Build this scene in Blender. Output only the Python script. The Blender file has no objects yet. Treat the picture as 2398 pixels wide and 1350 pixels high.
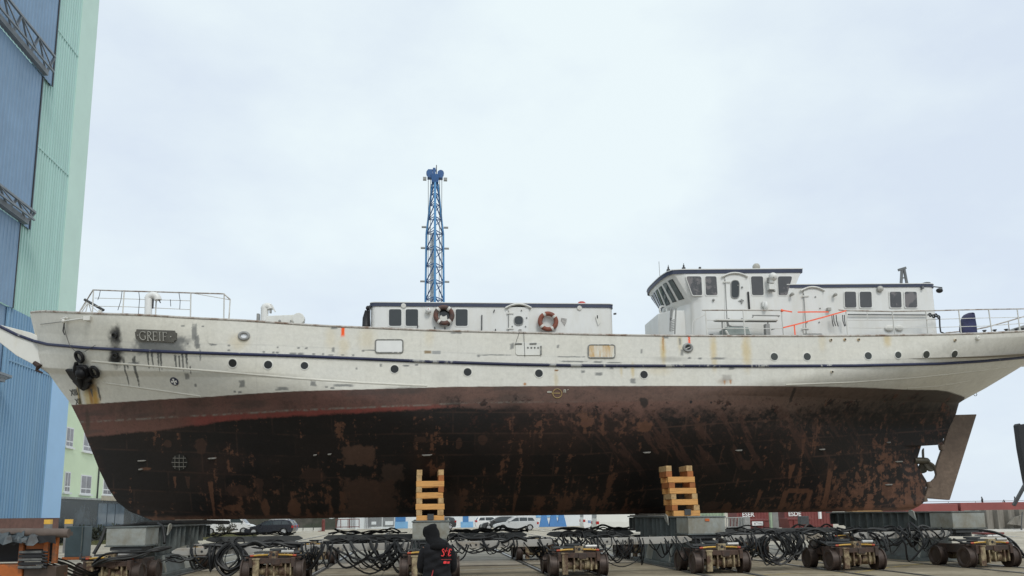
import bpy, bmesh, math, random
import numpy as np
from mathutils import Vector, Matrix
R = math.radians
random.seed(7)
SC = bpy.context.scene
COL = SC.collection

# ------------------------------------------------------------------ camera
F_PX, PPX, PPY = 1880.0, 1199.0, 899.0          # focal length and principal point, in photo pixels
EYE = np.array([0.0, 0.0, 1.8])
cd = bpy.data.cameras.new("camera"); cam = bpy.data.objects.new("camera", cd); COL.objects.link(cam)
ROT = Matrix.Rotation(R(-6.5), 3, 'Z') @ Matrix.Rotation(R(99.2), 3, 'X') @ Matrix.Rotation(R(-0.72), 3, 'Z')
cam.matrix_world = Matrix.Translation(Vector(EYE)) @ ROT.to_4x4()
cd.sensor_width = 36.0; cd.lens = 36.0*F_PX/2398.0
cd.shift_y = (PPY-675.0)/2398.0
cd.clip_start = 0.1; cd.clip_end = 5000
SC.camera = cam
SC.render.resolution_x, SC.render.resolution_y = 1024, 576

def ray_dir(px, py):
    d = ROT @ Vector(((px-PPX)/F_PX, -(py-PPY)/F_PX, -1.0)); return d.normalized()

# ------------------------------------------------------------------ sky, sun, exposure
SUN_EL, SUN_AZ = 46.0, 163.0                     # sun behind the viewer, veiled by cloud
wd = bpy.data.worlds.new("World"); SC.world = wd; wd.use_nodes = True
nt = wd.node_tree; nt.nodes.clear()
def wn(t, **k):
    n = nt.nodes.new(t)
    for a, v in k.items(): setattr(n, a, v)
    return n
wo = wn('ShaderNodeOutputWorld'); bg = wn('ShaderNodeBackground'); bg.inputs[1].default_value = 0.1
sky = wn('ShaderNodeTexSky', sky_type='NISHITA', sun_disc=False, sun_elevation=R(SUN_EL), sun_rotation=R(SUN_AZ))
tc = wn('ShaderNodeTexCoord'); mp = wn('ShaderNodeMapping'); mp.inputs['Scale'].default_value = (1.0, 1.0, 1.9)
n1 = wn('ShaderNodeTexNoise'); n1.inputs['Scale'].default_value = 2.3; n1.inputs['Detail'].default_value = 5; n1.inputs['Roughness'].default_value = 0.5
r1 = wn('ShaderNodeValToRGB'); r1.color_ramp.elements[0].position = 0.44; r1.color_ramp.elements[1].position = 0.77
r1.color_ramp.elements[0].color = (7.3, 8.2, 9.35, 1); r1.color_ramp.elements[1].color = (8.9, 9.9, 10.2, 1)
mx = wn('ShaderNodeMix', data_type='RGBA'); mx.inputs[0].default_value = 0.93
L = nt.links.new
n2 = wn('ShaderNodeTexNoise'); n2.inputs['Scale'].default_value = 6.5; n2.inputs['Detail'].default_value = 7; n2.inputs['Roughness'].default_value = 0.6; L(mp.outputs[0], n2.inputs[0])
L(tc.outputs['Generated'], mp.inputs[0]); L(mp.outputs[0], n1.inputs[0]); 
sp = wn('ShaderNodeSeparateXYZ'); L(tc.outputs['Generated'], sp.inputs[0])
ml_ = wn('ShaderNodeMath', operation='MULTIPLY_ADD'); L(sp.outputs[2], ml_.inputs[0]); ml_.inputs[1].default_value = 0.30; av = wn('ShaderNodeMath', operation='MULTIPLY_ADD'); L(n2.outputs[0], av.inputs[0]); av.inputs[1].default_value = 0.30; hf = wn('ShaderNodeMath', operation='MULTIPLY_ADD'); L(n1.outputs[0], hf.inputs[0]); hf.inputs[1].default_value = 0.9; hf.inputs[2].default_value = -0.10; L(hf.outputs[0], av.inputs[2]); L(av.outputs[0], ml_.inputs[2])       # cloud deck thins overhead
gd = Vector(ray_dir(1300, 330)); dt = wn('ShaderNodeVectorMath', operation='DOT_PRODUCT'); L(tc.outputs['Generated'], dt.inputs[0]); dt.inputs[1].default_value = gd
gm = wn('ShaderNodeMapRange', interpolation_type='SMOOTHSTEP'); gm.inputs[1].default_value = 0.975; gm.inputs[2].default_value = 1.0; gm.inputs[3].default_value = 0.0; gm.inputs[4].default_value = 0.13; L(dt.outputs['Value'], gm.inputs[0])   # thin place in the cloud
ad = wn('ShaderNodeMath', operation='ADD'); L(ml_.outputs[0], ad.inputs[0]); L(gm.outputs[0], ad.inputs[1]); L(ad.outputs[0], r1.inputs[0])
L(sky.outputs[0], mx.inputs[6]); L(r1.outputs[0], mx.inputs[7]); L(mx.outputs[2], bg.inputs[0]); L(bg.outputs[0], wo.inputs[0])
sl = bpy.data.lights.new("sun", 'SUN'); sl.energy = 1.3; sl.angle = R(14); sl.color = (1.0, 0.965, 0.90)
so = bpy.data.objects.new("sun", sl); COL.objects.link(so)
sd = Vector((math.sin(R(SUN_AZ))*math.cos(R(SUN_EL)), math.cos(R(SUN_AZ))*math.cos(R(SUN_EL)), math.sin(R(SUN_EL))))
so.rotation_euler = sd.to_track_quat('Z', 'Y').to_euler()
SC.view_settings.view_transform = 'Standard'; SC.view_settings.look = 'None'
SC.view_settings.exposure = 0.0; SC.view_settings.gamma = 1.0

# ------------------------------------------------------------------ measuring helpers (photo pixel -> point in the yard)
_R = np.array(ROT)
def ray(px, py):
    return _R @ np.array([(px-PPX)/F_PX, -(py-PPY)/F_PX, -1.0])
def at(px, py, ax, v):
    d = ray(px, py); i = 'xyz'.index(ax)
    return EYE + d*((v-EYE[i])/d[i])
def aty(px, py, y): return at(px, py, 'y', y)
def grd(px, py): return at(px, py, 'z', 0.0)

# ------------------------------------------------------------------ materials
MATS = {}
def pm(name, col, rough=0.6, metal=0.0, var=0.25, scale=3.0, col2=None, amt2=0.5, scale2=1.2, stretch=(1, 1, 1), bump=0.0, bscale=40.0, soft2=0.08, spec=0.5, wave=None):
    """paint / metal / concrete: base colour with fine variation, plus a second colour in irregular patches"""
    if name in MATS: return MATS[name]
    m = bpy.data.materials.new(name); m.use_nodes = True; t = m.node_tree; N = t.nodes; K = t.links.new
    b = N['Principled BSDF']; b.inputs['Roughness'].default_value = rough; b.inputs['Metallic'].default_value = metal
    b.inputs['Specular IOR Level'].default_value = spec
    c = N.new('ShaderNodeTexCoord'); g = N.new('ShaderNodeMapping'); g.inputs['Scale'].default_value = stretch
    oi = N.new('ShaderNodeObjectInfo'); om = N.new('ShaderNodeVectorMath'); om.operation = 'MULTIPLY_ADD'; om.inputs[1].default_value = (37, 23, 31)   # no two copies wear alike
    K(oi.outputs['Random'], om.inputs[0]); K(c.outputs['Object'], om.inputs[2]); K(om.outputs[0], g.inputs[0])
    n = N.new('ShaderNodeTexNoise'); n.inputs['Scale'].default_value = scale; n.inputs['Detail'].default_value = 6; n.inputs['Roughness'].default_value = 0.65
    K(g.outputs[0], n.inputs[0])
    mr = N.new('ShaderNodeMapRange'); mr.inputs[1].default_value = 0.3; mr.inputs[2].default_value = 0.7
    mr.inputs[3].default_value = 1-var; mr.inputs[4].default_value = 1+var*0.6
    K(n.outputs[0], mr.inputs[0])
    v = N.new('ShaderNodeVectorMath'); v.operation = 'SCALE'; v.inputs[0].default_value = col[:3]; K(mr.outputs[0], v.inputs['Scale'])
    out = v.outputs[0]
    if col2:
        n2 = N.new('ShaderNodeTexNoise'); n2.inputs['Scale'].default_value = scale2; n2.inputs['Detail'].default_value = 8; n2.inputs['Roughness'].default_value = 0.7
        K(g.outputs[0], n2.inputs[0])
        m2 = N.new('ShaderNodeMapRange'); th = 0.5+(0.5-amt2)*0.5
        m2.inputs[1].default_value = th-soft2; m2.inputs[2].default_value = th+soft2; K(n2.outputs[0], m2.inputs[0])
        x = N.new('ShaderNodeMix'); x.data_type = 'RGBA'; x.inputs[7].default_value = (*col2[:3], 1)
        K(m2.outputs[0], x.inputs[0]); K(out, x.inputs[6]); out = x.outputs[2]
    K(out, b.inputs['Base Color'])
    if bump > 0:
        nb = N.new('ShaderNodeTexNoise'); nb.inputs['Scale'].default_value = bscale; nb.inputs['Detail'].default_value = 4
        K(c.outputs['Object'], nb.inputs[0])
        bp = N.new('ShaderNodeBump'); bp.inputs['Strength'].default_value = bump; bp.inputs['Distance'].default_value = 0.02
        K(nb.outputs[0], bp.inputs['Height']); K(bp.outputs[0], b.inputs['Normal'])
    MATS[name] = m
    return m

WHITE = pm('white_paint', (0.72, 0.715, 0.67), 0.45, var=0.06, scale=2, col2=(0.60, 0.57, 0.48), amt2=0.25, scale2=1.5, stretch=(1, 1, .35), soft2=.15)
WHITE2 = pm('house_white_paint', (0.74, 0.74, 0.72), 0.4, var=0.05, scale=1.5, col2=(0.63, 0.61, 0.55), amt2=0.25, scale2=1.3, stretch=(1, 1, .3), soft2=.2)
NAVY = pm('navy_trim', (0.035, 0.045, 0.085), 0.5, var=0.2, scale=4)
STRIPE = pm('navy_stripe_chipped', (0.018, 0.024, 0.07), 0.5, var=0.2, scale=4, col2=(0.42, 0.42, 0.40), amt2=0.22, scale2=3.0, soft2=.015)
BLACK = pm('black_paint', (0.014, 0.014, 0.016), 0.55, var=0.3, scale=5)
DGREY = pm('dark_grey_metal', (0.05, 0.052, 0.055), 0.55, var=0.3, scale=6)
GREYM = pm('grey_steel', (0.30, 0.30, 0.29), 0.5, var=0.25, scale=5)
RAILG = pm('stained_rail', (0.48, 0.45, 0.41), 0.5, var=0.2, scale=4, col2=(0.20, 0.13, 0.09), amt2=0.4, scale2=2.5)
RAILW = pm('white_rail', (0.66, 0.65, 0.61), 0.5, var=0.1, scale=4, col2=(0.40, 0.30, 0.20), amt2=0.18, scale2=2.5)
GLASS = pm('window_glass', (0.035, 0.04, 0.042), 0.06, var=0.2, scale=1.0, spec=0.6)
RUBBER = pm('rubber', (0.016, 0.016, 0.016), 0.6, var=0.3, scale=6)

# ------------------------------------------------------------------ mesh builder
def V(*a): return np.array(a, float)
class MB:
    def __init__(s): s.v = []; s.f = []; s.m = []; s.k = 0; s.parts = []; s.auto = []
    def shift(s, *d): s.v = [(p[0]+d[0], p[1]+d[1], p[2]+d[2]) for p in s.v]; return s
    def grp(s): s.parts.append((len(s.v), len(s.f))); return s     # start of the next separate piece
    def build_each(s, name, mats, parent=None, **kw):            # one object per piece
        cuts = s.parts if s.parts else s.auto
        cuts = [c for c in cuts]+[(len(s.v), len(s.f))]; out = []
        if cuts[0] != (0, 0): cuts = [(0, 0)]+cuts
        for (v0, f0), (v1, f1) in zip(cuts[:-1], cuts[1:]):
            if f1 == f0: continue
            q = MB(); q.v = s.v[v0:v1]; q.f = [tuple(i-v0 for i in f) for f in s.f[f0:f1]]; q.m = s.m[f0:f1]; out.append(q.build(name, mats, parent, **kw))
        return out
    def mat(s, k): s.k = k; return s
    def _add(s, vs, fs):
        b = len(s.v); s.auto.append((b, len(s.f))); s.v.extend([tuple(map(float, p)) for p in vs])
        s.f.extend([tuple(b+i for i in f) for f in fs]); s.m.extend([s.k]*len(fs)); return s
    def hexa(s, p):      # 8 points: bottom ring 0-3, top ring 4-7
        return s._add(p, [(3, 2, 1, 0), (4, 5, 6, 7), (0, 1, 5, 4), (1, 2, 6, 5), (2, 3, 7, 6), (3, 0, 4, 7)])
    def box(s, c, d, rz=0.0):
        c = V(*c); hx, hy, hz = d[0]/2, d[1]/2, d[2]/2; cs, sn = math.cos(rz), math.sin(rz)
        P = []
        for z in (-hz, hz):
            for x, y in ((-hx, -hy), (hx, -hy), (hx, hy), (-hx, hy)):
                P.append(c+V(x*cs-y*sn, x*sn+y*cs, z))
        return s.hexa(P)
    def box2(s, a, b): 
        a = V(*a); b = V(*b); return s.box((a+b)/2, np.abs(b-a))
    def beam(s, a, b, w, h, up=(0, 0, 1)):
        a = V(*a); b = V(*b); d = (b-a)/np.linalg.norm(b-a); u = V(*up)
        if abs(d@u) > 0.95: u = V(1, 0, 0)
        x = np.cross(d, u); x /= np.linalg.norm(x); z = np.cross(x, d)
        P = [a-x*w/2-z*h/2, a+x*w/2-z*h/2, b+x*w/2-z*h/2, b-x*w/2-z*h/2, a-x*w/2+z*h/2, a+x*w/2+z*h/2, b+x*w/2+z*h/2, b-x*w/2+z*h/2]
        return s.hexa(P)
    def prism(s, pts, ext):
        n = len(pts); e = V(*ext); a = [V(*p) for p in pts]; b = [p+e for p in a]
        fs = [tuple(range(n-1, -1, -1)), tuple(range(n, 2*n))]+[(i, (i+1) % n, n+(i+1) % n, n+i) for i in range(n)]
        return s._add(a+b, fs)
    def poly(s, pts): return s._add(pts, [tuple(range(len(pts)))])
    def cyl(s, a, b, r, r2=None, n=12, caps=True):
        return s.tube([a, b], [r, r if r2 is None else r2], n, caps)
    def tube(s, path, r, n=8, caps=True, closed=False):
        P = [V(*p) for p in path]; k = len(P); rs = r if isinstance(r, (list, tuple)) else [r]*k
        T = []
        for i in range(k):
            if closed: d = P[(i+1) % k]-P[i-1]
            else: d = P[min(i+1, k-1)]-P[max(i-1, 0)]
            q = np.linalg.norm(d); T.append(d/q if q > 1e-9 else V(0, 0, 1))
        u = V(0, 0, 1) if abs(T[0][2]) < 0.9 else V(1, 0, 0)
        x = np.cross(T[0], u); x /= np.linalg.norm(x); vs = []
        for i in range(k):
            x = x-T[i]*(x@T[i]); x /= max(np.linalg.norm(x), 1e-9); y = np.cross(T[i], x)
            for j in range(n):
                a = 2*math.pi*j/n; vs.append(P[i]+rs[i]*(math.cos(a)*x+math.sin(a)*y))
        fs = []
        for i in range(k if closed else k-1):
            for j in range(n):
                a, b = i*n+j, i*n+(j+1) % n; c, d = ((i+1) % k)*n+(j+1) % n, ((i+1) % k)*n+j
                fs.append((a, b, c, d))
        if caps and not closed: fs += [tuple(range(n-1, -1, -1)), tuple((k-1)*n+j for j in range(n))]
        return s._add(vs, fs)
    def lathe(s, prof, c, ax=(0, 0, 1), n=20):    # prof: (radius, height along axis)
        c = V(*c); a = V(*ax); a /= np.linalg.norm(a); u = V(1, 0, 0) if abs(a[0]) < 0.9 else V(0, 1, 0)
        x = np.cross(a, u); x /= np.linalg.norm(x); y = np.cross(a, x); vs = []; k = len(prof)
        for r, h in prof:
            for j in range(n):
                t = 2*math.pi*j/n; vs.append(c+a*h+r*(math.cos(t)*x+math.sin(t)*y))
        fs = [(i*n+j, i*n+(j+1) % n, (i+1)*n+(j+1) % n, (i+1)*n+j) for i in range(k-1) for j in range(n)]
        if prof[0][0] > 1e-4: fs.append(tuple(range(n-1, -1, -1)))
        if prof[-1][0] > 1e-4: fs.append(tuple((k-1)*n+j for j in range(n)))
        return s._add(vs, fs)
    def ball(s, c, r, n=14):
        r3 = r if isinstance(r, (list, tuple)) else (r, r, r); b = len(s.v)
        s.lathe([(max(math.sin(math.pi*i/8), 1e-3), -math.cos(math.pi*i/8)) for i in range(9)], (0, 0, 0), (0, 0, 1), n)
        for i in range(b, len(s.v)): s.v[i] = tuple(V(*s.v[i])*V(*r3)+V(*c))
        return s
    def torus(s, c, ax, Rr, r, n=28, k=10):
        a = V(*ax); a /= np.linalg.norm(a); u = V(1, 0, 0) if abs(a[0]) < 0.9 else V(0, 1, 0)
        x = np.cross(a, u); x /= np.linalg.norm(x); y = np.cross(a, x)
        return s.tube([V(*c)+Rr*(math.cos(t)*x+math.sin(t)*y) for t in [2*math.pi*i/n for i in range(n)]], r, k, closed=True)
    def grid(s, rows):
        n = len(rows[0]); vs = [p for r in rows for p in r]
        return s._add(vs, [(i*n+j, i*n+j+1, (i+1)*n+j+1, (i+1)*n+j) for i in range(len(rows)-1) for j in range(n-1)])
    def build(s, name, mats, parent=None, smooth=None, bevel=0.0):
        me = bpy.data.meshes.new(name)
        vs = s.v
        if parent is not None:
            o = root_of(parent).location; vs = [(p[0]-o[0], p[1]-o[1], p[2]-o[2]) for p in vs]
        me.from_pydata(vs, [], s.f)
        mats = mats if isinstance(mats, (list, tuple)) else [mats]
        for q in mats: me.materials.append(q)
        if len(mats) > 1: me.polygons.foreach_set('material_index', s.m)
        bm = bmesh.new(); bm.from_mesh(me); bmesh.ops.recalc_face_normals(bm, faces=bm.faces); bm.to_mesh(me); bm.free()
        if smooth is not None:
            me.polygons.foreach_set('use_smooth', [True]*len(me.polygons)); me.set_sharp_from_angle(angle=R(smooth))
        me.update()
        ob = bpy.data.objects.new(name, me); COL.objects.link(ob)
        if parent is not None: ob.parent = parent
        if bevel > 0:
            bv = ob.modifiers.new('bevel', 'BEVEL'); bv.width = bevel; bv.segments = 2; bv.limit_method = 'ANGLE'; bv.angle_limit = R(40)
        return ob
def root_of(o):
    while o.parent is not None: o = o.parent
    return o
def thing(name, label, cat, loc=(0, 0, 0), group=None):
    o = bpy.data.objects.new(name, None); COL.objects.link(o); o.location = loc
    o.empty_display_size = 0.3; o['label'] = label; o['category'] = cat
    if group: o['group'] = group
    return o
def tag(o, label, cat, group=None, kind=None):
    if label: o['label'] = label
    if cat: o['category'] = cat
    if group: o['group'] = group
    if kind: o['kind'] = kind
    return o
def struct(o): o['kind'] = 'structure'; return o
def dup(root, loc, label, rz=None):
    r = root.copy(); COL.objects.link(r); r.location = loc; r['label'] = label
    if rz is not None: r.rotation_euler = (0, 0, rz)
    for ch in list(root.children):
        c = ch.copy(); COL.objects.link(c); c.parent = r
        for g in list(ch.children):
            d = g.copy(); COL.objects.link(d); d.parent = c
    return r
def text_mb(mb, txt, size, org, xdir, ydir, depth, bold=0.0, center=True, squeeze=1.0):
    """letters as solid geometry lying in the plane (xdir, ydir) at org"""
    cu = bpy.data.curves.new('letters', 'FONT'); cu.body = txt; cu.size = size; cu.extrude = 0.0; cu.offset = bold
    cu.align_x = 'CENTER' if center else 'LEFT'; cu.align_y = 'CENTER'; cu.resolution_u = 3
    ob = bpy.data.objects.new('letters', cu); COL.objects.link(ob)
    dg = bpy.context.evaluated_depsgraph_get(); me = ob.evaluated_get(dg).to_mesh()
    o = V(*org); x = V(*xdir); y = V(*ydir); nn = np.cross(x, y)
    vs = [o+x*v.co.x*squeeze+y*v.co.y+nn*depth for v in me.vertices]
    fs = [tuple(p.vertices) for p in me.polygons]
    ob.evaluated_get(dg).to_mesh_clear()
    COL.objects.unlink(ob); bpy.data.objects.remove(ob); bpy.data.curves.remove(cu)
    return mb._add(vs, fs)
# ================================================================== THE SHIP: hull
YC, ZK = 31.5, 1.72                                # centre plane and keel height
def smooth(a, b, x):
    t = np.clip((x-a)/(b-a), 0, 1); return t*t*(3-2*t)
STEM = [(70, 730), (82, 783), (86, 830), (95, 862), (117, 876), (140, 908), (169, 946), (195, 998), (216, 1050), (237, 1103), (257, 1144), (278, 1176), (306, 1198), (334, 1209), (400, 1218)]
STERN = [(2480, 770), (2455, 812), (2398, 852), (2300, 912), (2265, 931), (2240, 945), (2233, 971), (2214, 1012), (2205, 1030), (2203, 1043), (2155, 1045), (2145, 1078), (2149, 1097), (2168, 1128), (2164, 1150), (2157, 1178), (2145, 1188), (2095, 1194.5)]
STERN_S = [(2480, 770), (2455, 812), (2398, 852), (2300, 912), (2265, 931), (2240, 945), (2232, 971), (2205, 1043), (2183, 1110), (2166, 1160), (2150, 1188), (2120, 1196)]
def prof(lst):
    p = np.array([aty(a, b, YC) for a, b in lst]); o = np.argsort(p[:, 2]); return p[o, 2], p[o, 0]
SZ, SX = prof(STEM); TZ, TX = prof(STERN)
UZ, UX = prof(STERN_S); SZ[0] = TZ[0] = UZ[0] = ZK-0.2; xshape = lambda z: np.interp(z, UZ, UX)
xstem = lambda z: np.interp(z, SZ, SX); xstern = lambda z: np.interp(z, TZ, TX)
RAILPX = [(70, 730), (150, 733), (240, 737), (450, 747), (560, 751), (660, 758), (760, 765), (870, 769), (1000, 775), (1200, 780), (1430, 786), (1600, 788), (1800, 788.5), (2000, 788), (2200, 785), (2300, 782), (2398, 776), (2480, 770)]
def Bmid(h):                                       # half breadth amidships at height h above the keel
    return 0.17+3.55*(1-(1-np.clip(h/4.7, 0, 1))**2.3)**0.8
def half(x, tau, xf, xa):
    h = tau*6.55; B = Bmid(h)
    lf = 14.5-6.0*smooth(0.3, 1, tau); la = 13.5-5.5*smooth(0.6, 1, tau)
    s = np.clip((x-xf)/lf, 0, 1); r = np.clip((xa-x)/la, 0, 1)
    p = 1.75+0.75*smooth(0.5, 1, tau)
    Fw = 1-(1-s)**p
    glo = np.sin(np.pi/2*r)**1.7; ghi = (1-(1-r)**2.3)**0.62
    w = smooth(0.50, 0.84, tau); G = glo*(1-w)+ghi*w
    bm = 0.13*(1-smooth(0.6, 0.9, tau))+0.03
    return bm+(B-bm)*Fw*G
# sheer line: height of the rail from the photo's rail line, solved against the plan shape
RX = np.linspace(-15, 29, 120); RZ = np.full(120, 8.3)
for _ in range(12):
    zf = np.interp(-14.8, RX, RZ); xs, zs = [], []
    for a, b in RAILPX:
        y = YC
        for _ in range(15):
            P = aty(a, b, y); y = YC-float(half(P[0], 1.0, -14.8, TX[-1]))
        xs.append(P[0]); zs.append(P[2])
    RZ = np.interp(RX, xs, zs)
ker = np.hanning(9); ker /= ker.sum()
RZ = np.convolve(np.pad(RZ, 4, mode='edge'), ker, mode='valid')
zrail = lambda x: np.interp(x, RX, RZ)
NT, NS = 330, 1500
TAU = np.linspace(0, 1, NT)**1.0
XF = np.full(NT, -10.0); XA = np.full(NT, 20.0); XU = np.full(NT, 20.0)
for _ in range(60):
    XF = 0.5*XF+0.5*xstem(ZK+TAU*(zrail(XF)-ZK)); XA = 0.5*XA+0.5*xstern(ZK+TAU*(zrail(XA)-ZK)); XU = 0.5*XU+0.5*xshape(ZK+TAU*(zrail(XU)-ZK))
XF[0] = XF[1]; XA[0] = XA[1]; XU[0] = XU[1]; XU = np.maximum(XU, XA)
def hull_b(x, z):
    t = np.clip((z-ZK)/(zrail(x)-ZK), 0, 1)
    return half(x, t, np.interp(t, TAU, XF), np.interp(t, TAU, XU))
def hp(px, py, off=0.0):                           # point of the near side under a photo pixel, and its outward normal
    y = YC-3.0
    for _ in range(40):
        P = aty(px, py, y); y = 0.5*y+0.5*(YC-float(hull_b(P[0], P[2])))
    P = aty(px, py, y)
    return hn(P[0], P[2], off)
def hn(x, z, off=0.0):
    e = 0.04; b = float(hull_b(x, z))
    dx = float(hull_b(x+e, z)-hull_b(x-e, z))/(2*e); dz = float(hull_b(x, z+e)-hull_b(x, z-e))/(2*e)
    n = V(-dx, -1, -dz); n /= np.linalg.norm(n); 
    return V(x, YC-b, z)+n*off, n

S = np.linspace(0, 1, NS); S = 0.75*S+0.25*(3*S**2-2*S**3)
X = XF[:, None]+(XA-XF)[:, None]*S[None, :]
Z = ZK+TAU[:, None]*(zrail(X)-ZK)
B = half(X, TAU[:, None]+0*X, XF[:, None], XU[:, None])
ap = np.clip((XU-XA)/0.15, 0, 1)[:, None]*(1-smooth(0.0, 1.1, XA[:, None]-X)); B = B*(1-ap)+0.07*ap     # fine away to the edge of the propeller opening

# ------------------------------------------------------------------ hull paint, laid out in the ship's own length and height
rng = np.random.default_rng(5)
LAT = rng.random((256, 256))
def vnoise(u, v, o=0):
    iu = np.floor(u).astype(int); iv = np.floor(v).astype(int); fu = u-iu; fv = v-iv
    fu = fu*fu*(3-2*fu); fv = fv*fv*(3-2*fv); g = lambda a, b: LAT[(a+o*37) % 256, (b+o*91) % 256]
    return (g(iu, iv)*(1-fu)+g(iu+1, iv)*fu)*(1-fv)+(g(iu, iv+1)*(1-fu)+g(iu+1, iv+1)*fu)*fv
def fbm(u, v, o=0, n=5, g=0.55):
    s = 0; a = 1; t = 0
    for k in range(n):
        s = s+a*vnoise(u*2**k, v*2**k, o+k); t += a; a *= g
    return s/t
C = np.empty(X.shape+(3,))
def lay(mask, col):
    global C
    C = C*(1-mask[..., None])+np.array(col)*mask[..., None]
f1 = fbm(X*0.9, Z*1.4, 1); f2 = fbm(X*0.35, Z*0.6, 2); f3 = fbm(X*5, Z*7, 3); fv = fbm(X*2.2, Z*0.35, 4)
C[:] = (0.695, 0.68, 0.622)
lay(np.clip((f2-0.40)*2.2, 0, 1)*0.75, (0.74, 0.712, 0.62))
lay(np.clip((fv-0.55)*3, 0, 1)*0.35, (0.55, 0.53, 0.46))
lay(np.clip((f1-0.62)*5, 0, 1)*0.35, (0.50, 0.49, 0.44))
lay(smooth(-8, -13, X)*0.35*np.clip(f1*1.5, 0, 1), (0.50, 0.50, 0.47))        # bow greyed: shade of its flare put into the paint
def curve_z(pts):                                  # photo line on the hull side -> height as a function of length
    q = np.array([hp(a, b)[0] for a, b in pts]); return lambda x: np.interp(x, q[:, 0], q[:, 2])
# seam lines of the plating
for k, pts in enumerate(([(215, 797), (306, 802), (460, 806), (640, 809), (800, 817), (1000, 824), (1300, 836), (1520, 838), (1700, 841), (1900, 845), (2100, 843), (2250, 838), (2380, 828)],)):
    zl = curve_z(pts)(X); d = Z-zl
    lay(np.exp(-(d/0.022)**2)*0.35*np.clip(f1*1.6, 0, 1), (0.40, 0.39, 0.36)); lay(np.clip((d < 0.03)*(d > -0.14), 0, 1)*0.10, (0.8, 0.8, 0.76))
for px in (600, 985, 1072, 1300, 1362, 1553, 1870, 2060):
    x0 = hp(px, 830)[0][0]; lay(np.exp(-((X-x0)/0.014)**2)*0.25, (0.42, 0.40, 0.36))
def patch(px, py, w, h, col, kind='rect', a=0.95, soft=0.12, rough=0.28):
    P, n = hp(px, py); x0, z0 = P[0], P[2]; sc = 1880.0/(P[1]*0.994+P[0]*0.113)
    u = (X-x0)/(w/2/sc); v = (Z-z0)/(h/2/sc)
    i, j = np.where((np.abs(u) < 2.2) & (np.abs(v) < 2.2))
    if len(i) == 0: return
    i0, i1, j0, j1 = i.min(), i.max()+1, j.min(), j.max()+1
    u = u[i0:i1, j0:j1]; v = v[i0:i1, j0:j1]; xs = X[i0:i1, j0:j1]; zs = Z[i0:i1, j0:j1]
    wob = (fbm(xs*9, zs*9, 7, 4)-0.5)*2*rough; wob2 = (fbm(xs*9, zs*9, 12, 4)-0.5)*2*rough
    if kind == 'rect': d = np.maximum(np.abs(u+wob), np.abs(v+wob2))
    elif kind == 'ell': d = np.sqrt((u+wob)**2+(v+wob2)**2)
    elif kind == 'drip':                           # a run that narrows downwards
        wd = np.clip(0.35+0.65*(v+1)/2, 0.1, 1); d = np.maximum(np.abs(u+wob)/wd, np.abs(v+wob2))
    m = (1-smooth(1-soft, 1+soft, d))*a
    C[i0:i1, j0:j1] = C[i0:i1, j0:j1]*(1-m[..., None])+np.array(col)*m[..., None]
G1, G2, RU, RY, BK, TAN = (0.20, 0.205, 0.20), (0.115, 0.12, 0.125), (0.42, 0.17, 0.035), (0.62, 0.47, 0.20), (0.010, 0.011, 0.013), (0.26, 0.18, 0.09)
# soft stains first
for px, py, w, h, c, a in [(205, 930, 18, 60, RY, .75), (222, 930, 24, 70, (0.50, 0.29, 0.06), .95), (212, 928, 8, 60, (0.40, 0.19, 0.03), .8), (185, 935, 7, 50, (0.42, 0.27, 0.07), .8), (186, 925, 8, 60, (0.35, 0.27, 0.10), .7), (208, 900, 44, 40, (.08, .08, .07), .55), (83, 822, 7, 70, RY, .7), (1748, 822, 20, 80, RY, .6), (1671, 822, 14, 80, RY, .6),
        (1553, 822, 12, 66, RY, .75), (1592, 800, 10, 50, RY, .4), (1482, 868, 7, 30, RY, .7), (1455, 868, 5, 26, RY, .5), (2078, 795, 18, 34, RY, .6), (1925, 800, 16, 40, RY, .25), (860, 795, 40, 50, RY, .25), (805, 812, 26, 44, RY, .3), (775, 790, 24, 60, RY, .22), (1410, 822, 44, 22, RY, .35), (1302, 890, 10, 40, RY, .35),
        (560, 800, 40, 36, RY, .3), (1005, 790, 20, 40, RY, .2), (1570, 842, 70, 12, (.35, .34, .31), .55), (1035, 885, 40, 30, (.5, .49, .45), .4), (450, 880, 160, 60, (.6, .6, .56), .5), (1696, 893, 30, 14, (.3, .22, .16), .5), (1540, 868, 60, 20, RY, .2)]:
    patch(px, py, w, h, c, 'ell', a, 0.75, 0.35)
patch(376, 809, 118, 34, G1, 'rect', .97, .3, .25); patch(385, 803, 125, 30, G1, 'ell', .7, .5, .3)
for px, py, w, h in [(347, 842, 5, 34), (357, 842, 5, 32), (371, 845, 5, 38), (377, 845, 5, 34), (411, 847, 5, 30), (420, 850, 4, 28), (428, 845, 5, 40), (437, 842, 6, 36), (294, 872, 5, 46), (318, 872, 8, 52), (299, 858, 5, 12), (446, 868, 3, 14), (185, 918, 4, 34), (232, 922, 6, 30), (215, 920, 6, 14)]: patch(px, py, w*1.25, h*1.15, (.12, .125, .12), 'drip', .95, .15, .4)
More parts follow.
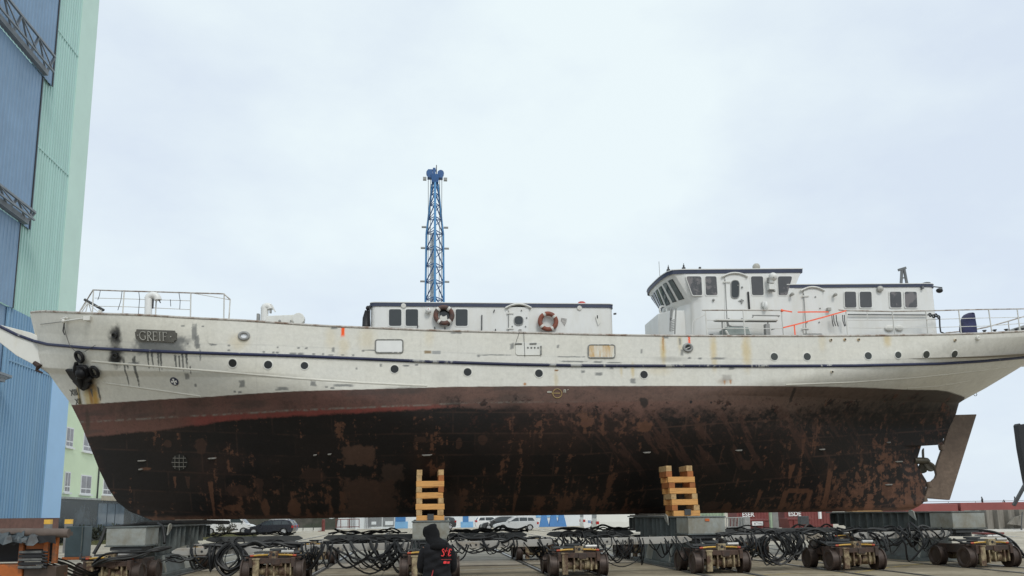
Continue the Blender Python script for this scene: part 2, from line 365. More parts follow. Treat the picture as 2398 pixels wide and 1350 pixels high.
for px, py, w, h in [(312, 852, 36, 6), (455, 778, 12, 34), (461, 798, 10, 26), (464, 812, 10, 12), (469, 832, 4, 20), (438, 881, 10, 12), (458, 903, 6, 6), (567, 900, 14, 14), (733, 898, 13, 12), (660, 911, 26, 7), (765, 907, 6, 4), (778, 909, 8, 4), (802, 903, 44, 6), (550, 918, 6, 4), (562, 919, 9, 5),
        (428, 764, 7, 4), (475, 765, 6, 4), (440, 806, 5, 4), (501, 808, 16, 4), (536, 810, 6, 4), (536, 821, 6, 4), (618, 825, 5, 5), (640, 826, 5, 4), (650, 826, 9, 4), (688, 829, 16, 5), (705, 829, 12, 5), (735, 830, 6, 4), (757, 830, 5, 5), (775, 832, 14, 3), (803, 832, 8, 3), (827, 832, 5, 5), (650, 814, 4, 4), (699, 815, 6, 4), (717, 816, 7, 4), (780, 820, 7, 11), (851, 822, 6, 5), (868, 821, 30, 2), (892, 856, 5, 8), (835, 864, 4, 5), (951, 857, 14, 4), (975, 855, 7, 4),
        (1068, 780, 26, 5), (783, 768, 14, 6), (1307, 812, 5, 7), (1199, 812, 10, 14), (1365, 871, 8, 6), (1402, 876, 16, 7), (1482, 892, 12, 12), (1432, 862, 7, 7), (1464, 861, 9, 5), (1592, 800, 5, 14), (1597, 826, 6, 16), (1558, 791, 14, 5), (1615, 839, 9, 4), (1639, 840, 9, 4), (1682, 840, 30, 5), (1713, 863, 14, 6), (1440, 850, 30, 3), (1400, 848, 22, 4), (1336, 836, 60, 2.5), (1345, 847, 60, 3), (1160, 832, 60, 2.5), (1121, 834, 7, 6), (2236, 800, 6, 3), (1502, 823, 4, 12)]:
    patch(px, py, w, h, G1 if h > 4.5 else (.16, .165, .165), 'rect', .84, .3, .55)
patch(1002, 825, 16, 7, TAN, 'rect', .9, .15, .2); patch(1022, 826, 20, 8, (.33, .335, .33), 'rect', .9, .15, .2)
patch(1303, 868, 9, 4, (.25, .12, .04)); patch(1229, 900, 7, 7, RU, 'ell', .9, .3); patch(1697, 895, 6, 12, RU, 'drip', .85, .3); patch(1711, 895, 6, 12, RU, 'drip', .85, .3)
patch(1553, 808, 4, 34, RU, 'drip', .85, .3, .5); patch(1703, 885, 22, 14, (.36, .34, .31), 'rect', .7, .3, .4)
patch(803, 775, 8, 27, (1.0, 0.115, 0.015), 'rect', 1, .35, .12); patch(1614, 797, 4.5, 20, (1.0, 0.10, 0.01), 'rect', 1, .2, .1)
for px, py, w, h in [(268, 788, 28, 34), (276, 782, 16, 40), (272, 828, 34, 44), (268, 842, 34, 28), (270, 838, 24, 34)]: patch(px, py, w, h, BK, 'ell', .85, .6, .45)
patch(196, 878, 50, 56, BK, 'ell', .6, .7, .4)
# ---- below the waterline
zw = curve_z([(165, 948.5), (230, 945), (292, 941), (400, 934), (496, 929), (560, 924), (700, 916), (815, 913), (1060, 906), (1280, 904), (1500, 904), (1700, 904), (1840, 904), (1981, 906.6), (2121, 912), (2200, 914.3), (2222, 917), (2259, 930), (2300, 950)])(X)
uw = np.clip((zw+0.01*(f3-0.5)-Z)/0.012, 0, 1)
aft = smooth(5, 16, X)
bnd = np.empty(X.shape+(3,)); bnd[:] = (0.132, 0.068, 0.056)
def mixin(base, m, col): return base*(1-m[..., None])+np.array(col)*m[..., None]
h = Z-ZK; hs = h-0.075*np.clip(X-6, 0, None)-0.06*np.clip(-4-X, 0, None)       # plate strakes lift towards the ends
grit = fbm(X*11, Z*11, 40, 4, .75); fl = fbm(X*5.5, Z*6.5, 41, 6, .72); big = fbm(X*0.55, Z*0.8, 42, 5, .6); vrt = fbm(X*4.5, Z*0.6, 43, 5, .65); slant = fbm((X+0.9*h)*3.2, (h-0.3*X)*0.7, 26, 6, .68)
row = np.floor(hs/0.72).astype(int); col_ = np.floor(X/2.1+0.37*row).astype(int); plate = LAT[(row*13+7) % 256, (col_*29+11) % 256]; plate2 = LAT[(row*31+3) % 256, (col_*17+5) % 256]
seam = np.minimum(np.abs(hs/0.72-np.round(hs/0.72))*0.72, np.abs((X/2.1+0.37*row)-np.round(X/2.1+0.37*row))*2.1)
bnd = mixin(bnd, smooth(-3, 3, X)*0.8, (0.135, 0.080, 0.062))
bnd = mixin(bnd, np.clip((f1-0.45)*3, 0, 1)*0.6, (0.062, 0.043, 0.036))
bnd = mixin(bnd, aft*0.8, (0.125, 0.085, 0.064))
bnd = mixin(bnd, smooth(14, 21, X)*0.85, (0.05, 0.043, 0.035))
bnd = mixin(bnd, np.clip((fl-0.52)*5, 0, 1)*0.45, (0.055, 0.036, 0.030)); bnd = mixin(bnd, np.clip((vrt-0.55)*5, 0, 1)*0.3, (0.14, 0.085, 0.065))
zr2 = curve_z([(190, 990), (300, 985), (480, 975), (650, 965), (860, 956), (1000, 950), (1130, 945), (1400, 942), (1700, 938), (2000, 935), (2200, 940)])(X)
zb0 = curve_z([(205, 1024), (300, 1013), (400, 1005), (530, 986), (700, 975), (860, 965), (1000, 957), (1200, 957), (1400, 965), (1600, 968), (1800, 962), (2000, 950), (2150, 945), (2225, 960)])(X)
red = smooth(0.06, -0.06, Z-zr2+0.05*(fl-.5))*smooth(-9.2, -7.5, X)*smooth(2.5, -0.5, X)
bnd = mixin(bnd, red*0.9*np.clip(1.3-fl*.7, 0, 1), (0.185, 0.042, 0.034)); bnd = mixin(bnd, smooth(0.06, -0.06, Z-zr2)*(1-red)*0.5*(1-aft), (0.135, 0.062, 0.046))
bnd = mixin(bnd, np.exp(-((Z-zr2-0.02-0.05*(f1-.5))/0.03)**2)*np.clip((fl-0.40)*4, 0, 1)*(1-smooth(2, 7, X)), (0.20, 0.175, 0.15))
bnd = mixin(bnd, np.clip((grit-0.58)*6, 0, 1)*0.4, (0.035, 0.025, 0.022))
bnd = mixin(bnd, smooth(7, 0, X)*np.clip((fbm(X*.5, Z*3, 30)-.55)*6, 0, 1)*.5, (0.05, 0.042, 0.038))
# fouling: near black plates, worn through to brown primer in flecks, runs and scuffs
blk = np.empty_like(bnd); blk[:] = (0.0105, 0.0085, 0.0078)
BR, BR2, DR = (0.125, 0.058, 0.034), (0.055, 0.029, 0.0205), (0.075, 0.028, 0.020)
blk = mixin(blk, np.clip((plate-0.45)*1.6, 0, 1)*np.clip(big*1.3, 0, 1)*0.55, (0.030, 0.0185, 0.014))
blk = mixin(blk, np.clip((big-0.5)*4, 0, 1)*0.5, (0.034, 0.018, 0.0135))
low = smooth(2.3, 0.2, h)
wear = 0.40*fl+0.34*vrt+0.26*big+0.05*low+0.05*smooth(12, 20, X)-0.03*smooth(-2, -10, X)+0.05*(plate2-.5)
blk = mixin(blk, smooth(0.55, 0.62, wear)*0.5, BR2); blk = mixin(blk, smooth(0.59, 0.62, wear+0.03*(grit-.5))*0.75, BR)
blk = mixin(blk, smooth(0.575, 0.63, 0.6*fl+0.4*grit)*smooth(2.0, 3.6, h)*smooth(-2, 5, X)*0.55, DR)      # reddish flecks under the boot top
blk = mixin(blk, smooth(0.565, 0.64, slant)*smooth(3, 8, X)*smooth(20, 13, X)*smooth(1.0, 2.4, h)*0.65, (0.066, 0.033, 0.024))
mott = 0.65*fbm(X*1.7, Z*1.6, 24, 7, .66)+0.35*fl; m = smooth(0.505, 0.545, mott)*smooth(15.5, 18.8, X+0.5*f1)*smooth(2.7, 1.4, h+.4*(big-.5)); blk = mixin(blk, m*0.9, (0.140, 0.066, 0.040)); blk = mixin(blk, m*np.clip((grit-.5)*4, 0, 1)*.5, (0.06, 0.03, 0.02))
blk = mixin(blk, np.exp(-(seam/0.026)**2)*np.clip((f1+.5*fl-0.60)*4, 0, 1)*(0.4+0.4*smooth(0, 7, X)), (0.062, 0.034, 0.025))
blk = mixin(blk, smooth(0.20, 0.05, h+.1*(vrt-.5))*np.clip(fl*1.7, 0, 1)*0.9, (0.09, 0.045, 0.028))
edge = zb0+0.10*(fl-0.5)*2+(0.08+0.22*smooth(0, 6, X)*smooth(19, 14, X))*(f1-0.5)*2; wdt = 0.05+0.28*smooth(1, 6, X)
mk = np.clip(smooth(edge+wdt, edge-wdt, Z+wdt*1.2*(fl-.5)*2+wdt*(grit-.5)), 0, 1)
mk = mk*(1-0.35*smooth(2, 7, X)*np.exp(-((Z-zb0+0.25)/0.4)**2)*np.clip((fl-.4)*4, 0, 1))
spots = smooth(0.57, 0.62, .6*fbm(X*2.6, Z*3.4, 14, 6, .7)+.4*fl)*smooth(0.55, 0.15, np.abs(Z-zb0-0.1))*smooth(-1, 3, X); mk = np.clip(mk+spots, 0, 1)
under = bnd*(1-mk[..., None])+blk*mk[..., None]
C = C*(1-uw[..., None])+under*uw[..., None]
# cleaned rectangles and named patches of primer
for px, py, w, h_, c, k, a in [(840, 1067, 72, 42, (.085, .047, .032), 'rect', .85), (868, 1165, 120, 78, (.075, .040, .028), 'rect', .85), (920, 1107, 50, 36, (.06, .037, .028), 'rect', .8), (1060, 1185, 34, 44, (.07, .04, .03), 'rect', .8), (1030, 1175, 70, 50, (.04, .025, .02), 'rect', .7),
        (560, 1150, 60, 26, BR2, 'ell', .8), (608, 1145, 22, 46, BR2, 'drip', .7), (497, 1170, 12, 80, BR, 'drip', .8), (690, 1190, 30, 40, BR, 'ell', .8), (622, 1190, 18, 40, BR, 'ell', .8), (470, 1045, 30, 34, BR2, 'ell', .7), (393, 1040, 20, 20, BR2, 'ell', .7), (340, 1098, 30, 6, BR, 'ell', .7), (545, 1190, 40, 14, BR, 'ell', .7),
        (410, 1130, 8, 26, BR, 'drip', .7), (440, 1130, 12, 26, BR2, 'drip', .7), (735, 1115, 60, 34, BR2, 'ell', .55), (1075, 1040, 14, 26, BR2, 'ell', .8), (1130, 1030, 22, 24, BR2, 'ell', .7), (985, 1030, 26, 14, BR2, 'ell', .7), (1510, 1000, 34, 26, BR, 'ell', .75), (1205, 1180, 10, 40, BR, 'drip', .7), (1390, 1175, 16, 24, BR, 'ell', .7), (1325, 1185, 8, 36, BR, 'drip', .7), (1750, 1090, 46, 20, BR2, 'drip', .8), (1852, 1105, 18, 32, BR, 'drip', .9), (1775, 1170, 12, 40, BR, 'drip', .9),
        (1835, 1170, 14, 44, BR, 'rect', .9), (1868, 1150, 60, 10, BR, 'rect', .8), (1892, 1170, 12, 40, BR, 'rect', .8), (1937, 1150, 14, 90, BR, 'rect', .85), (2080, 1150, 30, 40, BR, 'ell', .6), (1665, 1185, 40, 20, BR2, 'ell', .8), (1700, 1190, 24, 24, BR, 'ell', .6), (1856, 925, 8, 30, (.03, .022, .018), 'rect', .9), (1640, 1010, 20, 40, BR2, 'ell', .5), (1905, 1000, 14, 20, BR2, 'drip', .7)]:
    patch(px, py, w, h_, c, k, a, .1, .3)
patch(205, 985, 12, 50, (.05, .04, .03), 'ell', .6, .6); patch(1618, 942, 7, 7, BK, 'ell'); patch(1665, 943, 5, 5, BK, 'ell'); patch(1508, 944, 22, 22, (.02, .016, .014), 'ell', .9, .2, .5); patch(950, 915, 90, 18, (.05, .045, .04), 'ell', .6, .6)
C = C*np.where(uw > .5, 0.86+0.28*grit, 1.0)[..., None]; C = np.clip(C, 0, 1)

SHIP = thing('ship', 'white sailing ship hauled out on rail bogies, rusty brown below the waterline', 'ship', (5.0, YC, ZK))
def hull_mesh():
    near = np.stack([X, YC-B, Z], -1)
    ii = np.r_[np.arange(0, NT-1, 6), NT-1]; jj = np.r_[np.arange(0, NS-1, 6), NS-1]
    Xf, Zf, Bf, Cf = X[np.ix_(ii, jj)], Z[np.ix_(ii, jj)], B[np.ix_(ii, jj)], C[np.ix_(ii, jj)]
    far = np.stack([Xf, YC+Bf, Zf], -1)
    vs = np.concatenate([near.reshape(-1, 3), far.reshape(-1, 3)]); cs = np.concatenate([C.reshape(-1, 3), Cf.reshape(-1, 3)])
    def q(nr, nc, o, flip):
        a = o+np.arange(nr*nc).reshape(nr, nc); f = np.stack([a[:-1, :-1], a[:-1, 1:], a[1:, 1:], a[1:, :-1]], -1).reshape(-1, 4)
        return f[:, ::-1] if flip else f
    o = NT*NS; nr, nc = len(ii), len(jj)
    fs = [q(NT, NS, 0, False), q(nr, nc, o, True)]
    idx = lambda i, j: i*NS+j; fdx = lambda i, j: o+i*nc+j
    ex = []
    for a in range(nr-1):                          # close stem and stern post
        ex += [(idx(ii[a], 0), idx(ii[a+1], 0), fdx(a+1, 0), fdx(a, 0)), (idx(ii[a], NS-1), fdx(a, nc-1), fdx(a+1, nc-1), idx(ii[a+1], NS-1))]
    for b in range(nc-1): ex.append((idx(0, jj[b]), fdx(0, b), fdx(0, b+1), idx(0, jj[b+1])))      # keel bottom
    fs.append(np.array(ex)); F = np.concatenate(fs).astype(np.int32)
    vs = vs-np.array(SHIP.location)
    me = bpy.data.meshes.new('hull'); me.vertices.add(len(vs)); me.vertices.foreach_set('co', vs.astype(np.float32).ravel())
    me.loops.add(F.size); me.loops.foreach_set('vertex_index', F.ravel()); me.polygons.add(len(F))
    me.polygons.foreach_set('loop_start', np.arange(0, F.size, 4, dtype=np.int32)); me.polygons.foreach_set('loop_total', np.full(len(F), 4, dtype=np.int32))
    me.update(calc_edges=True)
    at_ = me.color_attributes.new('paint', 'FLOAT_COLOR', 'POINT'); at_.data.foreach_set('color', np.c_[cs, np.ones(len(cs))].astype(np.float32).ravel())
    me.polygons.foreach_set('use_smooth', [True]*len(F))
    m = bpy.data.materials.new('hull_paint'); m.use_nodes = True; t = m.node_tree; N = t.nodes; K = t.links.new; b = N['Principled BSDF']
    a = N.new('ShaderNodeAttribute'); a.attribute_name = 'paint'; tcn = N.new('ShaderNodeTexCoord')
    n = N.new('ShaderNodeTexNoise'); n.inputs['Scale'].default_value = 7; n.inputs['Detail'].default_value = 8; n.inputs['Roughness'].default_value = .7
    K(tcn.outputs['Object'], n.inputs[0])
    mr = N.new('ShaderNodeMapRange'); mr.inputs[1].default_value = .3; mr.inputs[2].default_value = .7; mr.inputs[3].default_value = .90; mr.inputs[4].default_value = 1.08; K(n.outputs[0], mr.inputs[0])
    v = N.new('ShaderNodeVectorMath'); v.operation = 'SCALE'; K(a.outputs['Color'], v.inputs[0]); K(mr.outputs[0], v.inputs['Scale']); K(v.outputs[0], b.inputs['Base Color'])
    b.inputs['Roughness'].default_value = .62; b.inputs['Specular IOR Level'].default_value = .3
    nb = N.new('ShaderNodeTexNoise'); nb.inputs['Scale'].default_value = 1.3; nb.inputs['Detail'].default_value = 5; K(tcn.outputs['Object'], nb.inputs[0])
    bp = N.new('ShaderNodeBump'); bp.inputs['Strength'].default_value = .5; bp.inputs['Distance'].default_value = .05; K(nb.outputs[0], bp.inputs['Height']); K(bp.outputs[0], b.inputs['Normal'])
    me.materials.append(m)
    ob = bpy.data.objects.new('hull', me); COL.objects.link(ob); ob.parent = SHIP
hull_mesh()
# ================================================================== hull fittings
def hpath(pts, off, step=12):                      # polyline of photo points on the near side -> points just off the plating
    out = []
    for (a, b), (c, d) in zip(pts[:-1], pts[1:]):
        n = max(1, int(math.hypot(c-a, d-b)/step))
        for i in range(n): out.append(hp(a+(c-a)*i/n, b+(d-b)*i/n, off)[0])
    out.append(hp(*pts[-1], off)[0]); return out
mb = MB()
knee = [(-75, 728), (0, 761), (73, 779.5), (90, 788), (102, 820), (112, 870), (95, 862), (76, 853), (38, 833), (0, 803), (-75, 757)]
lo = [aty(a, b, YC-0.17) for a, b in knee]
mb.prism(lo, (0, 0.34, 0)); mb.build('stem_knee', WHITE, SHIP, bevel=.02)
cove = [(112, 807), (204, 815), (300, 820), (400, 824.5), (560, 830), (700, 834.5), (850, 841), (1000, 847.5), (1200, 854), (1350, 857), (1500, 857.5), (1800, 858), (2000, 857), (2200, 852), (2300, 846), (2398, 837), (2440, 832)]
STRIPEC = pm('navy_stripe_flaking', (.012, .017, .055), .5, var=.2, scale=4, col2=(.30, .30, .29), amt2=.36, scale2=1.6, stretch=(1, 1, .3), soft2=.02)
MB().tube([aty(a, b, YC-0.19) for a, b in [(-75, 731), (0, 765), (38, 784), (79, 799)]]+hpath(cove[:7], 0.015), .056, 8).build('cove_stripe', STRIPE, SHIP, smooth=60)
MB().tube(hpath(cove[6:12], 0.015), .056, 8).build('cove_stripe', STRIPEC, SHIP, smooth=60)
MB().tube(hpath(cove[11:], 0.015), .056, 8).build('cove_stripe', STRIPE, SHIP, smooth=60)
rp = [hn(x, zrail(x), 0.0)[0]+V(0, 0.05, .015) for x in np.linspace(-14.7, 27.6, 160)]
mb = MB(); mb.tube([p+V(0, -.04, 0) for p in rp], .042, 8)
mb.grid([rp, [p+V(0, .16, .02) for p in rp]])
mb.tube([V(p[0], 2*YC-p[1], p[2]) for p in rp], .045, 6); mb.build('rail_cap', RAILG, SHIP, smooth=60)
mb = MB(); xs_ = np.linspace(-14.3, 27.6, 90); rows = []
for t in np.linspace(-1, 1, 7):
    rows.append([V(x, YC+t*(float(hull_b(x, zrail(x)-.02))-.04), zrail(x)-(.12 if x < -7.5 else .12+.75*smooth(-7.5, -7.2, x))) for x in xs_])
mb.grid(rows); mb.build('deck', pm('deck_planks', (.30, .27, .23), .8), SHIP)
STRK = pm('strake_white', (.66, .64, .57), .6, var=.1)
for pts in ([(215, 847), (330, 856), (450, 866), (700, 887), (850, 897), (1000, 904)], [(240, 897), (300, 905), (380, 916), (470, 929)], [(1840, 902), (2000, 896), (2150, 885), (2300, 869), (2398, 856)], [(2125, 910), (2200, 905), (2270, 893)]):
    MB().tube(hpath(pts, -.038), .055, 10).build('rubbing_strake', STRK, SHIP, smooth=60)
HOLE = pm('dark_interior', (.012, .014, .015), .35, var=.1)
PORTGREY = pm('port_glass', (.05, .056, .052), .15, var=.2)
for i, (a, b) in enumerate([(545, 851), (628, 855), (713, 857), (924, 865), (1095, 872), (1262, 875), (1508, 878), (1813, 836), (1890, 836), (2033, 834), (2103, 832), (2169, 831), (2235, 830)]):
    P, n = hp(a, b); r = .150 if i not in (2, 10) else .138
    mb = MB(); mb.mat(0).lathe([(r+.022, -.02), (r+.018, .012), (r, .018), (r-.012, .012)], P, n, 26)
    mb.mat(1).lathe([(r-.004, .0125), (.001, .0145)], P, n, 26); mb.build('porthole', [WHITE, HOLE if i < 7 else PORTGREY], SHIP, smooth=40)
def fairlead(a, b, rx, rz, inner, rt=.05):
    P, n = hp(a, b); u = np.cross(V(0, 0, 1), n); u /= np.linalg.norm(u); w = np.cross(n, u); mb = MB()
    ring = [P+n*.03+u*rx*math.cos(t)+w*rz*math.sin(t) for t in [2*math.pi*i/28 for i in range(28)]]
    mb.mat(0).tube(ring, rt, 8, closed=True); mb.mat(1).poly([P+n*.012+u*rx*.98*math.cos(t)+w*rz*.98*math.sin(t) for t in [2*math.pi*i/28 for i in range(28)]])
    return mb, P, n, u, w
m_, *_ = fairlead(571.5, 787.5, .155, .12, 0); m_.build('fairlead', [GREYM, pm('painted_sky_gap', (.85, .87, .9), .5, var=.03)], SHIP, smooth=50)  # solid pale disc, coloured as bright sky showing through the hole
m_, P, n, u, w = fairlead(1610.5, 815, .15, .13, 0); m_.mat(2).beam(P+n*.02-u*.1-w*.05, P+n*.02+u*.09+w*.03, .025, .02); m_.build('fairlead', [GREYM, HOLE, WHITE], SHIP, smooth=50)
for a, b in ((269, 786), (271, 833)):
    m_, *_ = fairlead(a, b, .10, .085, 0, .022); m_.build('hawse_pipe', [BLACK, HOLE], SHIP, smooth=50)
m_, *_ = fairlead(2289, 791.5, .05, .05, 0); m_.build('scupper', [WHITE, pm('blue_plug', (.05, .07, .25), .5)], SHIP, smooth=50)
RUSTW = pm('rust_stained_white', (.70, .68, .60), .5, var=.06, col2=(.55, .33, .10), amt2=.45, scale2=2.5, stretch=(2, 1, .4), soft2=.12)
for a, b in ((1945, 797), (1978, 796), (2010, 796), (2236, 797), (1948, 871)):
    P, n = hp(a, b); m_ = MB(); m_.mat(0).lathe([(.055, -.02), (.05, .05), (.04, .055)], P, n, 14); m_.mat(1).lathe([(.036, .0555), (.001, .057)], P, n, 14); m_.build('scupper', [RUSTW, HOLE], SHIP, smooth=50)
CHIPW = pm('chipped_white', (.76, .76, .74), .5, var=.05, col2=(.25, .25, .25), amt2=.14, scale2=6, soft2=.02)
CHIPG = pm('primer_grey', (.24, .24, .225), .6, var=.3, scale=8, col2=(.6, .58, .52), amt2=.3, scale2=5, soft2=.03)
for cx, cy, w_, h_, mm in ((911.5, 811.5, 64, 30, CHIPW), (1408.5, 823.5, 62, 30, RUSTW), (1238, 818, 60, 28, WHITE)):
    cor = []
    for sx, sy, a0 in ((1, -1, -90), (1, 1, 0), (-1, 1, 90), (-1, -1, 180)):
        for k in range(4):
            t = R(a0+30*k); cor.append((cx+sx*(w_/2-5)+5*math.cos(t), cy+sy*(h_/2-5)+5*math.sin(t)))
    mb = MB(); mb.mat(0).poly([hp(a, b, .028)[0] for a, b in cor])
    if mm is not WHITE: mb.mat(1).tube([hp(a, b, .02)[0] for a, b in cor], .028, 6, closed=True)
    else:
        mb.mat(1).tube([hp(a, b, .02)[0] for a, b in cor], .012, 6, closed=True)
        mb.mat(2)
        for a, b, c, d in ((1206, 806, 1222, 806), (1240, 806, 1256, 805.5), (1266.5, 811, 1266.5, 832)): mb.tube([hp(a, b, .03)[0], hp(c, d, .03)[0]], .035, 6)
        for k in range(4): mb.ball(hp(1236+8*k, 815, .03)[0], .035, 8)
        mb.mat(3); mb.tube([hp(1216, 779, .05)[0], hp(1208, 803, .03)[0]], .008, 5); mb.tube([hp(1226, 779, .05)[0], hp(1229, 836, .03)[0]], .008, 5)
    mb.build('freeing_port', [mm, CHIPG if mm is not WHITE else WHITE, CHIPG, DGREY], SHIP, smooth=40)
# name board with the ship's name
nb = [(321, 771.5), (410, 775), (411, 779), (415, 781), (414, 797), (409.5, 798.5), (408.5, 803), (326, 800), (325, 796), (320, 794), (317.5, 778), (321, 776)]
mb = MB(); c0, n0 = hp(366, 787.5); n0 = n0.copy()
vs = [hp(a, b, .045)[0] for a, b in nb]; mb.prism(vs, -n0*.05); BOARD = mb.build('name_board', pm('board_taupe', (.115, .11, .095), .6, var=.2, scale=6), SHIP, bevel=.006)
ux = hp(405, 789.2, 0)[0]-hp(327, 786, 0)[0]; ux /= np.linalg.norm(ux); uy = np.cross(n0, ux); uy = -uy if uy[2] < 0 else uy; uy /= np.linalg.norm(uy)
mb = MB(); oc, _ = hp(366.5, 787.5, .053); LET = pm('pale_lettering', (.42, .41, .37), .6)
# serif capitals drawn as strokes: G R E I F
def stroke(p, q, w=.028): mb.beam(oc+ux*p[0]+uy*p[1], oc+ux*q[0]+uy*q[1], w, .012, up=n0)
H2 = .155
mb.grp(); arc = [(-.47+.125*math.cos(t), .145*math.sin(t)) for t in [R(45+27*k) for k in range(11)]]
mb.tube([oc+ux*a+uy*b for a, b in arc], .014, 5); stroke((-.385, -.01), (-.385, -.125)); stroke((-.43, -.01), (-.35, -.01), .018); stroke((-.385, .09), (-.385, .14), .018)
mb.grp(); stroke((-.285, -H2), (-.285, H2)); stroke((-.315, -H2), (-.255, -H2), .018); bowl = [(-.285+.11*max(0, math.cos(t)), .075+.075*math.sin(t)) for t in [R(90-22.5*k) for k in range(9)]]
mb.tube([oc+ux*a+uy*b for a, b in bowl], .013, 5); stroke((-.25, .0), (-.13, -H2), .026)
for x0, e in ((-.075, 1), (.285, 0)):
    mb.grp(); stroke((x0, -H2), (x0, H2)); stroke((x0-.03, H2-.01), (x0+.135, H2-.01), .018); stroke((x0, .0), (x0+.10, .0), .018); stroke((x0+.128, H2), (x0+.128, H2-.06), .016)
    if e: stroke((x0-.03, -H2+.01), (x0+.135, -H2+.01), .018); stroke((x0+.13, -H2), (x0+.13, -H2+.06), .016)
    else: stroke((x0-.03, -H2+.01), (x0+.035, -H2+.01), .018)
mb.grp(); stroke((.155, -H2), (.155, H2)); stroke((.12, H2-.01), (.19, H2-.01), .018); stroke((.12, -H2+.01), (.19, -H2+.01), .018)
for x0 in (-.66, .56): mb.grp(); mb.ball(oc+ux*x0, .022, 8)
mb.build_each('letter', LET, BOARD)
# round badge with a white cross
P, n = hp(408.5, 893.5); u = np.cross(V(0, 0, 1), n); u /= np.linalg.norm(u); w = np.cross(n, u); mb = MB()
mb.mat(0).lathe([(.16, 0), (.16, .02), (.001, .022)], P, n, 30); mb.mat(1)
for k in range(4):
    d = u*math.cos(k*math.pi/2)+w*math.sin(k*math.pi/2); e = np.cross(n, d)
    mb.poly([P+n*.027+d*.012-e*.018, P+n*.027+d*.115-e*.05, P+n*.027+d*.115+e*.05, P+n*.027+d*.012+e*.018])
mb.poly([P+n*.027+u*.02+w*.02, P+n*.027-u*.02+w*.02, P+n*.027-u*.02-w*.02, P+n*.027+u*.02-w*.02])
mb.build('cross_badge', [pm('badge_navy', (.02, .025, .06), .5), pm('badge_white', (.75, .75, .73), .5)], SHIP, smooth=40)
# draught marks and load line mark
def letters(txt, px, py, hpx, mat, name, sq=.7):
    P, n = hp(px, py, .02); x = np.cross(V(0, 0, 1), n); x /= np.linalg.norm(x); y = np.cross(n, x)
    mb = MB(); text_mb(mb, txt, hpx*1.9/62, P, x, y, 0, .004, True, sq); return mb.build(name, mat, SHIP)
letters('XIII', 174, 920, 11, BLACK, 'draught_mark', .8); letters('XII', 184, 941, 10, BLACK, 'draught_mark', .8)
P, n = hp(1305, 922, .01); u = np.cross(V(0, 0, 1), n); u /= np.linalg.norm(u); w = np.cross(n, u); mb = MB().grp()
OCH = pm('ochre_mark', (.36, .25, .10), .6, var=.3, scale=12)
mb.mat(0).tube([P+u*.16*math.cos(t)+w*.16*math.sin(t) for t in [2*math.pi*i/32 for i in range(32)]], .016, 6, closed=True); mb.beam(P-u*.2+w*.01, P+u*.1+w*.01, .03, .02, up=n)
mb.grp(); mb.mat(1); mb.beam(P-u*.36+w*.05, P-u*.2+w*.05, .04, .02, up=n); mb.beam(P-u*.3+w*.02, P-u*.3+w*.09, .02, .02, up=n)
mb.grp(); mb.mat(1); mb.beam(P+u*.24+w*.03, P+u*.24+w*.13, .02, .02, up=n); mb.beam(P+u*.30+w*.03, P+u*.30+w*.13, .02, .02, up=n); mb.beam(P+u*.23+w*.13, P+u*.31+w*.13, .02, .02, up=n); mb.grp(); mb.beam(P+u*.37+w*.12, P+u*.40+w*.15, .02, .02, up=n)
mb.build_each('load_line_mark', [OCH, pm('pale_mark', (.55, .53, .45), .6)], SHIP)
# underwater fittings
ZN = pm('zinc', (.20, .19, .17), .6, var=.3, scale=8)
for a, b, l in ((332, 1080, 20), (497, 1074, 20), (738, 1066, 8), (772, 1064, 8), (1000, 1066, 24), (1515, 1060, 18), (1730, 1055, 16), (1925, 1053, 14), (2080, 1037, 9), (2105, 1082, 18), (2081, 1136, 18), (330, 1100, 10)):
    p, n = hp(a-l/2, b, .0); q, _ = hp(a+l/2, b-1, .0); mb = MB(); mb.tube([p, p+(q-p)*.2+n*.04, p+(q-p)*.8+n*.04, q], [.012, .032, .032, .012], 8); mb.build('anode', ZN, SHIP, smooth=50)
mb = MB(); GR = pm('grille_metal', (.16, .15, .13), .6)
mb.mat(1).poly([hp(421+19*math.cos(t), 1083+19*math.sin(t), .012)[0] for t in [2*math.pi*i/26 for i in range(26)]])
mb.mat(0)
for k in range(-1, 2):
    e = 18*math.sqrt(1-(k*.55)**2); mb.tube([hp(421+k*10, 1083-e, .03)[0], hp(421+k*10, 1083, .04)[0], hp(421+k*10, 1083+e, .03)[0]], .013, 5); mb.tube([hp(421-e, 1083+k*10, .03)[0], hp(421, 1083+k*10, .045)[0], hp(421+e, 1083+k*10, .03)[0]], .013, 5)
mb.build('thruster_grille', [GR, HOLE], SHIP)
def ypoly(pts, y, th): 
    mb = MB(); mb.prism([aty(a, b, y-th/2) for a, b in pts], (0, th, 0)); return mb
RUD = pm('rudder_brown', (.165, .118, .086), .75, var=.3, scale=8, col2=(.10, .07, .052), amt2=.35, scale2=1.2, soft2=.15)
ypoly([(2231, 972), (2288, 970.5), (2225, 1171.5), (2166, 1167), (2176, 1134), (2180, 1130), (2191, 1120), (2194, 1112), (2191, 1100), (2207, 1053), (2214, 1030)], YC, .16).build('rudder', RUD, SHIP, bevel=.03)
mb = MB()
for a, b in ((2203, 1049), (2173, 1136), (2163, 1170)): mb.cyl(aty(a, b-7, YC), aty(a+3, b+5, YC), .12, n=10)
mb.cyl(aty(2238, 948, YC), aty(2228, 985, YC), .10, n=10)
mb.build_each('rudder_hinge', RUD, SHIP, smooth=40)
PROP = pm('propeller_bronze', (.085, .075, .055), .45, .5, var=.3)
mb = MB(); hub = aty(2164, 1080, YC); mb.tube([aty(2140, 1079, YC), hub, aty(2172, 1080, YC), aty(2178, 1080, YC)], [.14, .15, .13, .03], 14)
mb.build('propeller_hub', PROP, SHIP, smooth=50)
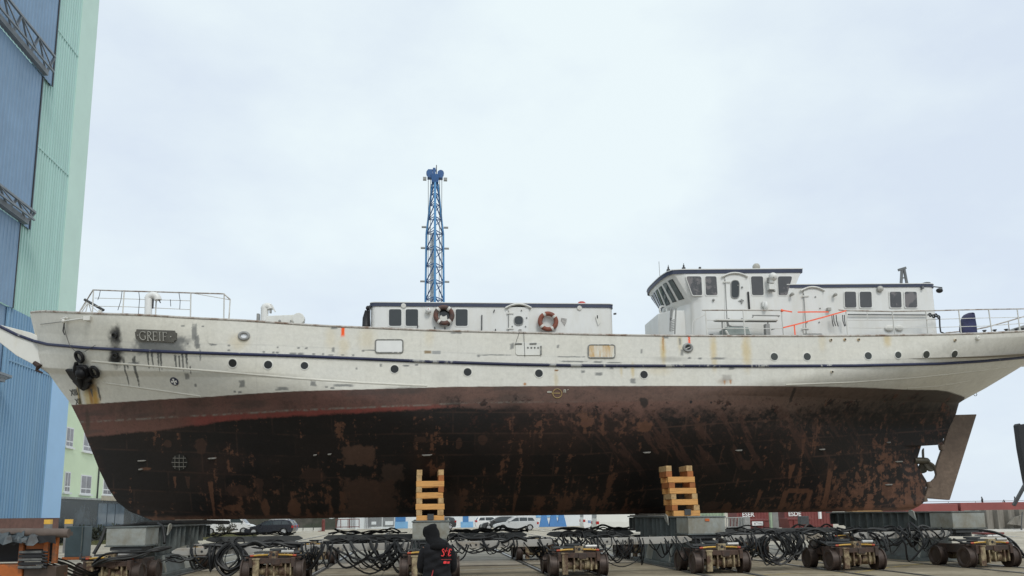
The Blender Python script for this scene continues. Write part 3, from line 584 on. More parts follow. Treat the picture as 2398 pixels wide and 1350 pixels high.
for d, t in ((V(.06, 0, 1), V(.45, .85, 0)), (V(-.12, .25, -.90), V(1, -.7, -.35)), (V(.62, -.25, -.80), V(1, -.6, .5))):      # one blade up, two swept down
    d = d/np.linalg.norm(d); t = t-d*(t@d); t /= np.linalg.norm(t); ax_ = np.cross(d, t); rows = []
    for rr, wd in ((.05, .09), (.14, .14), (.24, .17), (.34, .19), (.43, .17), (.49, .11), (.53, .02)):
        rows.append([hub+d*rr+t*wd*s+ax_*.05*(s*s-.4) for s in (-1, -.5, 0, .5, 1)])
    mb = MB(); mb.grid(rows); b_ = mb.build('propeller_blade', PROP, SHIP, smooth=60); so_ = b_.modifiers.new('thick', 'SOLIDIFY'); so_.thickness = .04
MB().torus(aty(2284, 924, YC), (0, 1, 0), .07, .012, 14, 6).build('shackle', DGREY, SHIP)

# ------------------------------------------------------------------ anchor housed against the bow
AN = thing('anchor', 'black stockless anchor hauled up against the white bow', 'anchor', tuple(hp(200, 885, .1)[0]))
AB = pm('anchor_black', (.007, .007, .009), .55, spec=.3, var=.4, scale=9)
for cx, cy, rx, ry, t0 in ((191.5, 835, 10.0, 15.5, 28), (226, 868.5, 9.5, 14.5, 32)):
    pts = []; c, s = math.cos(R(t0)), math.sin(R(t0))
    for k in range(24):
        a = 2*math.pi*k/24; u, v = rx*.70*math.cos(a), ry*.76*math.sin(a); pts.append(hp(cx+u*c-v*s*-1, cy+v*c*1-u*s*-1*-1, .10)[0])
    MB().tube(pts, .062, 8, closed=True).build('fluke_ring', AB, AN, smooth=50)
mb = MB(); mb.prism([hp(a, b, .05)[0] for a, b in [(162, 862), (180, 863), (181, 852), (192, 853), (205, 853), (211, 860), (214, 872), (216, 880), (213, 888), (220, 897), (213, 908), (205, 912), (196, 906), (184, 892), (174, 880)]], hp(200, 885)[1]*.16); mb.build('crown', AB, AN, bevel=.04)
mb = MB(); q = lambda a, b, o=.14: hp(a, b, o)[0]
mb.tube([q(200, 905), q(199, 880, .25), q(198, 860, .2)], [.10, .13, .09], 8); mb.ball(q(200, 868, .2), .2, 12); mb.build('shank', AB, AN, smooth=50)
for a, b, c, d in ((184, 866, 187, 848), (212, 886, 222, 877)): MB().tube([q(a, b), q(c, d)], [.12, .07], 8).build('arm', AB, AN, smooth=50)
MB().tube([q(182, 888), q(196, 900), q(212, 906)], [.09, .12, .06], 8).build('tripping_palm', pm('anchor_grey', (.02, .02, .023), .5, var=.4), AN, smooth=50)
# boom and lashing wire on the bow plating
mb = MB(); mb.mat(0).tube([hp(157, 752, .12)[0], hp(205, 746, .12)[0]], .03, 8); mb.ball(hp(157, 752, .12)[0], .08, 8); mb.box(hp(210, 746, .1)[0], (.22, .12, .16)); mb.tube([hp(150, 748, .1)[0], hp(163, 744, .1)[0]], .04, 6)
mb.mat(1).tube([hp(156, 754, .1)[0], hp(157, 772, .08)[0], hp(160, 785, .08)[0], hp(172, 812, .12)[0], hp(188, 826, .1)[0]], .012, 5); mb.tube([hp(204, 823, .1)[0], hp(227, 808, .06)[0]], .01, 5)
mb.tube([hp(153, 753, .04)[0], hp(120, 757, .02)[0], hp(95, 760, .02)[0]], .008, 5); mb.tube([hp(157, 756, .1)[0], hp(154, 775, .1)[0], hp(158, 784, .1)[0]], .022, 6)
mb.build('mooring_boom', [RAILW, DGREY], SHIP, smooth=50)
MB().tube([aty(80, 850, YC-.2), aty(92, 858, YC-.22), aty(86, 868, YC-.2), aty(100, 874, YC-.18)], [.08, .12, .06, .03], 8).build('bobstay_eye', pm('rusty_black', (.05, .03, .025), .8), SHIP)

# ================================================================== superstructure
YW = 29.25
def rquad(cor, r=.14, n=4):                        # rounded four-cornered outline, from four corner points (clockwise)
    c = [V(*p) for p in cor]; out = []
    for i in range(4):
        p, a, b = c[i], c[i-1], c[(i+1) % 4]; la, lb = np.linalg.norm(a-p), np.linalg.norm(b-p); q = r*min(la, lb)
        s, e = p+(a-p)/la*q, p+(b-p)/lb*q
        for k in range(n+1):
            t = k/n; out.append(s*(1-t)**2+2*p*t*(1-t)+e*t*t)
    return out
def window(parent, cor, Y, y_out=-1, frame=2.0, r=.16, glass=None, name='window'):
    cx = sum(p[0] for p in cor)/4; cy = sum(p[1] for p in cor)/4
    big = [(cx+(a-cx)*(1+2*frame/abs(cor[1][0]-cor[0][0])), cy+(b-cy)*(1+2*frame/abs(cor[3][1]-cor[0][1]))) for a, b in cor]
    mb = MB(); mb.mat(0).prism(rquad([aty(a, b, Y) for a, b in big], r), (0, .016*y_out, 0))
    mb.mat(1).prism(rquad([aty(a, b, Y) for a, b in cor], r), (0, .022*y_out, 0))
    return mb.build(name, [WHITE2, glass or GLASS], parent)
def rect(x0, y0, x1, y1): return [(x0, y0), (x1, y0), (x1, y1), (x0, y1)]
def plan(x0, x1, y0, y1, r, n=6):
    out = []
    for cx, cy, a0 in ((x0+r, y0+r, 180), (x1-r, y0+r, 270), (x1-r, y1-r, 0), (x0+r, y1-r, 90)):
        out += [(cx+r*math.cos(R(a0+90*k/n)), cy+r*math.sin(R(a0+90*k/n))) for k in range(n+1)]
    return out
def loft(mb, rings, cap=True):
    n = len(rings[0]); b = len(mb.v); vs = [p for r in rings for p in r]
    fs = [(i*n+j, i*n+(j+1) % n, (i+1)*n+(j+1) % n, (i+1)*n+j) for i in range(len(rings)-1) for j in range(n)]
    if cap: fs.append(tuple((len(rings)-1)*n+j for j in range(n)))
    return mb._add(vs, fs)
def house(name, pl, z0, ztop, trim, over=.03):     # ztop: function of x
    mb = MB(); loft(mb, [[V(x, y, z0) for x, y in pl], [V(x, y, ztop(x)-trim*.5) for x, y in pl]], cap=False); h = mb.build(name, WHITE2, SHIP, smooth=35)
    cx = sum(p[0] for p in pl)/len(pl); cy = sum(p[1] for p in pl)/len(pl); g = lambda x, y, o: (x+o*np.sign(x-cx), y+o*np.sign(y-cy))
    mb = MB(); loft(mb, [[V(*g(x, y, over), ztop(x)-trim) for x, y in pl], [V(*g(x, y, over), ztop(x)) for x, y in pl]]); mb.mat(1)
    loft(mb, [[V(*g(x, y, over+.012), ztop(x)+.001) for x, y in pl], [V(*g(x, y, over+.012), ztop(x)+.03) for x, y in pl]]); mb.build('roof_edge', [NAVY, WHITE2], h, smooth=35)
    return h
def zline(p, q): return lambda x: p[2]+(q[2]-p[2])*(x-p[0])/(q[0]-p[0])
def door(parent, x0, x1, ytop, ybot, Y, lean=0.0, port=None, hood=True, skew=0):
    arch = [(x0, ybot+0), (x0+skew*.0, ytop+10)]+[(x0+(x1-x0)*(1-math.cos(R(a)))/2, ytop+10-8*math.sin(R(a))) for a in range(20, 170, 20)]+[(x1, ytop+10), (x1, ybot)]
    mb = MB(); mb.mat(0).prism([aty(a, b, Y) for a, b in arch], (0, -.03, 0))
    mb.mat(1).tube([aty(x0+1, ytop+14, Y-.035), aty(x0+1+lean, ybot, Y-.035)], .018, 6)
    for yy in (ytop+20, ybot-12):
        if yy < ybot-4: mb.mat(2).beam(aty(x0-3, yy, Y-.05), aty(x0+13, yy, Y-.05), .03, .05)
    mb.mat(1)
    for fx, fy in ((.65, .2), (.9, .45), (.2, .75), (.85, .75)): mb.ball(aty(x0+(x1-x0)*fx, ytop+(ybot-ytop)*fy, Y-.05), .03, 6)
    if port:
        mb.mat(3).prism(rquad([aty(a, b, Y-.03) for a, b in rect(*port)], .5, 6), (0, -.02, 0)); cxp = rquad([aty(a, b, Y-.05) for a, b in rect(*port)], .5, 6); mb.mat(1).tube(cxp, .018, 6, closed=True)
    d = mb.build('door', [WHITE2, GREYM, RAILW, GLASS], parent, smooth=35)
    if hood:
        mb = MB(); mb.tube([aty(x0-6+(x1-x0+12)*k/12, ytop-1+9*(2*k/12-1)**2, Y-.06) for k in range(13)], .045, 6); mb.build('rain_hood', RAILW, parent, smooth=60)
    return d
# ---- midship deckhouse
pa, pb = aty(868, 709.5, YW), aty(1435, 713.5, YW); zt = zline(pa, pb)
mid = house('deckhouse', plan(pa[0], pb[0], YW, 2*YC-YW, .22), 7.3, zt, .135)
for x0, x1 in ((911, 940), (950, 979), (1067, 1095)): window(mid, rect(x0, 725, x1, 764), YW, frame=2.2)
window(mid, rect(1029, 725, 1054, 764), YW, frame=2)
door(mid, 1190, 1238, 714, 782, YW, port=(1204, 741, 1225, 762))
mb = MB(); mb.mat(0).lathe([(.09, 0), (.09, .03), (.001, .035)], aty(945, 716.5, YW-.01), (0, -1, 0), 18); mb.lathe([(.09, 0), (.09, .03), (.001, .035)], aty(1357, 722, YW-.01), (0, -1, 0), 18); mb.build_each('vent_cover', RAILW, mid, smooth=40)
mb = MB(); mb.mat(0).ball(aty(1003, 728, YW-.12), .115, 14); mb.mat(1).ball(aty(1003, 724, YW-.235), .02, 6); mb.build('ball_lamp', [WHITE2, pm('red_dot', (.5, .03, .03), .5)], mid, smooth=60)
mb = MB(); mb.mat(0)
for pts in ([(1128.5, 738), (1128, 777)], [(1156, 732), (1158, 726)], [(1160.5, 771), (1160.5, 777)], [(978, 762), (978, 768)], [(1018, 766), (1018, 772)], [(1042, 766), (1042, 772)], [(1399, 739), (1399, 746)]): mb.tube([aty(a, b, YW-.04) for a, b in pts], .022, 6)
mb.mat(1).prism(rquad([aty(a, b, YW-.02) for a, b in ((1394, 742), (1400, 740), (1406, 756), (1400, 762))], .1), (0, -.02, 0))
mb.mat(1).tube([aty(1405, 756, YW-.03), aty(1400, 763, YW-.03)], .015, 5); mb.mat(2).prism([aty(a, b, YW-.004) for a, b in ((1314, 745), (1328, 747), (1326, 756), (1322, 764), (1314, 752))], (0, -.012, 0))
mb.box(aty(1218, 775, YW-.08), (.1, .1, .1)); mb.build_each('wall_fitting', [DGREY, WHITE, pm('peeling_sticker', (.42, .40, .38), .6, var=.5, scale=14)], mid)
mb = MB(); mb.lathe([(.17, 0), (.17, .04), (.11, .10), (.001, .13)], aty(1362, 713.5, YC-1.6), (0, 0, 1), 18); mb.build('roof_vent', pm('red_paint', (.45, .06, .05), .5), mid, smooth=50)
mb = MB(); mb.mat(0).ball(aty(862, 722, YW+.1), .09, 10); mb.tube([aty(861, 728, YW+.1), aty(858, 746, YW+.2), aty(857, 767, YW+.1)], [.1, .14, .14], 8); mb.tube([aty(866, 716, YW), aty(865, 740, YW-.1), aty(866, 765, YW)], .03, 6); mb.build('bagged_fitting', BLACK, mid, smooth=60)
MB().beam(aty(1437, 736, YW), aty(1443, 735, YW), .06, .06).build('side_lamp', DGREY, mid)
# ---- lifebuoys hang on the house side
def lifebuoy(a, b, label, colr, tt):
    c = aty(a, b, YW-.16); o = thing('lifebuoy', label, 'lifebuoy', tuple(c), 'lifebuoys on the midship deckhouse')
    MB().torus(c, (0, 1, 0), .305, .088, 40, 12).build('ring', colr, o, smooth=60)
    for k in range(4):
        an = tt+k*math.pi/2+(.0 if k % 2 else .18)
        d = V(math.cos(an), 0, math.sin(an)); pc = c+d*.305; e = np.cross(d, V(0, 1, 0)); b_ = MB()
        b_.torus(pc, e, .092, .0, 14, 4) if False else b_.tube([pc-e*.045, pc+e*.045], .093, 14, caps=False); b_.build('reflective_band', pm('pale_band', (.62, .60, .56), .5, var=.15), o, smooth=60)
    mb = MB(); mb.tube([c+V(math.cos(t)*.40, -.02, math.sin(t)*.40) for t in [R(200+10*k) for k in range(10)]], .012, 5); mb.build('grab_line', GREYM, o)
    return o
ORB = pm('faded_orange', (.25, .075, .045), .7, var=.3, scale=8, col2=(.12, .06, .05), amt2=.35, scale2=4)
ORD = pm('dirty_orange', (.17, .075, .055), .75, var=.4, scale=8, col2=(.07, .05, .045), amt2=.55, scale2=4)
lifebuoy(1039.5, 739, 'dirty brown lifebuoy hanging over a window of the deckhouse', ORD, .75)
lifebuoy(1283.5, 753.5, 'orange lifebuoy with white bands on the blank deckhouse wall beside the door', ORB, .5)
mb = MB(); mb.prism([aty(a, b, YW-.10) for a, b in ((1030, 752), (1030, 742), (1033, 738), (1037, 742), (1042, 741), (1046, 738), (1048, 752), (1044, 756), (1034, 756))], (0, .06, 0)); mb.build('lamp_box', WHITE, mid)
# ---- wheelhouse
zr_ = lambda x: 11.08+.030*(x-9.68)
YCW = 30.9
half_r = [(9.42, 30.9), (9.42, 30.5), (9.44, 30.1), (9.49, 29.78), (9.56, 29.5), (9.72, 29.3), (10.1, 29.25), (10.6, 29.25)]
half_s = [(9.76, 30.9), (9.86, 30.5), (9.98, 30.1), (10.09, 29.9), (10.22, 29.68), (10.42, 29.45), (10.75, 29.3), (11.1, 29.25)]
xr1, xs1 = aty(1877, 633, YW)[0], aty(1848, 708, YW)[0]
def sym(h, xe): return h+[(xe, h[-1][1])]+[(xe, 2*YCW-h[-1][1])]+[(x, 2*YCW-y) for x, y in h[::-1][:-1]]
pr, ps = sym(half_r, xr1), sym(half_s, xs1)
zfr = lambda x: zr_(x)-.12*max(0, 9.68-x)
mb = MB(); ZS = 9.92
pb_ = sym([(10.0, 30.9), (10.02, 30.5), (10.1, 30.15), (10.16, 29.93), (10.28, 29.70), (10.48, 29.46), (10.8, 29.3), (11.1, 29.25)], xs1)
pb2 = [(x, y) for x, y in pb_]
dens = lambda r: [V(*r[i])+(V(*r[(i+1) % len(r)])-V(*r[i]))*k/4 for i in range(len(r)) for k in range(4)]
ring_s, ring_r = dens([(x, y, ZS) for x, y in ps]), dens([(x, y, zfr(x)-.06) for x, y in pr])
loft(mb, [dens([(x, y, 7.4) for x, y in pb2]), dens([(x, y, ZS-.1) for x, y in pb2])]+[[a+(b-a)*k/6 for a, b in zip(ring_s, ring_r)] for k in range(7)], cap=False)
whl = mb.build('wheelhouse', WHITE2, SHIP, smooth=28)
mb = MB(); ex = lambda x, y, o: (x+o*(-1 if x < 11 else 1), y+o*(np.sign(y-YCW) if abs(y-YCW) > .5 else 0))
loft(mb, [[V(*ex(x, y, .02), zfr(x)-.15) for x, y in pr], [V(*ex(x, y, .03), zfr(x)) for x, y in pr]]); mb.mat(1)
loft(mb, [[V(*ex(x, y, .045), zfr(x)+.001) for x, y in pr], [V(*ex(x, y, .045), zfr(x)+.035) for x, y in pr]]); mb.build('roof_edge', [NAVY, WHITE2], whl, smooth=35)
# front windows lie on the raked front, measured along it from the near corner (0) to the middle (1)
def along(h, u):
    p = [V(a, b) for a, b in h]; d = [np.linalg.norm(p[i+1]-p[i]) for i in range(len(p)-1)]; s = u*sum(d); i = 0
    while i < len(d)-1 and s > d[i]: s -= d[i]; i += 1
    return p[i]+(p[i+1]-p[i])*min(s/d[i], 1.0)
fr_r, fr_s = half_r[::-1][2:], half_s[::-1][2:]
_d = [math.dist(fr_r[i], fr_r[i+1]) for i in range(len(fr_r)-1)]; _cum = np.concatenate([[0], np.cumsum(_d)])/sum(_d)
def fpt(u, v, off, far=False):
    t = float(np.interp(u, _cum, np.arange(len(_cum)))); i = min(int(t), len(fr_r)-2); t -= i
    a = V(*fr_s[i])*(1-t)+V(*fr_s[i+1])*t; b = V(*fr_r[i])*(1-t)+V(*fr_r[i+1])*t
    P = V(a[0]+(b[0]-a[0])*v, a[1]+(b[1]-a[1])*v, ZS+(zfr(b[0])-.06-ZS)*v)+V(-.85, -.3, -.35)*off
    if far: P[1] = 2*YCW-P[1]
    return P
FGL = pm('front_glass', (.10, .125, .125), .05, var=.35, scale=2, spec=.7)
for u0, u1, v0, v1 in ((.10, .27, .10, .80), (.36, .54, .09, .79), (.64, .82, .08, .78), (.90, 1.0, .07, .77)):
    for far in (False, True):
        mb = MB()
        for k, (o, g) in enumerate(((.016, .0), (.026, .014))):
            mb.mat(k).grid([[fpt(u0+g+(u1-u0-2*g)*i/8, v0+1.2*g+(v1-v0-2.4*g)*j/6, o, far) for i in range(9)] for j in range(7)])
        mb.build('window', [DGREY, FGL], whl)
SGL = pm('side_glass', (.075, .075, .078), .06, var=.2, scale=1.2, col2=(.17, .155, .155), amt2=.38, scale2=1.1, soft2=.02, spec=.6)
window(whl, [(1606, 648), (1642, 648), (1644, 692), (1622, 692)], YW, glass=SGL); window(whl, [(1651, 648), (1677, 648), (1680, 692), (1653, 692)], YW, glass=SGL)
window(whl, [(1758, 648), (1786, 648), (1788, 692), (1761, 692)], YW, glass=SGL); window(whl, [(1821, 648), (1855, 648), (1843, 692), (1823, 692)], YW, glass=SGL)
door(whl, 1697, 1745, 641, 782, YW, lean=6, port=(1712, 657, 1731, 699))
mb = MB(); mb.tube([aty(1752, 684, YW-.04), aty(1755, 724, YW-.04)], .035, 8); mb.build('grab_rail', BLACK, whl)
mb = MB(); mb.mat(0).ball(aty(1810, 649, YW-.25), .17, 14); mb.lathe([(.1, 0), (.1, .16)], aty(1807, 664, YW-.2), (0, 0, 1), 12); mb.box(aty(1806, 673, YW-.16), (.24, .2, .22)); mb.mat(1); mb.box(aty(1799, 657, YW-.16), (.08, .1, .2)); mb.tube([aty(1798, 682, YW-.14), aty(1815, 682, YW-.14)], .04, 6); mb.ball(aty(1812, 650, YW-.41), .025, 6); mb.build('horn_and_lamp', [WHITE2, GREYM], whl, smooth=40)
mb = MB(); mb.ball(aty(1793, 717, YW-.12), (.09, .12, .19), 12); mb.box(aty(1787, 713, YW-.08), (.07, .1, .2)); mb.build('deck_lamp', WHITE2, whl, smooth=50)
mb = MB(); mb.lathe([(.09, -.12), (.15, .0), (.15, .08), (.10, .16), (.001, .19)], aty(1771, 628, YC-1.5), (0.1, 0, 1), 16); mb.tube([aty(1770, 640, YC-1.6), aty(1770, 631, YC-1.5)], .05, 6); mb.build('satellite_dome', pm('beige_plastic', (.42, .40, .35), .5), whl, smooth=50)
mb = MB()
for a, b, y in ((1601, 627, YW+.3), (1565, 631, YW+.8)):
    mb.tube([aty(a, b+8, y), aty(a, b-6, y)], [.05, .03], 6); mb.box(aty(a, b+3, y), (.12, .1, .1)); mb.tube([aty(a, b-4, y), aty(a, b-10, y)], .012, 5)
mb.box(aty(1639, 629, YW+.4), (.08, .08, .1)); mb.build('roof_light', DGREY, whl)
MB().tube([aty(1543, 613, YC-.6), aty(1545.5, 655, YC-.6)], .012, 5).build('whip_aerial', GREYM, whl)
mb = MB(); a = aty(1562, 727, 29.75); mb.prism([V(9.75, 29.75, 7.5), V(9.34, 30.3, 7.5), V(9.34, 32.2, 7.5), V(9.7, 32.7, 7.5), V(11.2, 32.7, 7.5), V(11.2, 29.75, 7.5)], (0, 0, a[2]-7.5)); mb.build('spray_casing', WHITE2, whl, bevel=.03)
mb = MB(); p0, p1 = aty(1578, 725, YW-.2), aty(1573, 783, YW-.25)
mb.mat(0); mb.beam(aty(1575, 722, YW-.2), aty(1571, 748, YW-.2), .2, .05); mb.beam(aty(1583, 723, YW-.2), aty(1580, 783, YW-.2), .04, .05); mb.beam(aty(1571, 724, YW-.2), aty(1569, 775, YW-.2), .04, .05)
for k in range(7): mb.beam(aty(1569, 752+4*k, YW-.2), aty(1581, 749+4*k, YW-.2), .05, .03)
mb.mat(1).beam(aty(1576, 726, YW-.24), aty(1573, 744, YW-.24), .1, .03); mb.build('folded_ladder', [GREYM, WHITE], whl)
mb = MB(); mb.torus(aty(1553, 727, 30.3), (.3, -1, 0), .17, .035, 20, 8); mb.build('cable_reel', WHITE2, whl, smooth=60)
mb = MB(); mb.ball(aty(1671, 703, YW-.05), .05, 8); mb.box(aty(1737, 706, YW-.06), (.05, .06, .16)); mb.beam(aty(1730, 705, YW-.06), aty(1738, 705, YW-.06), .03, .03); mb.ball(aty(1738, 673, YW-.06), .04, 8); mb.build_each('wall_fitting', GREYM, whl)
# ---- aft deckhouse
pa, pb = aty(1850, 668, YW), aty(2186, 665.5, YW); zt = zline(pa, pb); xa1 = aty(2200, 780, YW)[0]
pl = plan(xs1-.02, aty(2186, 668, YW)[0]+.12, YW+.012, 2*YC-YW, .35); pl = [(xs1-.02, YW+.012)]+[p for p in pl if p[0] > xs1+1]+[(xs1-.02, 2*YC-YW)]
aft = house('aft_deckhouse', pl, 7.3, zt, .12)
for x0, x1 in ((1977, 2003.5), (2012.5, 2040), (2083, 2109.5), (2118, 2146)): window(aft, [(x0, 684), (x1, 684), (x1+1.5, 721), (x0+1.5, 721)], YW, glass=SGL)
door(aft, 1881, 1925, 674, 782, YW, lean=6)
mb = MB(); mb.lathe([(.13, 0), (.12, .08), (.001, .14)], aty(2060, 678, YW-.02), (0, -1, 0), 16); mb.lathe([(.05, -.05), (.07, .1), (.02, .14)], aty(1954, 692, YW-.08), (.2, -1, .2), 10); mb.lathe([(.05, -.05), (.07, .1), (.02, .14)], aty(1853, 691, YW-.08), (.2, -1, .2), 10); mb.box(aty(1941, 725, YW-.08), (.14, .12, .12)); mb.build_each('flood_lamp', pm('beige_lamp', (.40, .39, .36), .5), aft, smooth=40)
mb = MB(); mb.ball(aty(2200, 681, YW+.2), (.14, .12, .10), 10); mb.tube([aty(2178, 671, YW+.3), aty(2206, 674, YW+.1), aty(2206, 680, YW+.15)], .022, 6); mb.build('stern_lamp', BLACK, aft, smooth=50)
mb = MB(); mb.tube([aty(2110, 668, YC-.4), aty(2112, 632, YC-.4), aty(2117, 630, YC-.4), aty(2124, 666, YC-.4)], .06, 6); mb.beam(aty(2104, 633, YC-.4), aty(2121, 628, YC-.4), .1, .1); mb.tube([aty(2113, 652, YC-.4), aty(2121, 650, YC-.4)], .03, 5); mb.build('mast_bracket', pm('mast_grey', (.15, .155, .16), .5), aft)
mb = MB(); mb.lathe([(.15, 0), (.17, .06), (.05, .10)], aty(2169, 667, YW+.4), (0, 0, 1), 14); mb.box(aty(2160, 674, YW-.05), (.08, .1, .12)); mb.build('roof_vent', pm('mast_grey', (.15, .155, .16), .5), aft, smooth=40)
mb = MB(); mb.ball(aty(2083, 769, YW-.04), (.2, .05, .13), 10); mb.ball(aty(2107, 769, YW-.04), (.18, .05, .12), 10); mb.build_each('vent_dome', RAILW, aft, smooth=50)
mb = MB(); mb.tube([aty(1986, 737, YW-.08), aty(2174, 738, YW-.08)], .026, 6); mb.build('grab_rail', pm('mast_grey', (.15, .155, .16), .5), aft)
# ---- railings (each run of rails is one railing with its own posts)
def yedge(px, py, inset=.12):
    P, n = hp(px, min(py, 789)); return YC-float(hull_b(P[0], zrail(P[0])))+inset
def railing(name, tops, mids, posts, Y, rt=.026, rm=.014, mat=RAILW, topm=RAILG):
    mb = MB().mat(0); mb.tube([aty(a, b, Y if not callable(Y) else Y(a)) for a, b in tops], rt, 6); mb.mat(1)
    for m_ in mids: mb.tube([aty(a, b, Y if not callable(Y) else Y(a)) for a, b in m_], rm, 5)
    r_ = mb.build(name, [topm, mat], SHIP, smooth=60)
    for a, b, c, d in posts: MB().tube([aty(a, b, Y if not callable(Y) else Y(a)), aty(c, d, Y if not callable(Y) else Y(a))], .024, 6).build('post', RAILW, r_, smooth=60)
    return r_
yb = lambda a: YC-max(.25, float(np.interp(a, [180, 218, 300, 400, 560, 700], [.5, .8, 1.45, 2.1, 2.9, 3.2])))+.1
fr = railing('bow_railing', [(185, 733), (218, 679.5), (290, 682), (366, 684), (447, 686.5), (524, 688.5), (539, 702)], [[(222, 698.5), (300, 700.5), (445, 705)], [(222, 717.5), (300, 719), (445, 725.5)], [(450, 687), (530, 701), (539, 703)], [(201, 704), (212, 716), (234, 734)]],
             [(219, 679, 216, 738), (291, 682, 287, 738), (367, 684, 364, 742), (447, 686, 446, 745), (525, 688, 524, 748), (539, 702, 536, 748)], yb)
mb = MB()
for pts in ([(235, 680), (233, 692), (229, 703)], [(286, 682), (283, 705), (276, 727)], [(325, 683), (327, 700), (324, 738)], [(419, 686), (422, 705), (421, 725)], [(399, 702), (400, 718)]): mb.tube([aty(a, b, yb(a)-.02) for a, b in pts], .012, 5)
mb.build_each('hanging_cord', DGREY, fr)
mb = MB().mat(0).tube([aty(198, 702, YC-.55), aty(243, 727, YC-.7)], .05, 8); mb.mat(1)
for p in ((206, 710), (190, 733)), ((206, 712), (200, 734)), ((208, 712), (215, 735)), ((205, 705), (186, 732)): mb.tube([aty(*p[0], YC-.6), aty(*p[1], YC-.55)], .018, 5)
mb.box(aty(235, 731, YC-.7), (.12, .1, .14)); mb.build('searchlight_stand', [DGREY, RAILW], SHIP, smooth=40)
def gooseneck(px, pb, top, r, Y, w2):
    mb = MB(); c = aty(px+w2/2, top+w2/2+2, Y); s = 1880/31/1.0; q = w2/2/62
    mb.tube([aty(px, pb, Y), aty(px+1, top+w2/2+2, Y)]+[c+V(-q*math.cos(R(a)), 0, q*math.sin(R(a))) for a in range(20, 181, 20)], r, 12); return mb
mb = gooseneck(347, 742, 690, .13, YC-1.9, 22); mb.build('gooseneck_vent', WHITE2, SHIP, smooth=50)
mb = MB(); mb.box(aty(358, 712, YC-1.9), (.05, .05, .35)); mb.tube([aty(370, 700, YC-1.9), aty(374, 706, YC-1.9), aty(376, 710, YC-1.9)], .02, 5); mb.build('vent_hook', DGREY, SHIP)
mb = gooseneck(619, 755, 716, .14, YC-1.5, 14); mb.mat(1).box(aty(634, 724, YC-1.55), (.07, .1, .32)); mb.mat(0).beam(aty(634, 713, YC-1.6), aty(645, 731, YC-1.6), .05, .05); mb.build('gooseneck_vent', [WHITE2, GREYM], SHIP, smooth=50)
mb = MB(); z1 = aty(650, 738, YC-1.6); mb.mat(0).hexa([V(*aty(604, 757, YC-1.6)), V(*aty(704, 765, YC-1.6)), V(*aty(704, 765, YC-1.6))+V(0, 1.6, 0), V(*aty(604, 757, YC-1.6))+V(0, 1.6, 0), V(*aty(628, 740, YC-1.6)), V(*aty(698, 737, YC-1.6)), V(*aty(698, 737, YC-1.6))+V(0, 1.6, 0), V(*aty(628, 740, YC-1.6))+V(0, 1.6, 0)])
mb.mat(1); mb.ball(aty(655, 752, YC-1.62), .05, 8); mb.box(aty(605, 745, YC-1.4), (.1, .2, .3)); mb.box(aty(707, 752, YC-1.5), (.2, .15, .14)); mb.tube([aty(681, 750, YC-1.63), aty(681, 756, YC-1.63)], .025, 6); mb.mat(0).lathe([(.22, 0), (.22, .25)], aty(701, 750, YC-1.55), (0, -1, 0), 16)
mb.build('windlass', [WHITE, GREYM], SHIP, bevel=.03)
Y1 = YC-3.25
ml = railing('midship_railing', [(1644, 727), (1740, 727), (1834, 727.5)], [[(1655, 750), (1750, 751)], [(1655, 770), (1835, 770)], [(1652, 729), (1650, 738), (1624, 752), (1621, 762), (1621, 787)]], [(1652, 730, 1656, 787), (1740, 728, 1745, 788), (1830, 728, 1835, 788)], Y1, rm=.016)
mb = MB(); mb.mat(0).beam(aty(1674, 751, Y1+.5), aty(1818, 752, Y1+.5), .3, .05); mb.mat(1)
for a, b, c, d in ((1691, 753, 1692, 786), (1798, 754, 1800, 788), (1674, 753, 1818, 754), (1762, 739, 1826, 740), (1764, 740, 1762, 744), (1822, 740, 1824, 743)): mb.tube([aty(a, b, Y1+.45), aty(c, d, Y1+.45)], .026, 6)
mb.mat(1).tube([aty(1703, 755, Y1+.45), aty(1706, 763, Y1+.45), aty(1714, 766, Y1+.45), aty(1740, 766, Y1+.45)], .04, 6); mb.build('bench', [RAILW, GREYM], SHIP)
mb = MB(); GRN = pm('grey_green_cover', (.30, .34, .32), .6)
a, b, c, d = [aty(*p, Y1+.3) for p in ((1700, 766), (1753, 766), (1761, 790), (1706, 790))]; mb.hexa([d, c, c+V(0, .9, 0), d+V(0, .9, 0), a, b, b+V(0, .9, 0), a+V(0, .9, 0)])
mb.mat(1).beam(aty(1699, 774, Y1+.2), aty(1708, 790, Y1+.2), .1, .08); mb.mat(2).beam(aty(1708, 786, Y1+.25), aty(1760, 785, Y1+.25), .06, .06); mb.build('skylight', [GRN, WHITE, DGREY], SHIP, bevel=.03)
mb = MB(); mb.mat(0).box(aty(1796, 775, Y1+.4), (.16, .2, .5)); mb.mat(1).box(aty(1665, 786, Y1+.3), (.13, .13, .08)); mb.beam(aty(1806, 773, Y1+.3), aty(1815, 770, Y1+.3), .03, .03); mb.build('deck_locker', [GREYM, DGREY], SHIP)
Y2 = lambda a: YC-float(np.interp(a, [1980, 2200, 2300, 2398, 2450], [3.2, 2.75, 2.2, 1.3, .6]))
st = railing('stern_railing', [(1964, 726), (1981, 728), (2090, 730), (2168, 728.5), (2245, 726.5), (2315, 725), (2383, 724), (2430, 723)], [[(1985, 750), (2090, 751), (2200, 748), (2310, 745), (2420, 743)], [(1990, 768), (2092, 769), (2200, 767), (2310, 764), (2420, 756)], [(2030, 727), (2032, 749)]],
             [(1981, 728, 1985, 787), (2089, 730, 2096, 786), (2168, 729, 2173, 785), (2245, 727, 2251, 783), (2315, 725, 2323, 781), (2382, 724, 2389, 778)], Y2)
mb = MB(); yy = YC-.6
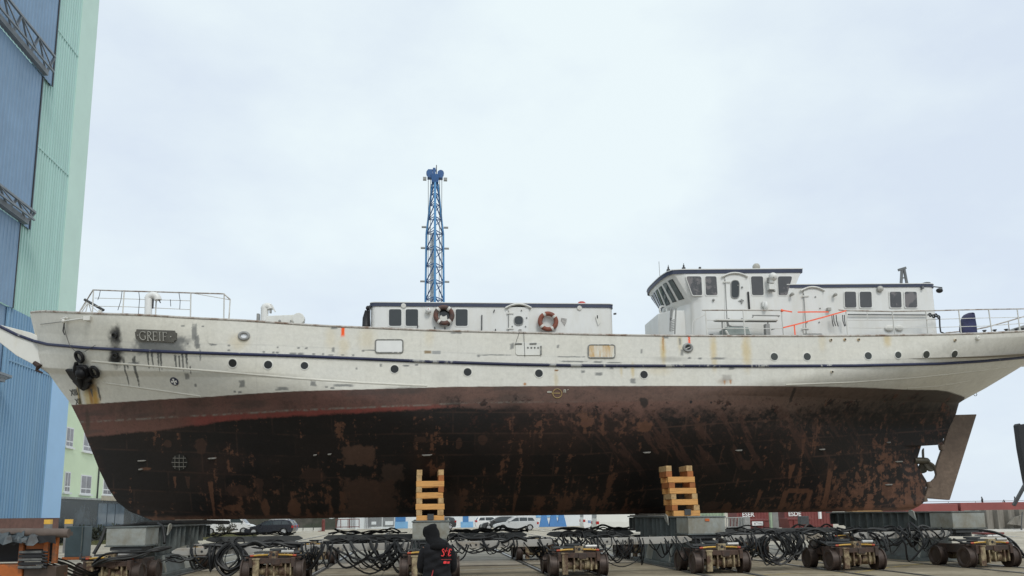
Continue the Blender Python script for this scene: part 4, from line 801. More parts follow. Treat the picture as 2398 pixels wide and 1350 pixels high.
mb.tube([aty(2215, 780, yy), aty(2260, 776, yy), aty(2310, 767, yy), aty(2360, 753, yy), aty(2410, 738, yy)], .03, 6); mb.tube([aty(2361, 754, yy), aty(2364, 778, yy)], .02, 5); mb.build('inner_railing', RAILG, SHIP)
mb = MB()
for a in (2306, 2330, 2357, 2381, 2396): mb.lathe([(.08, 0), (.05, .03), (.05, .11), (.085, .12), (.085, .15)], aty(a, 782-.05*(a-2306), yy-.6), (0, 0, 1), 10)
mb.build_each('bollard', DGREY, SHIP, smooth=40)
mb = MB(); mb.prism([aty(a, b, YC-.2) for a, b in ((2362, 778), (2372, 770), (2400, 761), (2430, 762), (2430, 778))], (0, .9, 0)); mb.build('deck_box', GREYM, SHIP, bevel=.03)
mb = MB()
for k, (a, b) in enumerate(((2178, 738), (2186, 741), (2192, 739), (2198, 743))): mb.torus(aty(a, b, Y2(2180)-.03*k), (.3, -1, .1), .06, .03, 14, 6)
mb.tube([aty(2200, 742, Y2(2190)), aty(2201, 765, Y2(2190)), aty(2203, 778, Y2(2190)), aty(2215, 783, Y2(2200))], .03, 6)
for a in (1948, 1952, 1958, 1973, 1977): mb.tube([aty(a, 738, YW-.2), aty(a+1, 752, YW-.2), aty(a+3+a % 3, 762+a % 5, YW-.2)], .018, 5)
mb.build('rope_coil', DGREY, SHIP, smooth=60)

# ---- loose things on deck
mb = MB(); b0 = [aty(a, 781, YC-1.5) for a in (2247, 2252, 2270, 2289)]
rings = []
for yl, xl, xr in ((781, 2257, 2289), (771, 2254, 2288), (760, 2255, 2287), (750, 2257, 2285), (741, 2259, 2284), (736, 2263, 2283), (733, 2269, 2282)):
    p, q_ = aty(xl, yl, YC-1.9), aty(xr, yl, YC-1.9); wv = .22 if yl > 745 else .18
    rings.append([V(p[0], p[1], p[2]), V((p[0]+q_[0])/2, p[1]-.07*(1 if yl % 2 else .4), p[2]), V(q_[0], p[1], p[2]), V(q_[0]+.02, p[1]+wv/2, p[2]), V(q_[0], p[1]+wv, p[2]), V(p[0], p[1]+wv, p[2])])
loft(mb, rings); tag(mb.build('covered_binnacle', pm('blue_tarp', (.018, .022, .085), .55, var=.4, scale=3, bump=.6, bscale=5), smooth=35), 'dark blue tarpaulin cover over a fitting on the stern deck', 'cover')
ORT = pm('orange_tape', (1.0, .16, .07), .6, var=.15)
T = thing('warning_tape', 'orange warning tape strung slantwise between the deck railings', 'tape', tuple(aty(1830, 728, Y1)))
def tape(pts, Y):
    mb = MB()
    for (a, b), (c, d) in zip(pts[:-1], pts[1:]): mb.beam(aty(a, b, Y), aty(c, d, Y), .012, .05)
    mb.build('tape_run', ORT, T)
tape([(1830, 727), (1855, 731)], Y1); tape([(1868, 731.5), (1900, 731), (1940, 731)], Y1+.3); tape([(1834, 768), (1870, 759), (1930, 743), (1982, 728)], Y1-.03); tape([(1860, 760), (1862, 786)], Y1-.02)
MB().ball(aty(1831, 728, Y1), .06, 8).build('tape_knot', ORT, T); MB().box(aty(2222, 783, Y2(2220)), (.2, .05, .06)).build('tape_run', ORT, T)
# ================================================================== ground, slabs, rails, painted lines
def conc():
    m = bpy.data.materials.new('concrete_yard'); m.use_nodes = True; t = m.node_tree; N = t.nodes; K = t.links.new; b = N['Principled BSDF']
    b.inputs['Roughness'].default_value = .8; b.inputs['Specular IOR Level'].default_value = .25
    g = N.new('ShaderNodeNewGeometry'); sx = N.new('ShaderNodeSeparateXYZ'); K(g.outputs['Position'], sx.inputs[0])
    n = N.new('ShaderNodeTexNoise'); n.inputs['Scale'].default_value = .35; n.inputs['Detail'].default_value = 9; n.inputs['Roughness'].default_value = .68; K(g.outputs['Position'], n.inputs[0])
    n2 = N.new('ShaderNodeTexNoise'); n2.inputs['Scale'].default_value = 5; n2.inputs['Detail'].default_value = 6; K(g.outputs['Position'], n2.inputs[0])
    mpn = N.new('ShaderNodeMapping'); mpn.inputs['Scale'].default_value = (.12, 1.6, 1); K(g.outputs['Position'], mpn.inputs[0])
    n3 = N.new('ShaderNodeTexNoise'); n3.inputs['Scale'].default_value = .8; n3.inputs['Detail'].default_value = 5; K(mpn.outputs[0], n3.inputs[0])
    def ramp(src, a, ca, bb, cb):
        r = N.new('ShaderNodeValToRGB'); r.color_ramp.elements[0].position = a; r.color_ramp.elements[1].position = bb; r.color_ramp.elements[0].color = (*ca, 1); r.color_ramp.elements[1].color = (*cb, 1); K(src, r.inputs[0]); return r.outputs[0]
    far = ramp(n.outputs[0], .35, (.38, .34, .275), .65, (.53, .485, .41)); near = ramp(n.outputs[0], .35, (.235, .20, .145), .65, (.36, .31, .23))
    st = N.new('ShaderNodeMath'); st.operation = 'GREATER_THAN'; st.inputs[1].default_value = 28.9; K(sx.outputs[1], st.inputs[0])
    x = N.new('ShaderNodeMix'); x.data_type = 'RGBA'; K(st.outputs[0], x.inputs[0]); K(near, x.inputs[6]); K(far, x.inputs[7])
    d = ramp(n3.outputs[0], .42, (.72, .70, .66), .60, (1.06, 1.04, 1.0)); y = N.new('ShaderNodeMix'); y.data_type = 'RGBA'; y.blend_type = 'MULTIPLY'; y.inputs[0].default_value = .75; K(x.outputs[2], y.inputs[6]); K(d, y.inputs[7])
    d2 = ramp(n2.outputs[0], .3, (.8, .8, .8), .7, (1.12, 1.12, 1.12)); z = N.new('ShaderNodeMix'); z.data_type = 'RGBA'; z.blend_type = 'MULTIPLY'; z.inputs[0].default_value = .8; K(y.outputs[2], z.inputs[6]); K(d2, z.inputs[7])
    n4 = N.new('ShaderNodeTexNoise'); n4.inputs['Scale'].default_value = .9; n4.inputs['Detail'].default_value = 8; n4.inputs['Roughness'].default_value = .75; K(g.outputs['Position'], n4.inputs[0])
    oil = ramp(n4.outputs[0], .56, (1, 1, 1), .66, (.42, .39, .36)); zz_ = N.new('ShaderNodeMix'); zz_.data_type = 'RGBA'; zz_.blend_type = 'MULTIPLY'; zz_.inputs[0].default_value = .85; K(z.outputs[2], zz_.inputs[6]); K(oil, zz_.inputs[7])
    # slab joints every 5 m
    prev = zz_.outputs[2]
    for ax, per, off in ((0, 6.0, 1.2), (1, 5.0, 1.1)):
        a = N.new('ShaderNodeMath'); a.operation = 'ADD'; a.inputs[1].default_value = 600+off; K(sx.outputs[ax], a.inputs[0])
        md = N.new('ShaderNodeMath'); md.operation = 'MODULO'; md.inputs[1].default_value = per; K(a.outputs[0], md.inputs[0])
        lt = N.new('ShaderNodeMath'); lt.operation = 'LESS_THAN'; lt.inputs[1].default_value = .05; K(md.outputs[0], lt.inputs[0])
        sc = N.new('ShaderNodeMath'); sc.operation = 'MULTIPLY'; sc.inputs[1].default_value = .55; K(lt.outputs[0], sc.inputs[0])
        w = N.new('ShaderNodeMix'); w.data_type = 'RGBA'; w.inputs[7].default_value = (.09, .08, .065, 1); K(sc.outputs[0], w.inputs[0]); K(prev, w.inputs[6]); prev = w.outputs[2]
    K(prev, b.inputs['Base Color'])
    bp = N.new('ShaderNodeBump'); bp.inputs['Strength'].default_value = .4; bp.inputs['Distance'].default_value = .03; K(n2.outputs[0], bp.inputs['Height']); K(bp.outputs[0], b.inputs['Normal'])
    return m
mb = MB(); mb.poly([(-900, -60, 0), (900, -60, 0), (900, 2500, 0), (-900, 2500, 0)]); struct(mb.build('ground', conc()))
struct(MB().box((5, 28.9, .008), (120, .07, .016)).build('slab_joint', pm('joint_tar', (.03, .028, .025), .8)))
GROOVE = pm('rail_groove', (.045, .04, .033), .85, var=.4, scale=2); SHINE = pm('rail_steel', (.42, .40, .38), .35, .8, var=.3, scale=1.5, stretch=(1, .3, 1))
BX = [-8.35, -4.05, .25, 4.5, 8.75, 12.95, 17.3]
mb = MB(); mg = MB()
for bx in BX:
    for s in (-.72, .72):
        mg.box((bx+s, 40, .004), (.26, 110, .008)); mb.box((bx+s-.02, 40, .012), (.075, 110, .02))
struct(mg.build('rail_groove', GROOVE)); struct(mb.build('rail', SHINE))
WL_ = pm('white_line', (.62, .61, .57), .7, var=.3, scale=5, col2=(.35, .32, .28), amt2=.35, scale2=3)
YL_ = pm('yellow_line', (.50, .36, .10), .7, var=.3, scale=5, col2=(.25, .21, .14), amt2=.45, scale2=3)
def gline(name, pts, w, mat, z=.006):
    mb = MB()
    for (a, b), (c, d) in zip(pts[:-1], pts[1:]):
        p, q = grd(a, b), grd(c, d); e = q-p; e /= np.linalg.norm(e); n = V(-e[1], e[0], 0)*w/2; z0 = V(0, 0, z); mb.poly([p-n+z0, q-n+z0, q+n+z0, p+n+z0])
    return struct(mb.build(name, mat))
gline('white_line', [(822, 1254), (836, 1238)], .16, WL_); gline('white_line', [(1245, 1233), (1275, 1243)], .16, WL_); gline('white_line', [(1290, 1230), (1345, 1238)], .16, WL_); gline('white_line', [(600, 1262), (735, 1246)], .2, WL_)
gline('white_line', [(1106, 1234), (1150, 1246)], .16, WL_); gline('white_line', [(480, 1266), (600, 1254)], .3, WL_)
gline('white_line', [(700, 1350), (1290, 1327)], .05, WL_); gline('white_line', [(1060, 1338), (1330, 1326)], .05, WL_)
gline('yellow_line', [(2005, 1342), (2060, 1333), (2120, 1325), (2180, 1320)], .10, YL_); gline('yellow_line', [(1740, 1350), (1850, 1344), (2005, 1342)], .08, YL_)

# ================================================================== transporter under the ship: trestles, bogies, beams, hoses
STEEL = pm('grey_green_steel', (.125, .142, .137), .55, var=.25, scale=3, col2=(.085, .088, .08), amt2=.4, scale2=1.6)
STEELL = pm('pale_steel_plate', (.31, .325, .30), .55, var=.15, scale=3, col2=(.20, .175, .125), amt2=.42, scale2=1.2, soft2=.12)
STEELD = pm('dark_steel', (.06, .063, .063), .6, var=.3, scale=3)
RUSTY = pm('rusted_iron', (.075, .043, .030), .8, var=.45, scale=6, col2=(.045, .033, .028), amt2=.5, scale2=2.5)
CREAM = pm('worn_cream_paint', (.36, .29, .17), .65, var=.35, scale=5, col2=(.085, .045, .026), amt2=.52, scale2=3.2, soft2=.08)
WHEEL = pm('wheel_iron', (.055, .036, .028), .5, .3, var=.4, scale=6)
def trestle(px0, px1, pyt, label, ylen=7.6, dz=0.0, lean=0.0):
    y0 = 24.9; a = aty(px0, pyt, y0); b = aty(px1, pyt, y0); xc = (a[0]+b[0])/2; w = b[0]-a[0]; zt = a[2]; y1 = y0+ylen; ym = (y0+y1)/2
    T = thing('keel_trestle', label, 'trestle', (xc, ym, 0), 'steel trestles carrying the ship')
    mb = MB(); mb.box((xc, y0+.6, zt-.27), (w, 1.2, .5)); mb.mat(1); mb.box((xc, y0+.6, zt), (w+.06, 1.25, .04)); mb.box((xc, y0+.6, zt-.54), (w+.06, 1.25, .04)); mb.build('end_box', [STEELL, STEEL], T, bevel=.012)
    prof_ = [(y0+1.2, zt-.02), (y1, zt-.02), (y1, zt-.42), (y1-.9, zt-.48), (y1-1.9, zt-.85), (y1-2.0, .12), (y0+1.75, .12), (y0+1.7, zt-.9), (y0+1.35, zt-.52), (y0+1.2, zt-.52)]
    mb = MB(); mb.prism([V(xc-w*.30, y, z) for y, z in prof_], (w*.60, 0, 0)); mb.build('web', STEEL, T)
    mb = MB(); mb.box((xc, (y0+1.22+y1)/2, zt), (w, ylen-1.24, .045)); mb.build('top_flange', STEEL, T)
    mb = MB(); k = 0; y = y0+1.45
    while y < y1:
        zb = np.interp(y, [y0+1.35, y0+1.7, y1-1.9, y1-.9], [zt-.52, zt-.85, zt-.85, zt-.48])
        mb.box((xc, y, (zt+zb)/2-.02), (w-.02, .025, zt-zb-.04)); y += .42+.13*(k % 3); k += 1
    mb.build_each('stiffener', STEEL, T)
    mb = MB(); mb.box((xc, ym-.2, .06), (w+.5, 4.6, .12)); mb.hexa([V(xc-w*.55, y0+1.8, .12), V(xc+w*.55, y0+1.8, .12), V(xc+w*.55, y1-2.2, .12), V(xc-w*.55, y1-2.2, .12), V(xc-w*.44, y0+1.75, zt-.9), V(xc+w*.44, y0+1.75, zt-.9), V(xc+w*.42, y1-2.1, zt-.9), V(xc-w*.42, y1-2.1, zt-.9)]); mb.build('pedestal', STEEL, T, bevel=.01)
    mb = MB()
    for s in (-1, 1): mb.beam(V(xc+s*(w*.56), y0+1.9, .12), V(xc+s*w*.47, y0+1.85, zt-.9), .12, .04); mb.beam(V(xc+s*(w*.6), ym+.3, .12), V(xc+s*w*.45, ym+.3, zt-.7), .1, .3)
    mb.build_each('gusset', STEELL, T)
    mb = MB(); s = -1 if px0 > 1000 else 1
    mb.prism([V(xc+s*w*.52, y, z) for y, z in ((y0+1.9, zt-.28), (y0+2.3, zt-.06), (y0+2.28, zt+.05), (y0+2.15, zt+.08), (y0+2.0, zt+.03))], (s*.04, 0, 0)); mb.build('lifting_lug', STEELL, T)
    mb = MB()                                       # turntable and bearing under the near end
    mb.lathe([(.36, zt-.80), (.36, zt-.66), (.22, zt-.64), (.22, zt-.56)], (xc, y0+.55, 0), (0, 0, 1), 18); mb.box((xc, y0+.5, zt-.62), (w*.8, .9, .1)); mb.build('bearing', STEELD, T, smooth=40)
    return xc, w, zt, y0, y1
t1 = trestle(250, 342, 1236, 'grey steel trestle under the bow, nearest the orange power pack')
t2 = trestle(966, 1052, 1222.5, 'grey steel trestle with rust stained end plate behind the hooded worker')
t3 = trestle(1611, 1697, 1211.5, 'grey steel trestle with a small orange sticker beside the red containers')
t4 = trestle(2229, 2305, 1199.5, 'grey steel trestle under the stern below the rudder', 8.4)
mb = MB(); p = aty(1656, 1218, 24.895); mb.box(p+V(0, -.01, 0), (.14, .02, .08)); st_ = mb.build('sticker', pm('orange_sticker', (.55, .13, .03), .5)); st_.parent = [o for o in COL.objects if o.name.startswith('keel_trestle')][2]; st_.location = -V(*st_.parent.location)
# ---- packing on the trestles under the keel
WOODG = pm('old_timber', (.16, .135, .105), .85, var=.35, scale=5, stretch=(.4, 3, 3)); WOODO = pm('fresh_timber', (.55, .35, .15), .75, var=.2, scale=3, stretch=(.5, 4, 4))
for (xc, w, zt, y0, y1), lab in zip((t1, t3, t4), ('dark timber packing between the bow keel and the leftmost trestle', 'dark timber packing on the trestle beside the tilted timber crib', 'light timber packing under the after end of the keel')):
    T = thing('keel_block', lab, 'timber block', (xc, YC, zt), 'timber packing under the keel'); h = (ZK-zt)/2-.004
    for k in range(2): MB().box((xc+(.05 if k else -.02), YC-.1 if lab[0] != 'l' else YC-.3, zt+.03+h*(k+.5)), (w*1.15 if k == 0 else w*.9, .6, h*.92)).build('plank', WOODG if lab[0] == 'd' else WOODO, T, bevel=.01)
MB_ = MB(); xc, w, zt, y0, y1 = t1
MB_.tube([V(xc-.3, y0+2.2, zt+.06), V(xc+.3, y0+3.2, zt+.10), V(xc+.9, y0+5.0, zt+.10), V(xc+1.4, y0+6.5, zt+.06)], .07, 8); MB_.tube([V(xc-.2, y0+2.4, zt+.1), V(xc-.66, y0+.2, zt-.02), V(xc-.72, y0+.1, zt-.4), V(xc-.86, y0, zt-.75)], .05, 7); MB_.tube([V(xc+.3, y0+1.9, zt+.1), V(xc+.66, y0+1.2, zt), V(xc+.78, y0+1.0, zt-.35), V(xc+.82, y0+.9, zt-.5)], .045, 7)
o = MB_.build('lifting_sling', RUBBER, smooth=60); tag(o, 'black webbing sling flung over the trestle under the bow', 'sling')

# ---- timber cribs: squared beams stacked crosswise
W1 = pm('crib_pine', (.66, .335, .105), .75, var=.22, scale=3.5, stretch=(.6, 6, 6), col2=(.38, .175, .06), amt2=.28, scale2=3); W2 = pm('crib_pine_end', (.52, .34, .16), .8, var=.3, scale=9, col2=(.33, .20, .09), amt2=.35, scale2=6); W3 = pm('crib_redwood', (.36, .125, .035), .75, var=.3, scale=4)
def crib(px, pyb, pw, phh, yf, depth, label, lean):
    a = aty(px-pw/2, pyb, yf); b = aty(px+pw/2, pyb, yf); w = b[0]-a[0]; xc = (a[0]+b[0])/2; zb = a[2]; lay_h = phh/9*(w/pw)
    T = thing('timber_crib', label, 'timber crib', (xc, yf+depth/2, zb), 'timber cribs shoring the hull'); bw = .19*w/.92; rr = random.Random(int(px))
    for k in range(9):
        z = zb+lay_h*(k+.5); dx = lean*(z-zb); h = lay_h*.985
        if k in (0, 2, 4, 6):                      # long timbers across, front and back
            for yy in (yf+.09, yf+depth-.09): MB().box((xc+dx+rr.uniform(-.012, .012), yy+rr.uniform(-.015, .015), z), (w*rr.uniform(.96, 1.05), .18, h), rr.uniform(-.025, .025)).build('cross_beam', W1, T, bevel=.008)
        else:                                      # timbers running under the ship, seen end-on
            for s in (-1, 1):
                m_ = W3 if (k, s) in ((7, 1), (5, 1)) or (lean and s < 0 and k in (1, 5, 7)) else W2
                top = 1.0 if k < 7 else 1.0
                MB().box((xc+dx+s*(w/2-bw/2)+rr.uniform(-.012, .012), yf+depth/2+(.0 if k < 7 else .05), z), (bw*rr.uniform(.92, 1.08), depth, h*top), rr.uniform(-.02, .02)).build('end_beam', m_, T, bevel=.008)
    mb = MB(); mb.box((xc+.02*w, yf-.02, zb+lay_h*.75), (w*.23, .05, lay_h*1.0)); mb.build('steel_clip', STEELD, T)
    return T
crib(1007, 1221.5, 65, 121, 27.4, 1.5, 'straight pine timber crib on the middle trestle behind the hooded worker', 0)
crib(1609, 1210, 63, 115, 27.4, .85, 'leaning pine timber crib on the right trestle with its side showing', -.115)

# ---- rail bogies
BL = ['half hidden rail bogie at the left edge below the bow trestle', 'cream and rust rail bogie below the bow, left of the hooded worker', 'rail bogie directly behind the hooded worker', 'rusty rail bogie to the right of the hooded worker', 'cream rail bogie under the trestle with the leaning crib', 'rail bogie below the red containers', 'rail bogie under the rudder at the right end of the row']
def bogie(x, y, label):
    T = thing('rail_bogie', label, 'rail bogie', (x, y, 0), 'rail bogies in the near row')
    for ya in (-.7, .7):
        for s in (-1, 1):
            mb = MB(); mb.lathe([(.08, -.13), (.22, -.12), (.25, -.135), (.325, -.13), (.325, -.10), (.29, -.085), (.285, .07), (.325, .085), (.325, .12), (.25, .125), (.20, .09), (.08, .10)], (x+s*.72, y+ya, .315), (s, 0, 0), 26); mb.build('wheel', WHEEL, T, smooth=35)
        mb = MB(); mb.mat(0).cyl((x-.60, y+ya, .32), (x+.60, y+ya, .32), .10, n=14); mb.cyl((x+.18, y+ya, .33), (x+.56, y+ya, .33), .16, n=16); mb.cyl((x-.30, y+ya, .33), (x+.16, y+ya, .33), .14, n=16); mb.build('axle', CREAM, T, smooth=40)
    mb = MB()
    mb.mat(0).box((x-.42, y-.98, .36), (.16, .12, .58)); mb.box((x-.42, y-.98, .66), (.2, .16, .04))
    for dx, hh in ((-.14, .5), (.05, .46), (.36, .44), (.50, .40)): mb.box((x+dx, y-.84, .40), (.045, .2, hh))
    mb.box((x+.12, y-.86, .52), (.30, .16, .12)); mb.mat(1).box((x+.1, y-.95, .58), (.22, .06, .16))
    mb.build('gear_bracket', [CREAM, RUSTY], T, bevel=.008)
    mb = MB(); mb.box((x, y, .60), (1.0, 1.9, .14)); mb.box((x-.56, y, .56), (.10, 2.0, .26)); mb.box((x+.56, y, .56), (.10, 2.0, .26)); mb.box((x, y-.72, .69), (1.5, .10, .05)); mb.build('frame', RUSTY, T, bevel=.01)
    mb = MB(); mb.lathe([(.34, .66), (.34, .72), (.16, .73), (.16, .84), (.24, .85), (.24, .90)], (x, y, 0), (0, 0, 1), 18); mb.box((x, y, .80), (1.25, .5, .05)); mb.build('swivel', STEELD, T, smooth=40)
    mb = MB(); mb.mat(0).box((x+.02, y-.80, .76), (.24, .18, .19)); mb.mat(1).cyl((x+.02, y-.895, .77), (x+.02, y-.90, .77), .045, n=10); mb.box((x+.10, y-.893, .74), (.03, .01, .03)); mb.box((x-.06, y-.893, .80), (.03, .01, .03)); mb.build('valve_block', [CREAM, BLACK], T, bevel=.008)
    for s in (-1, 1):
        mb = MB()
        mb.mat(0).tube([(x+s*.14, y-.80, .76), (x+s*.38, y-.80, .755), (x+s*.52, y-.79, .74)], .028, 8); mb.mat(1).tube([(x+s*.52, y-.79, .74), (x+s*.62, y-.78, .735)], .03, 8); mb.mat(2).tube([(x+s*.62, y-.78, .735), (x+s*.8, y-.7, .74), (x+s*.9, y-.4, .86)], .03, 8)
        mb.build('hydraulic_pipe', [pm('brass_yellow', (.50, .30, .06), .45, .3), pm('red_sleeve', (.40, .07, .03), .5), RUBBER], T, smooth=50)
    mb = MB(); mb.cyl((x+.22, y-.8, .84), (x+.55, y-.8, .84), .05, n=10); mb.build('cylinder', pm('zinc_cylinder', (.45, .44, .42), .4, .4), T, smooth=40)
    return T
b0 = bogie(BX[0], 24.05, BL[0])
for k in range(1, 7): dup(b0, (BX[k], 24.05, 0), BL[k])
FL = ['shaded rail bogie of the far row under the bow', 'shaded rail bogie of the far row left of the middle trestle', 'shaded rail bogie of the far row right of the middle trestle', 'shaded rail bogie of the far row left of the leaning crib trestle', 'shaded rail bogie of the far row right of the leaning crib trestle', 'shaded rail bogie of the far row before the stern trestle']
for k, xb in enumerate((BX[0]+.05, BX[1], BX[3], BX[4], BX[5], BX[6])):
    f = dup(b0, (xb, 32.3 if k else 31.0, 0), FL[k]); f['group'] = 'rail bogies in the far row'
# ---- coupling beams between the bogies
BEAMM = pm('galvanised_beam', (.37, .355, .325), .55, var=.18, scale=4, col2=(.25, .21, .16), amt2=.35, scale2=2, stretch=(.4, 1, 1))
def beam(xa, za, xb, zb, y, label, dark=False, grp='grey beams coupling the near bogies'):
    T = thing('coupling_beam', label, 'steel beam', ((xa+xb)/2, y, (za+zb)/2), grp); h = .105
    pr_ = [(xa, za-.03), (xa+.3, za-h), (xb-.3, zb-h), (xb, zb-.03), (xb, zb+.02), (xb-.15, zb+h), (xa+.15, za+h), (xa, za+.02)]
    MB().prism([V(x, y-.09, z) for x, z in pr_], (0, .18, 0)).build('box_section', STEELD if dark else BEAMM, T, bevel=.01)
    mb = MB()
    for k in range(3): mb.cyl((xa+.55+.28*k, y-.085, za), (xa+.55+.28*k, y-.098, za), .035, n=10)
    mb.build_each('bolt_hole', BLACK, T)
    return T
nz = [.84, .87, .90, .93, .95, .98, 1.0]
NBL = ['left grey coupling beam crossing in front of the bow trestle', 'grey coupling beam left of the middle trestle, hung with hoses', 'grey coupling beam just right of the hooded worker', 'grey coupling beam in front of the leaning crib trestle', 'grey coupling beam in front of the red containers', 'grey coupling beam in front of the stern trestle']
for k in range(6): beam(BX[k]+(.55 if k != 0 else 1.3), nz[k], BX[k+1]-.5, nz[k+1], 24.35, NBL[k])
FBL = ['dark far coupling beam behind the bow trestle', 'dark far coupling beam left of the middle trestle', 'dark far coupling beam right of the middle trestle', 'dark far coupling beam behind the leaning crib trestle', 'dark far coupling beam below the red containers', 'dark far coupling beam behind the stern trestle']
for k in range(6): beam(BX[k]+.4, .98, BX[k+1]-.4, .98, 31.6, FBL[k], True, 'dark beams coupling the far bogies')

# ---- hoses
HOSE = pm('hose_rubber', (.0075, .0075, .008), .45, var=.4, scale=8, spec=.3)
hr = random.Random(11)
def smooth_path(pts, n=6):
    P = [V(*p) for p in pts]; out = []
    for i in range(len(P)-1):
        p0, p1, p2, p3 = P[max(i-1, 0)], P[i], P[i+1], P[min(i+2, len(P)-1)]
        for k in range(n):
            t = k/n; out.append(.5*((2*p1)+(-p0+p2)*t+(2*p0-5*p1+4*p2-p3)*t*t+(-p0+3*p1-3*p2+p3)*t**3))
    out.append(P[-1]); return out
HOSE2 = pm('faded_hose', (.03, .03, .029), .6, var=.5, scale=5)
def hose(T, pts, r, name='hose', n=5): MB().tube(smooth_path(pts), r*hr.choice((.65, .9, 1, 1.15, 1.35)), n).build(name, HOSE2 if hr.random() < .22 else HOSE, T, smooth=60)
def droops(T, x0, x1, ztop, zlo, n, y=24.2, r=(.018, .03), wmin=.25):
    for _ in range(n):
        a = hr.uniform(x0, x1-.1); w = hr.uniform(wmin, max(wmin+.05, (x1-a))); b = min(x1, a+w); zl = hr.uniform(zlo, ztop-(ztop-zlo)*.45); yy = y+hr.uniform(-.22, .28); sk = hr.uniform(.3, .7)
        hose(T, [(a, yy+.1, ztop+hr.uniform(-.02, .12)), (a+(b-a)*.12, yy-.1, ztop-.3*(ztop-zl)), (a+(b-a)*sk, yy-.05+hr.uniform(-.1, .1), zl), (b-(b-a)*.10, yy-.08, zl+.62*(ztop-zl)), (b, yy+.12, ztop+hr.uniform(-.03, .1))], hr.uniform(*r))
def coils(T, xc, ztop, zlo, w, n, y=24.15):
    for _ in range(n):
        c = xc+hr.uniform(-.12, .12)*w; ww = w*hr.uniform(.6, 1.0)/2; zl = zlo+hr.uniform(0, .25)*(ztop-zlo); yy = y+hr.uniform(-.18, .18); zt_ = ztop+hr.uniform(-.05, .1)
        hose(T, [(c-ww*.3, yy+.1, zt_), (c-ww*.8, yy, zt_-.25*(zt_-zl)), (c-ww*hr.uniform(.8, 1), yy-.05, zl+.35*(zt_-zl)), (c-ww*.1, yy-.08, zl), (c+ww*hr.uniform(.8, 1.1), yy-.05, zl+.4*(zt_-zl)), (c+ww*.6, yy, zt_-.2*(zt_-zl)), (c+ww*.1, yy+.1, zt_+.03)], hr.uniform(.02, .03))
def along_top(T, x0, x1, z, y, n, r=(.022, .036)):
    for _ in range(n):
        a, b = x0+hr.uniform(-.1, .3), x1-hr.uniform(-.1, .3); k = max(4, int((b-a)/.32)); yy = y+hr.uniform(-.14, .14)
        hose(T, [(a+(b-a)*i/k, yy+hr.uniform(-.09, .09), z+hr.uniform(-.03, .11)+(.09 if hr.random() < .16 else 0)) for i in range(k+1)], hr.uniform(*r))
def loops_top(T, x0, x1, z, y, n):
    for _ in range(n):
        c = hr.uniform(x0, x1); w = hr.uniform(.1, .28); h = hr.uniform(.08, .2); yy = y+hr.uniform(-.1, .1)
        hose(T, [(c-w, yy, z), (c-w*.8, yy-.03, z+h*.7), (c, yy, z+h), (c+w*.8, yy+.03, z+h*.7), (c+w, yy, z-.02)], hr.uniform(.018, .028))
def bundle(label, x0, x1, z): return thing('hose_bundle', label, 'hose bundle', ((x0+x1)/2, 24.3, z), 'black hydraulic hoses looped over the beams')
def xpx(px, y=24.2): return float(aty(px, 1270, y)[0])
T = bundle('black hoses coiled over the left coupling beam by the bow trestle', xpx(480), xpx(720), .9)
along_top(T, xpx(480), xpx(705), .95, 24.4, 7); along_top(T, xpx(485, 31.6), xpx(700, 31.6), 1.12, 31.6, 4, (.022, .038)); coils(T, xpx(545), 1.0, .15, .95, 12); droops(T, xpx(560), xpx(745), .9, .18, 10, wmin=.8); loops_top(T, xpx(505), xpx(690), 1.02, 24.4, 5)
T = bundle('tangle of black hoses hanging left of the middle trestle', xpx(760), xpx(965), .9)
along_top(T, xpx(755), xpx(962), .97, 24.4, 8); along_top(T, xpx(770, 31.6), xpx(950, 31.6), 1.12, 31.6, 4, (.022, .038)); droops(T, xpx(760), xpx(965), .95, .12, 22, wmin=.5); loops_top(T, xpx(790), xpx(955), 1.0, 24.4, 8); coils(T, xpx(925), 1.0, .45, .5, 6)
T = bundle('tangle of black hoses just right of the hooded worker', xpx(1050), xpx(1240), .95)
along_top(T, xpx(1050), xpx(1245), 1.0, 24.4, 9); along_top(T, xpx(1055, 31.6), xpx(1240, 31.6), 1.12, 31.6, 4, (.022, .038)); droops(T, xpx(1055), xpx(1210), .98, .62, 14, wmin=.4); loops_top(T, xpx(1060), xpx(1230), 1.05, 24.4, 9); hose(T, [(xpx(1098), 24.2, .9), (xpx(1085), 24.1, .55), (xpx(1062), 24.1, .4), (xpx(1040), 24.2, .36)], .026)
droops(T, xpx(1205), xpx(1290), 1.0, .45, 9, 24.5, (.025, .036), .3)
T = bundle('black hoses with long thin loops left of the leaning crib trestle', xpx(1295), xpx(1560), .97)
along_top(T, xpx(1300, 31.6), xpx(1490, 31.6), 1.12, 31.6, 4, (.022, .038)); along_top(T, xpx(1370), xpx(1480), 1.03, 24.4, 6); loops_top(T, xpx(1320), xpx(1440), 1.08, 24.4, 7); droops(T, xpx(1395), xpx(1480), 1.0, .25, 7, r=(.012, .02), wmin=.6); droops(T, xpx(1280), xpx(1400), 1.02, .7, 9, r=(.018, .028)); hose(T, [(xpx(1400), 24.2, 1.0), (xpx(1404), 23.9, .5), (xpx(1440), 23.7, .22), (xpx(1478), 23.8, .35), (xpx(1500), 24.1, .6)], .014); droops(T, xpx(1500), xpx(1580), 1.0, .4, 5, r=(.014, .024), wmin=.4)
T = bundle('black hoses coiled in front of the red containers', xpx(1680), xpx(1945), 1.0)
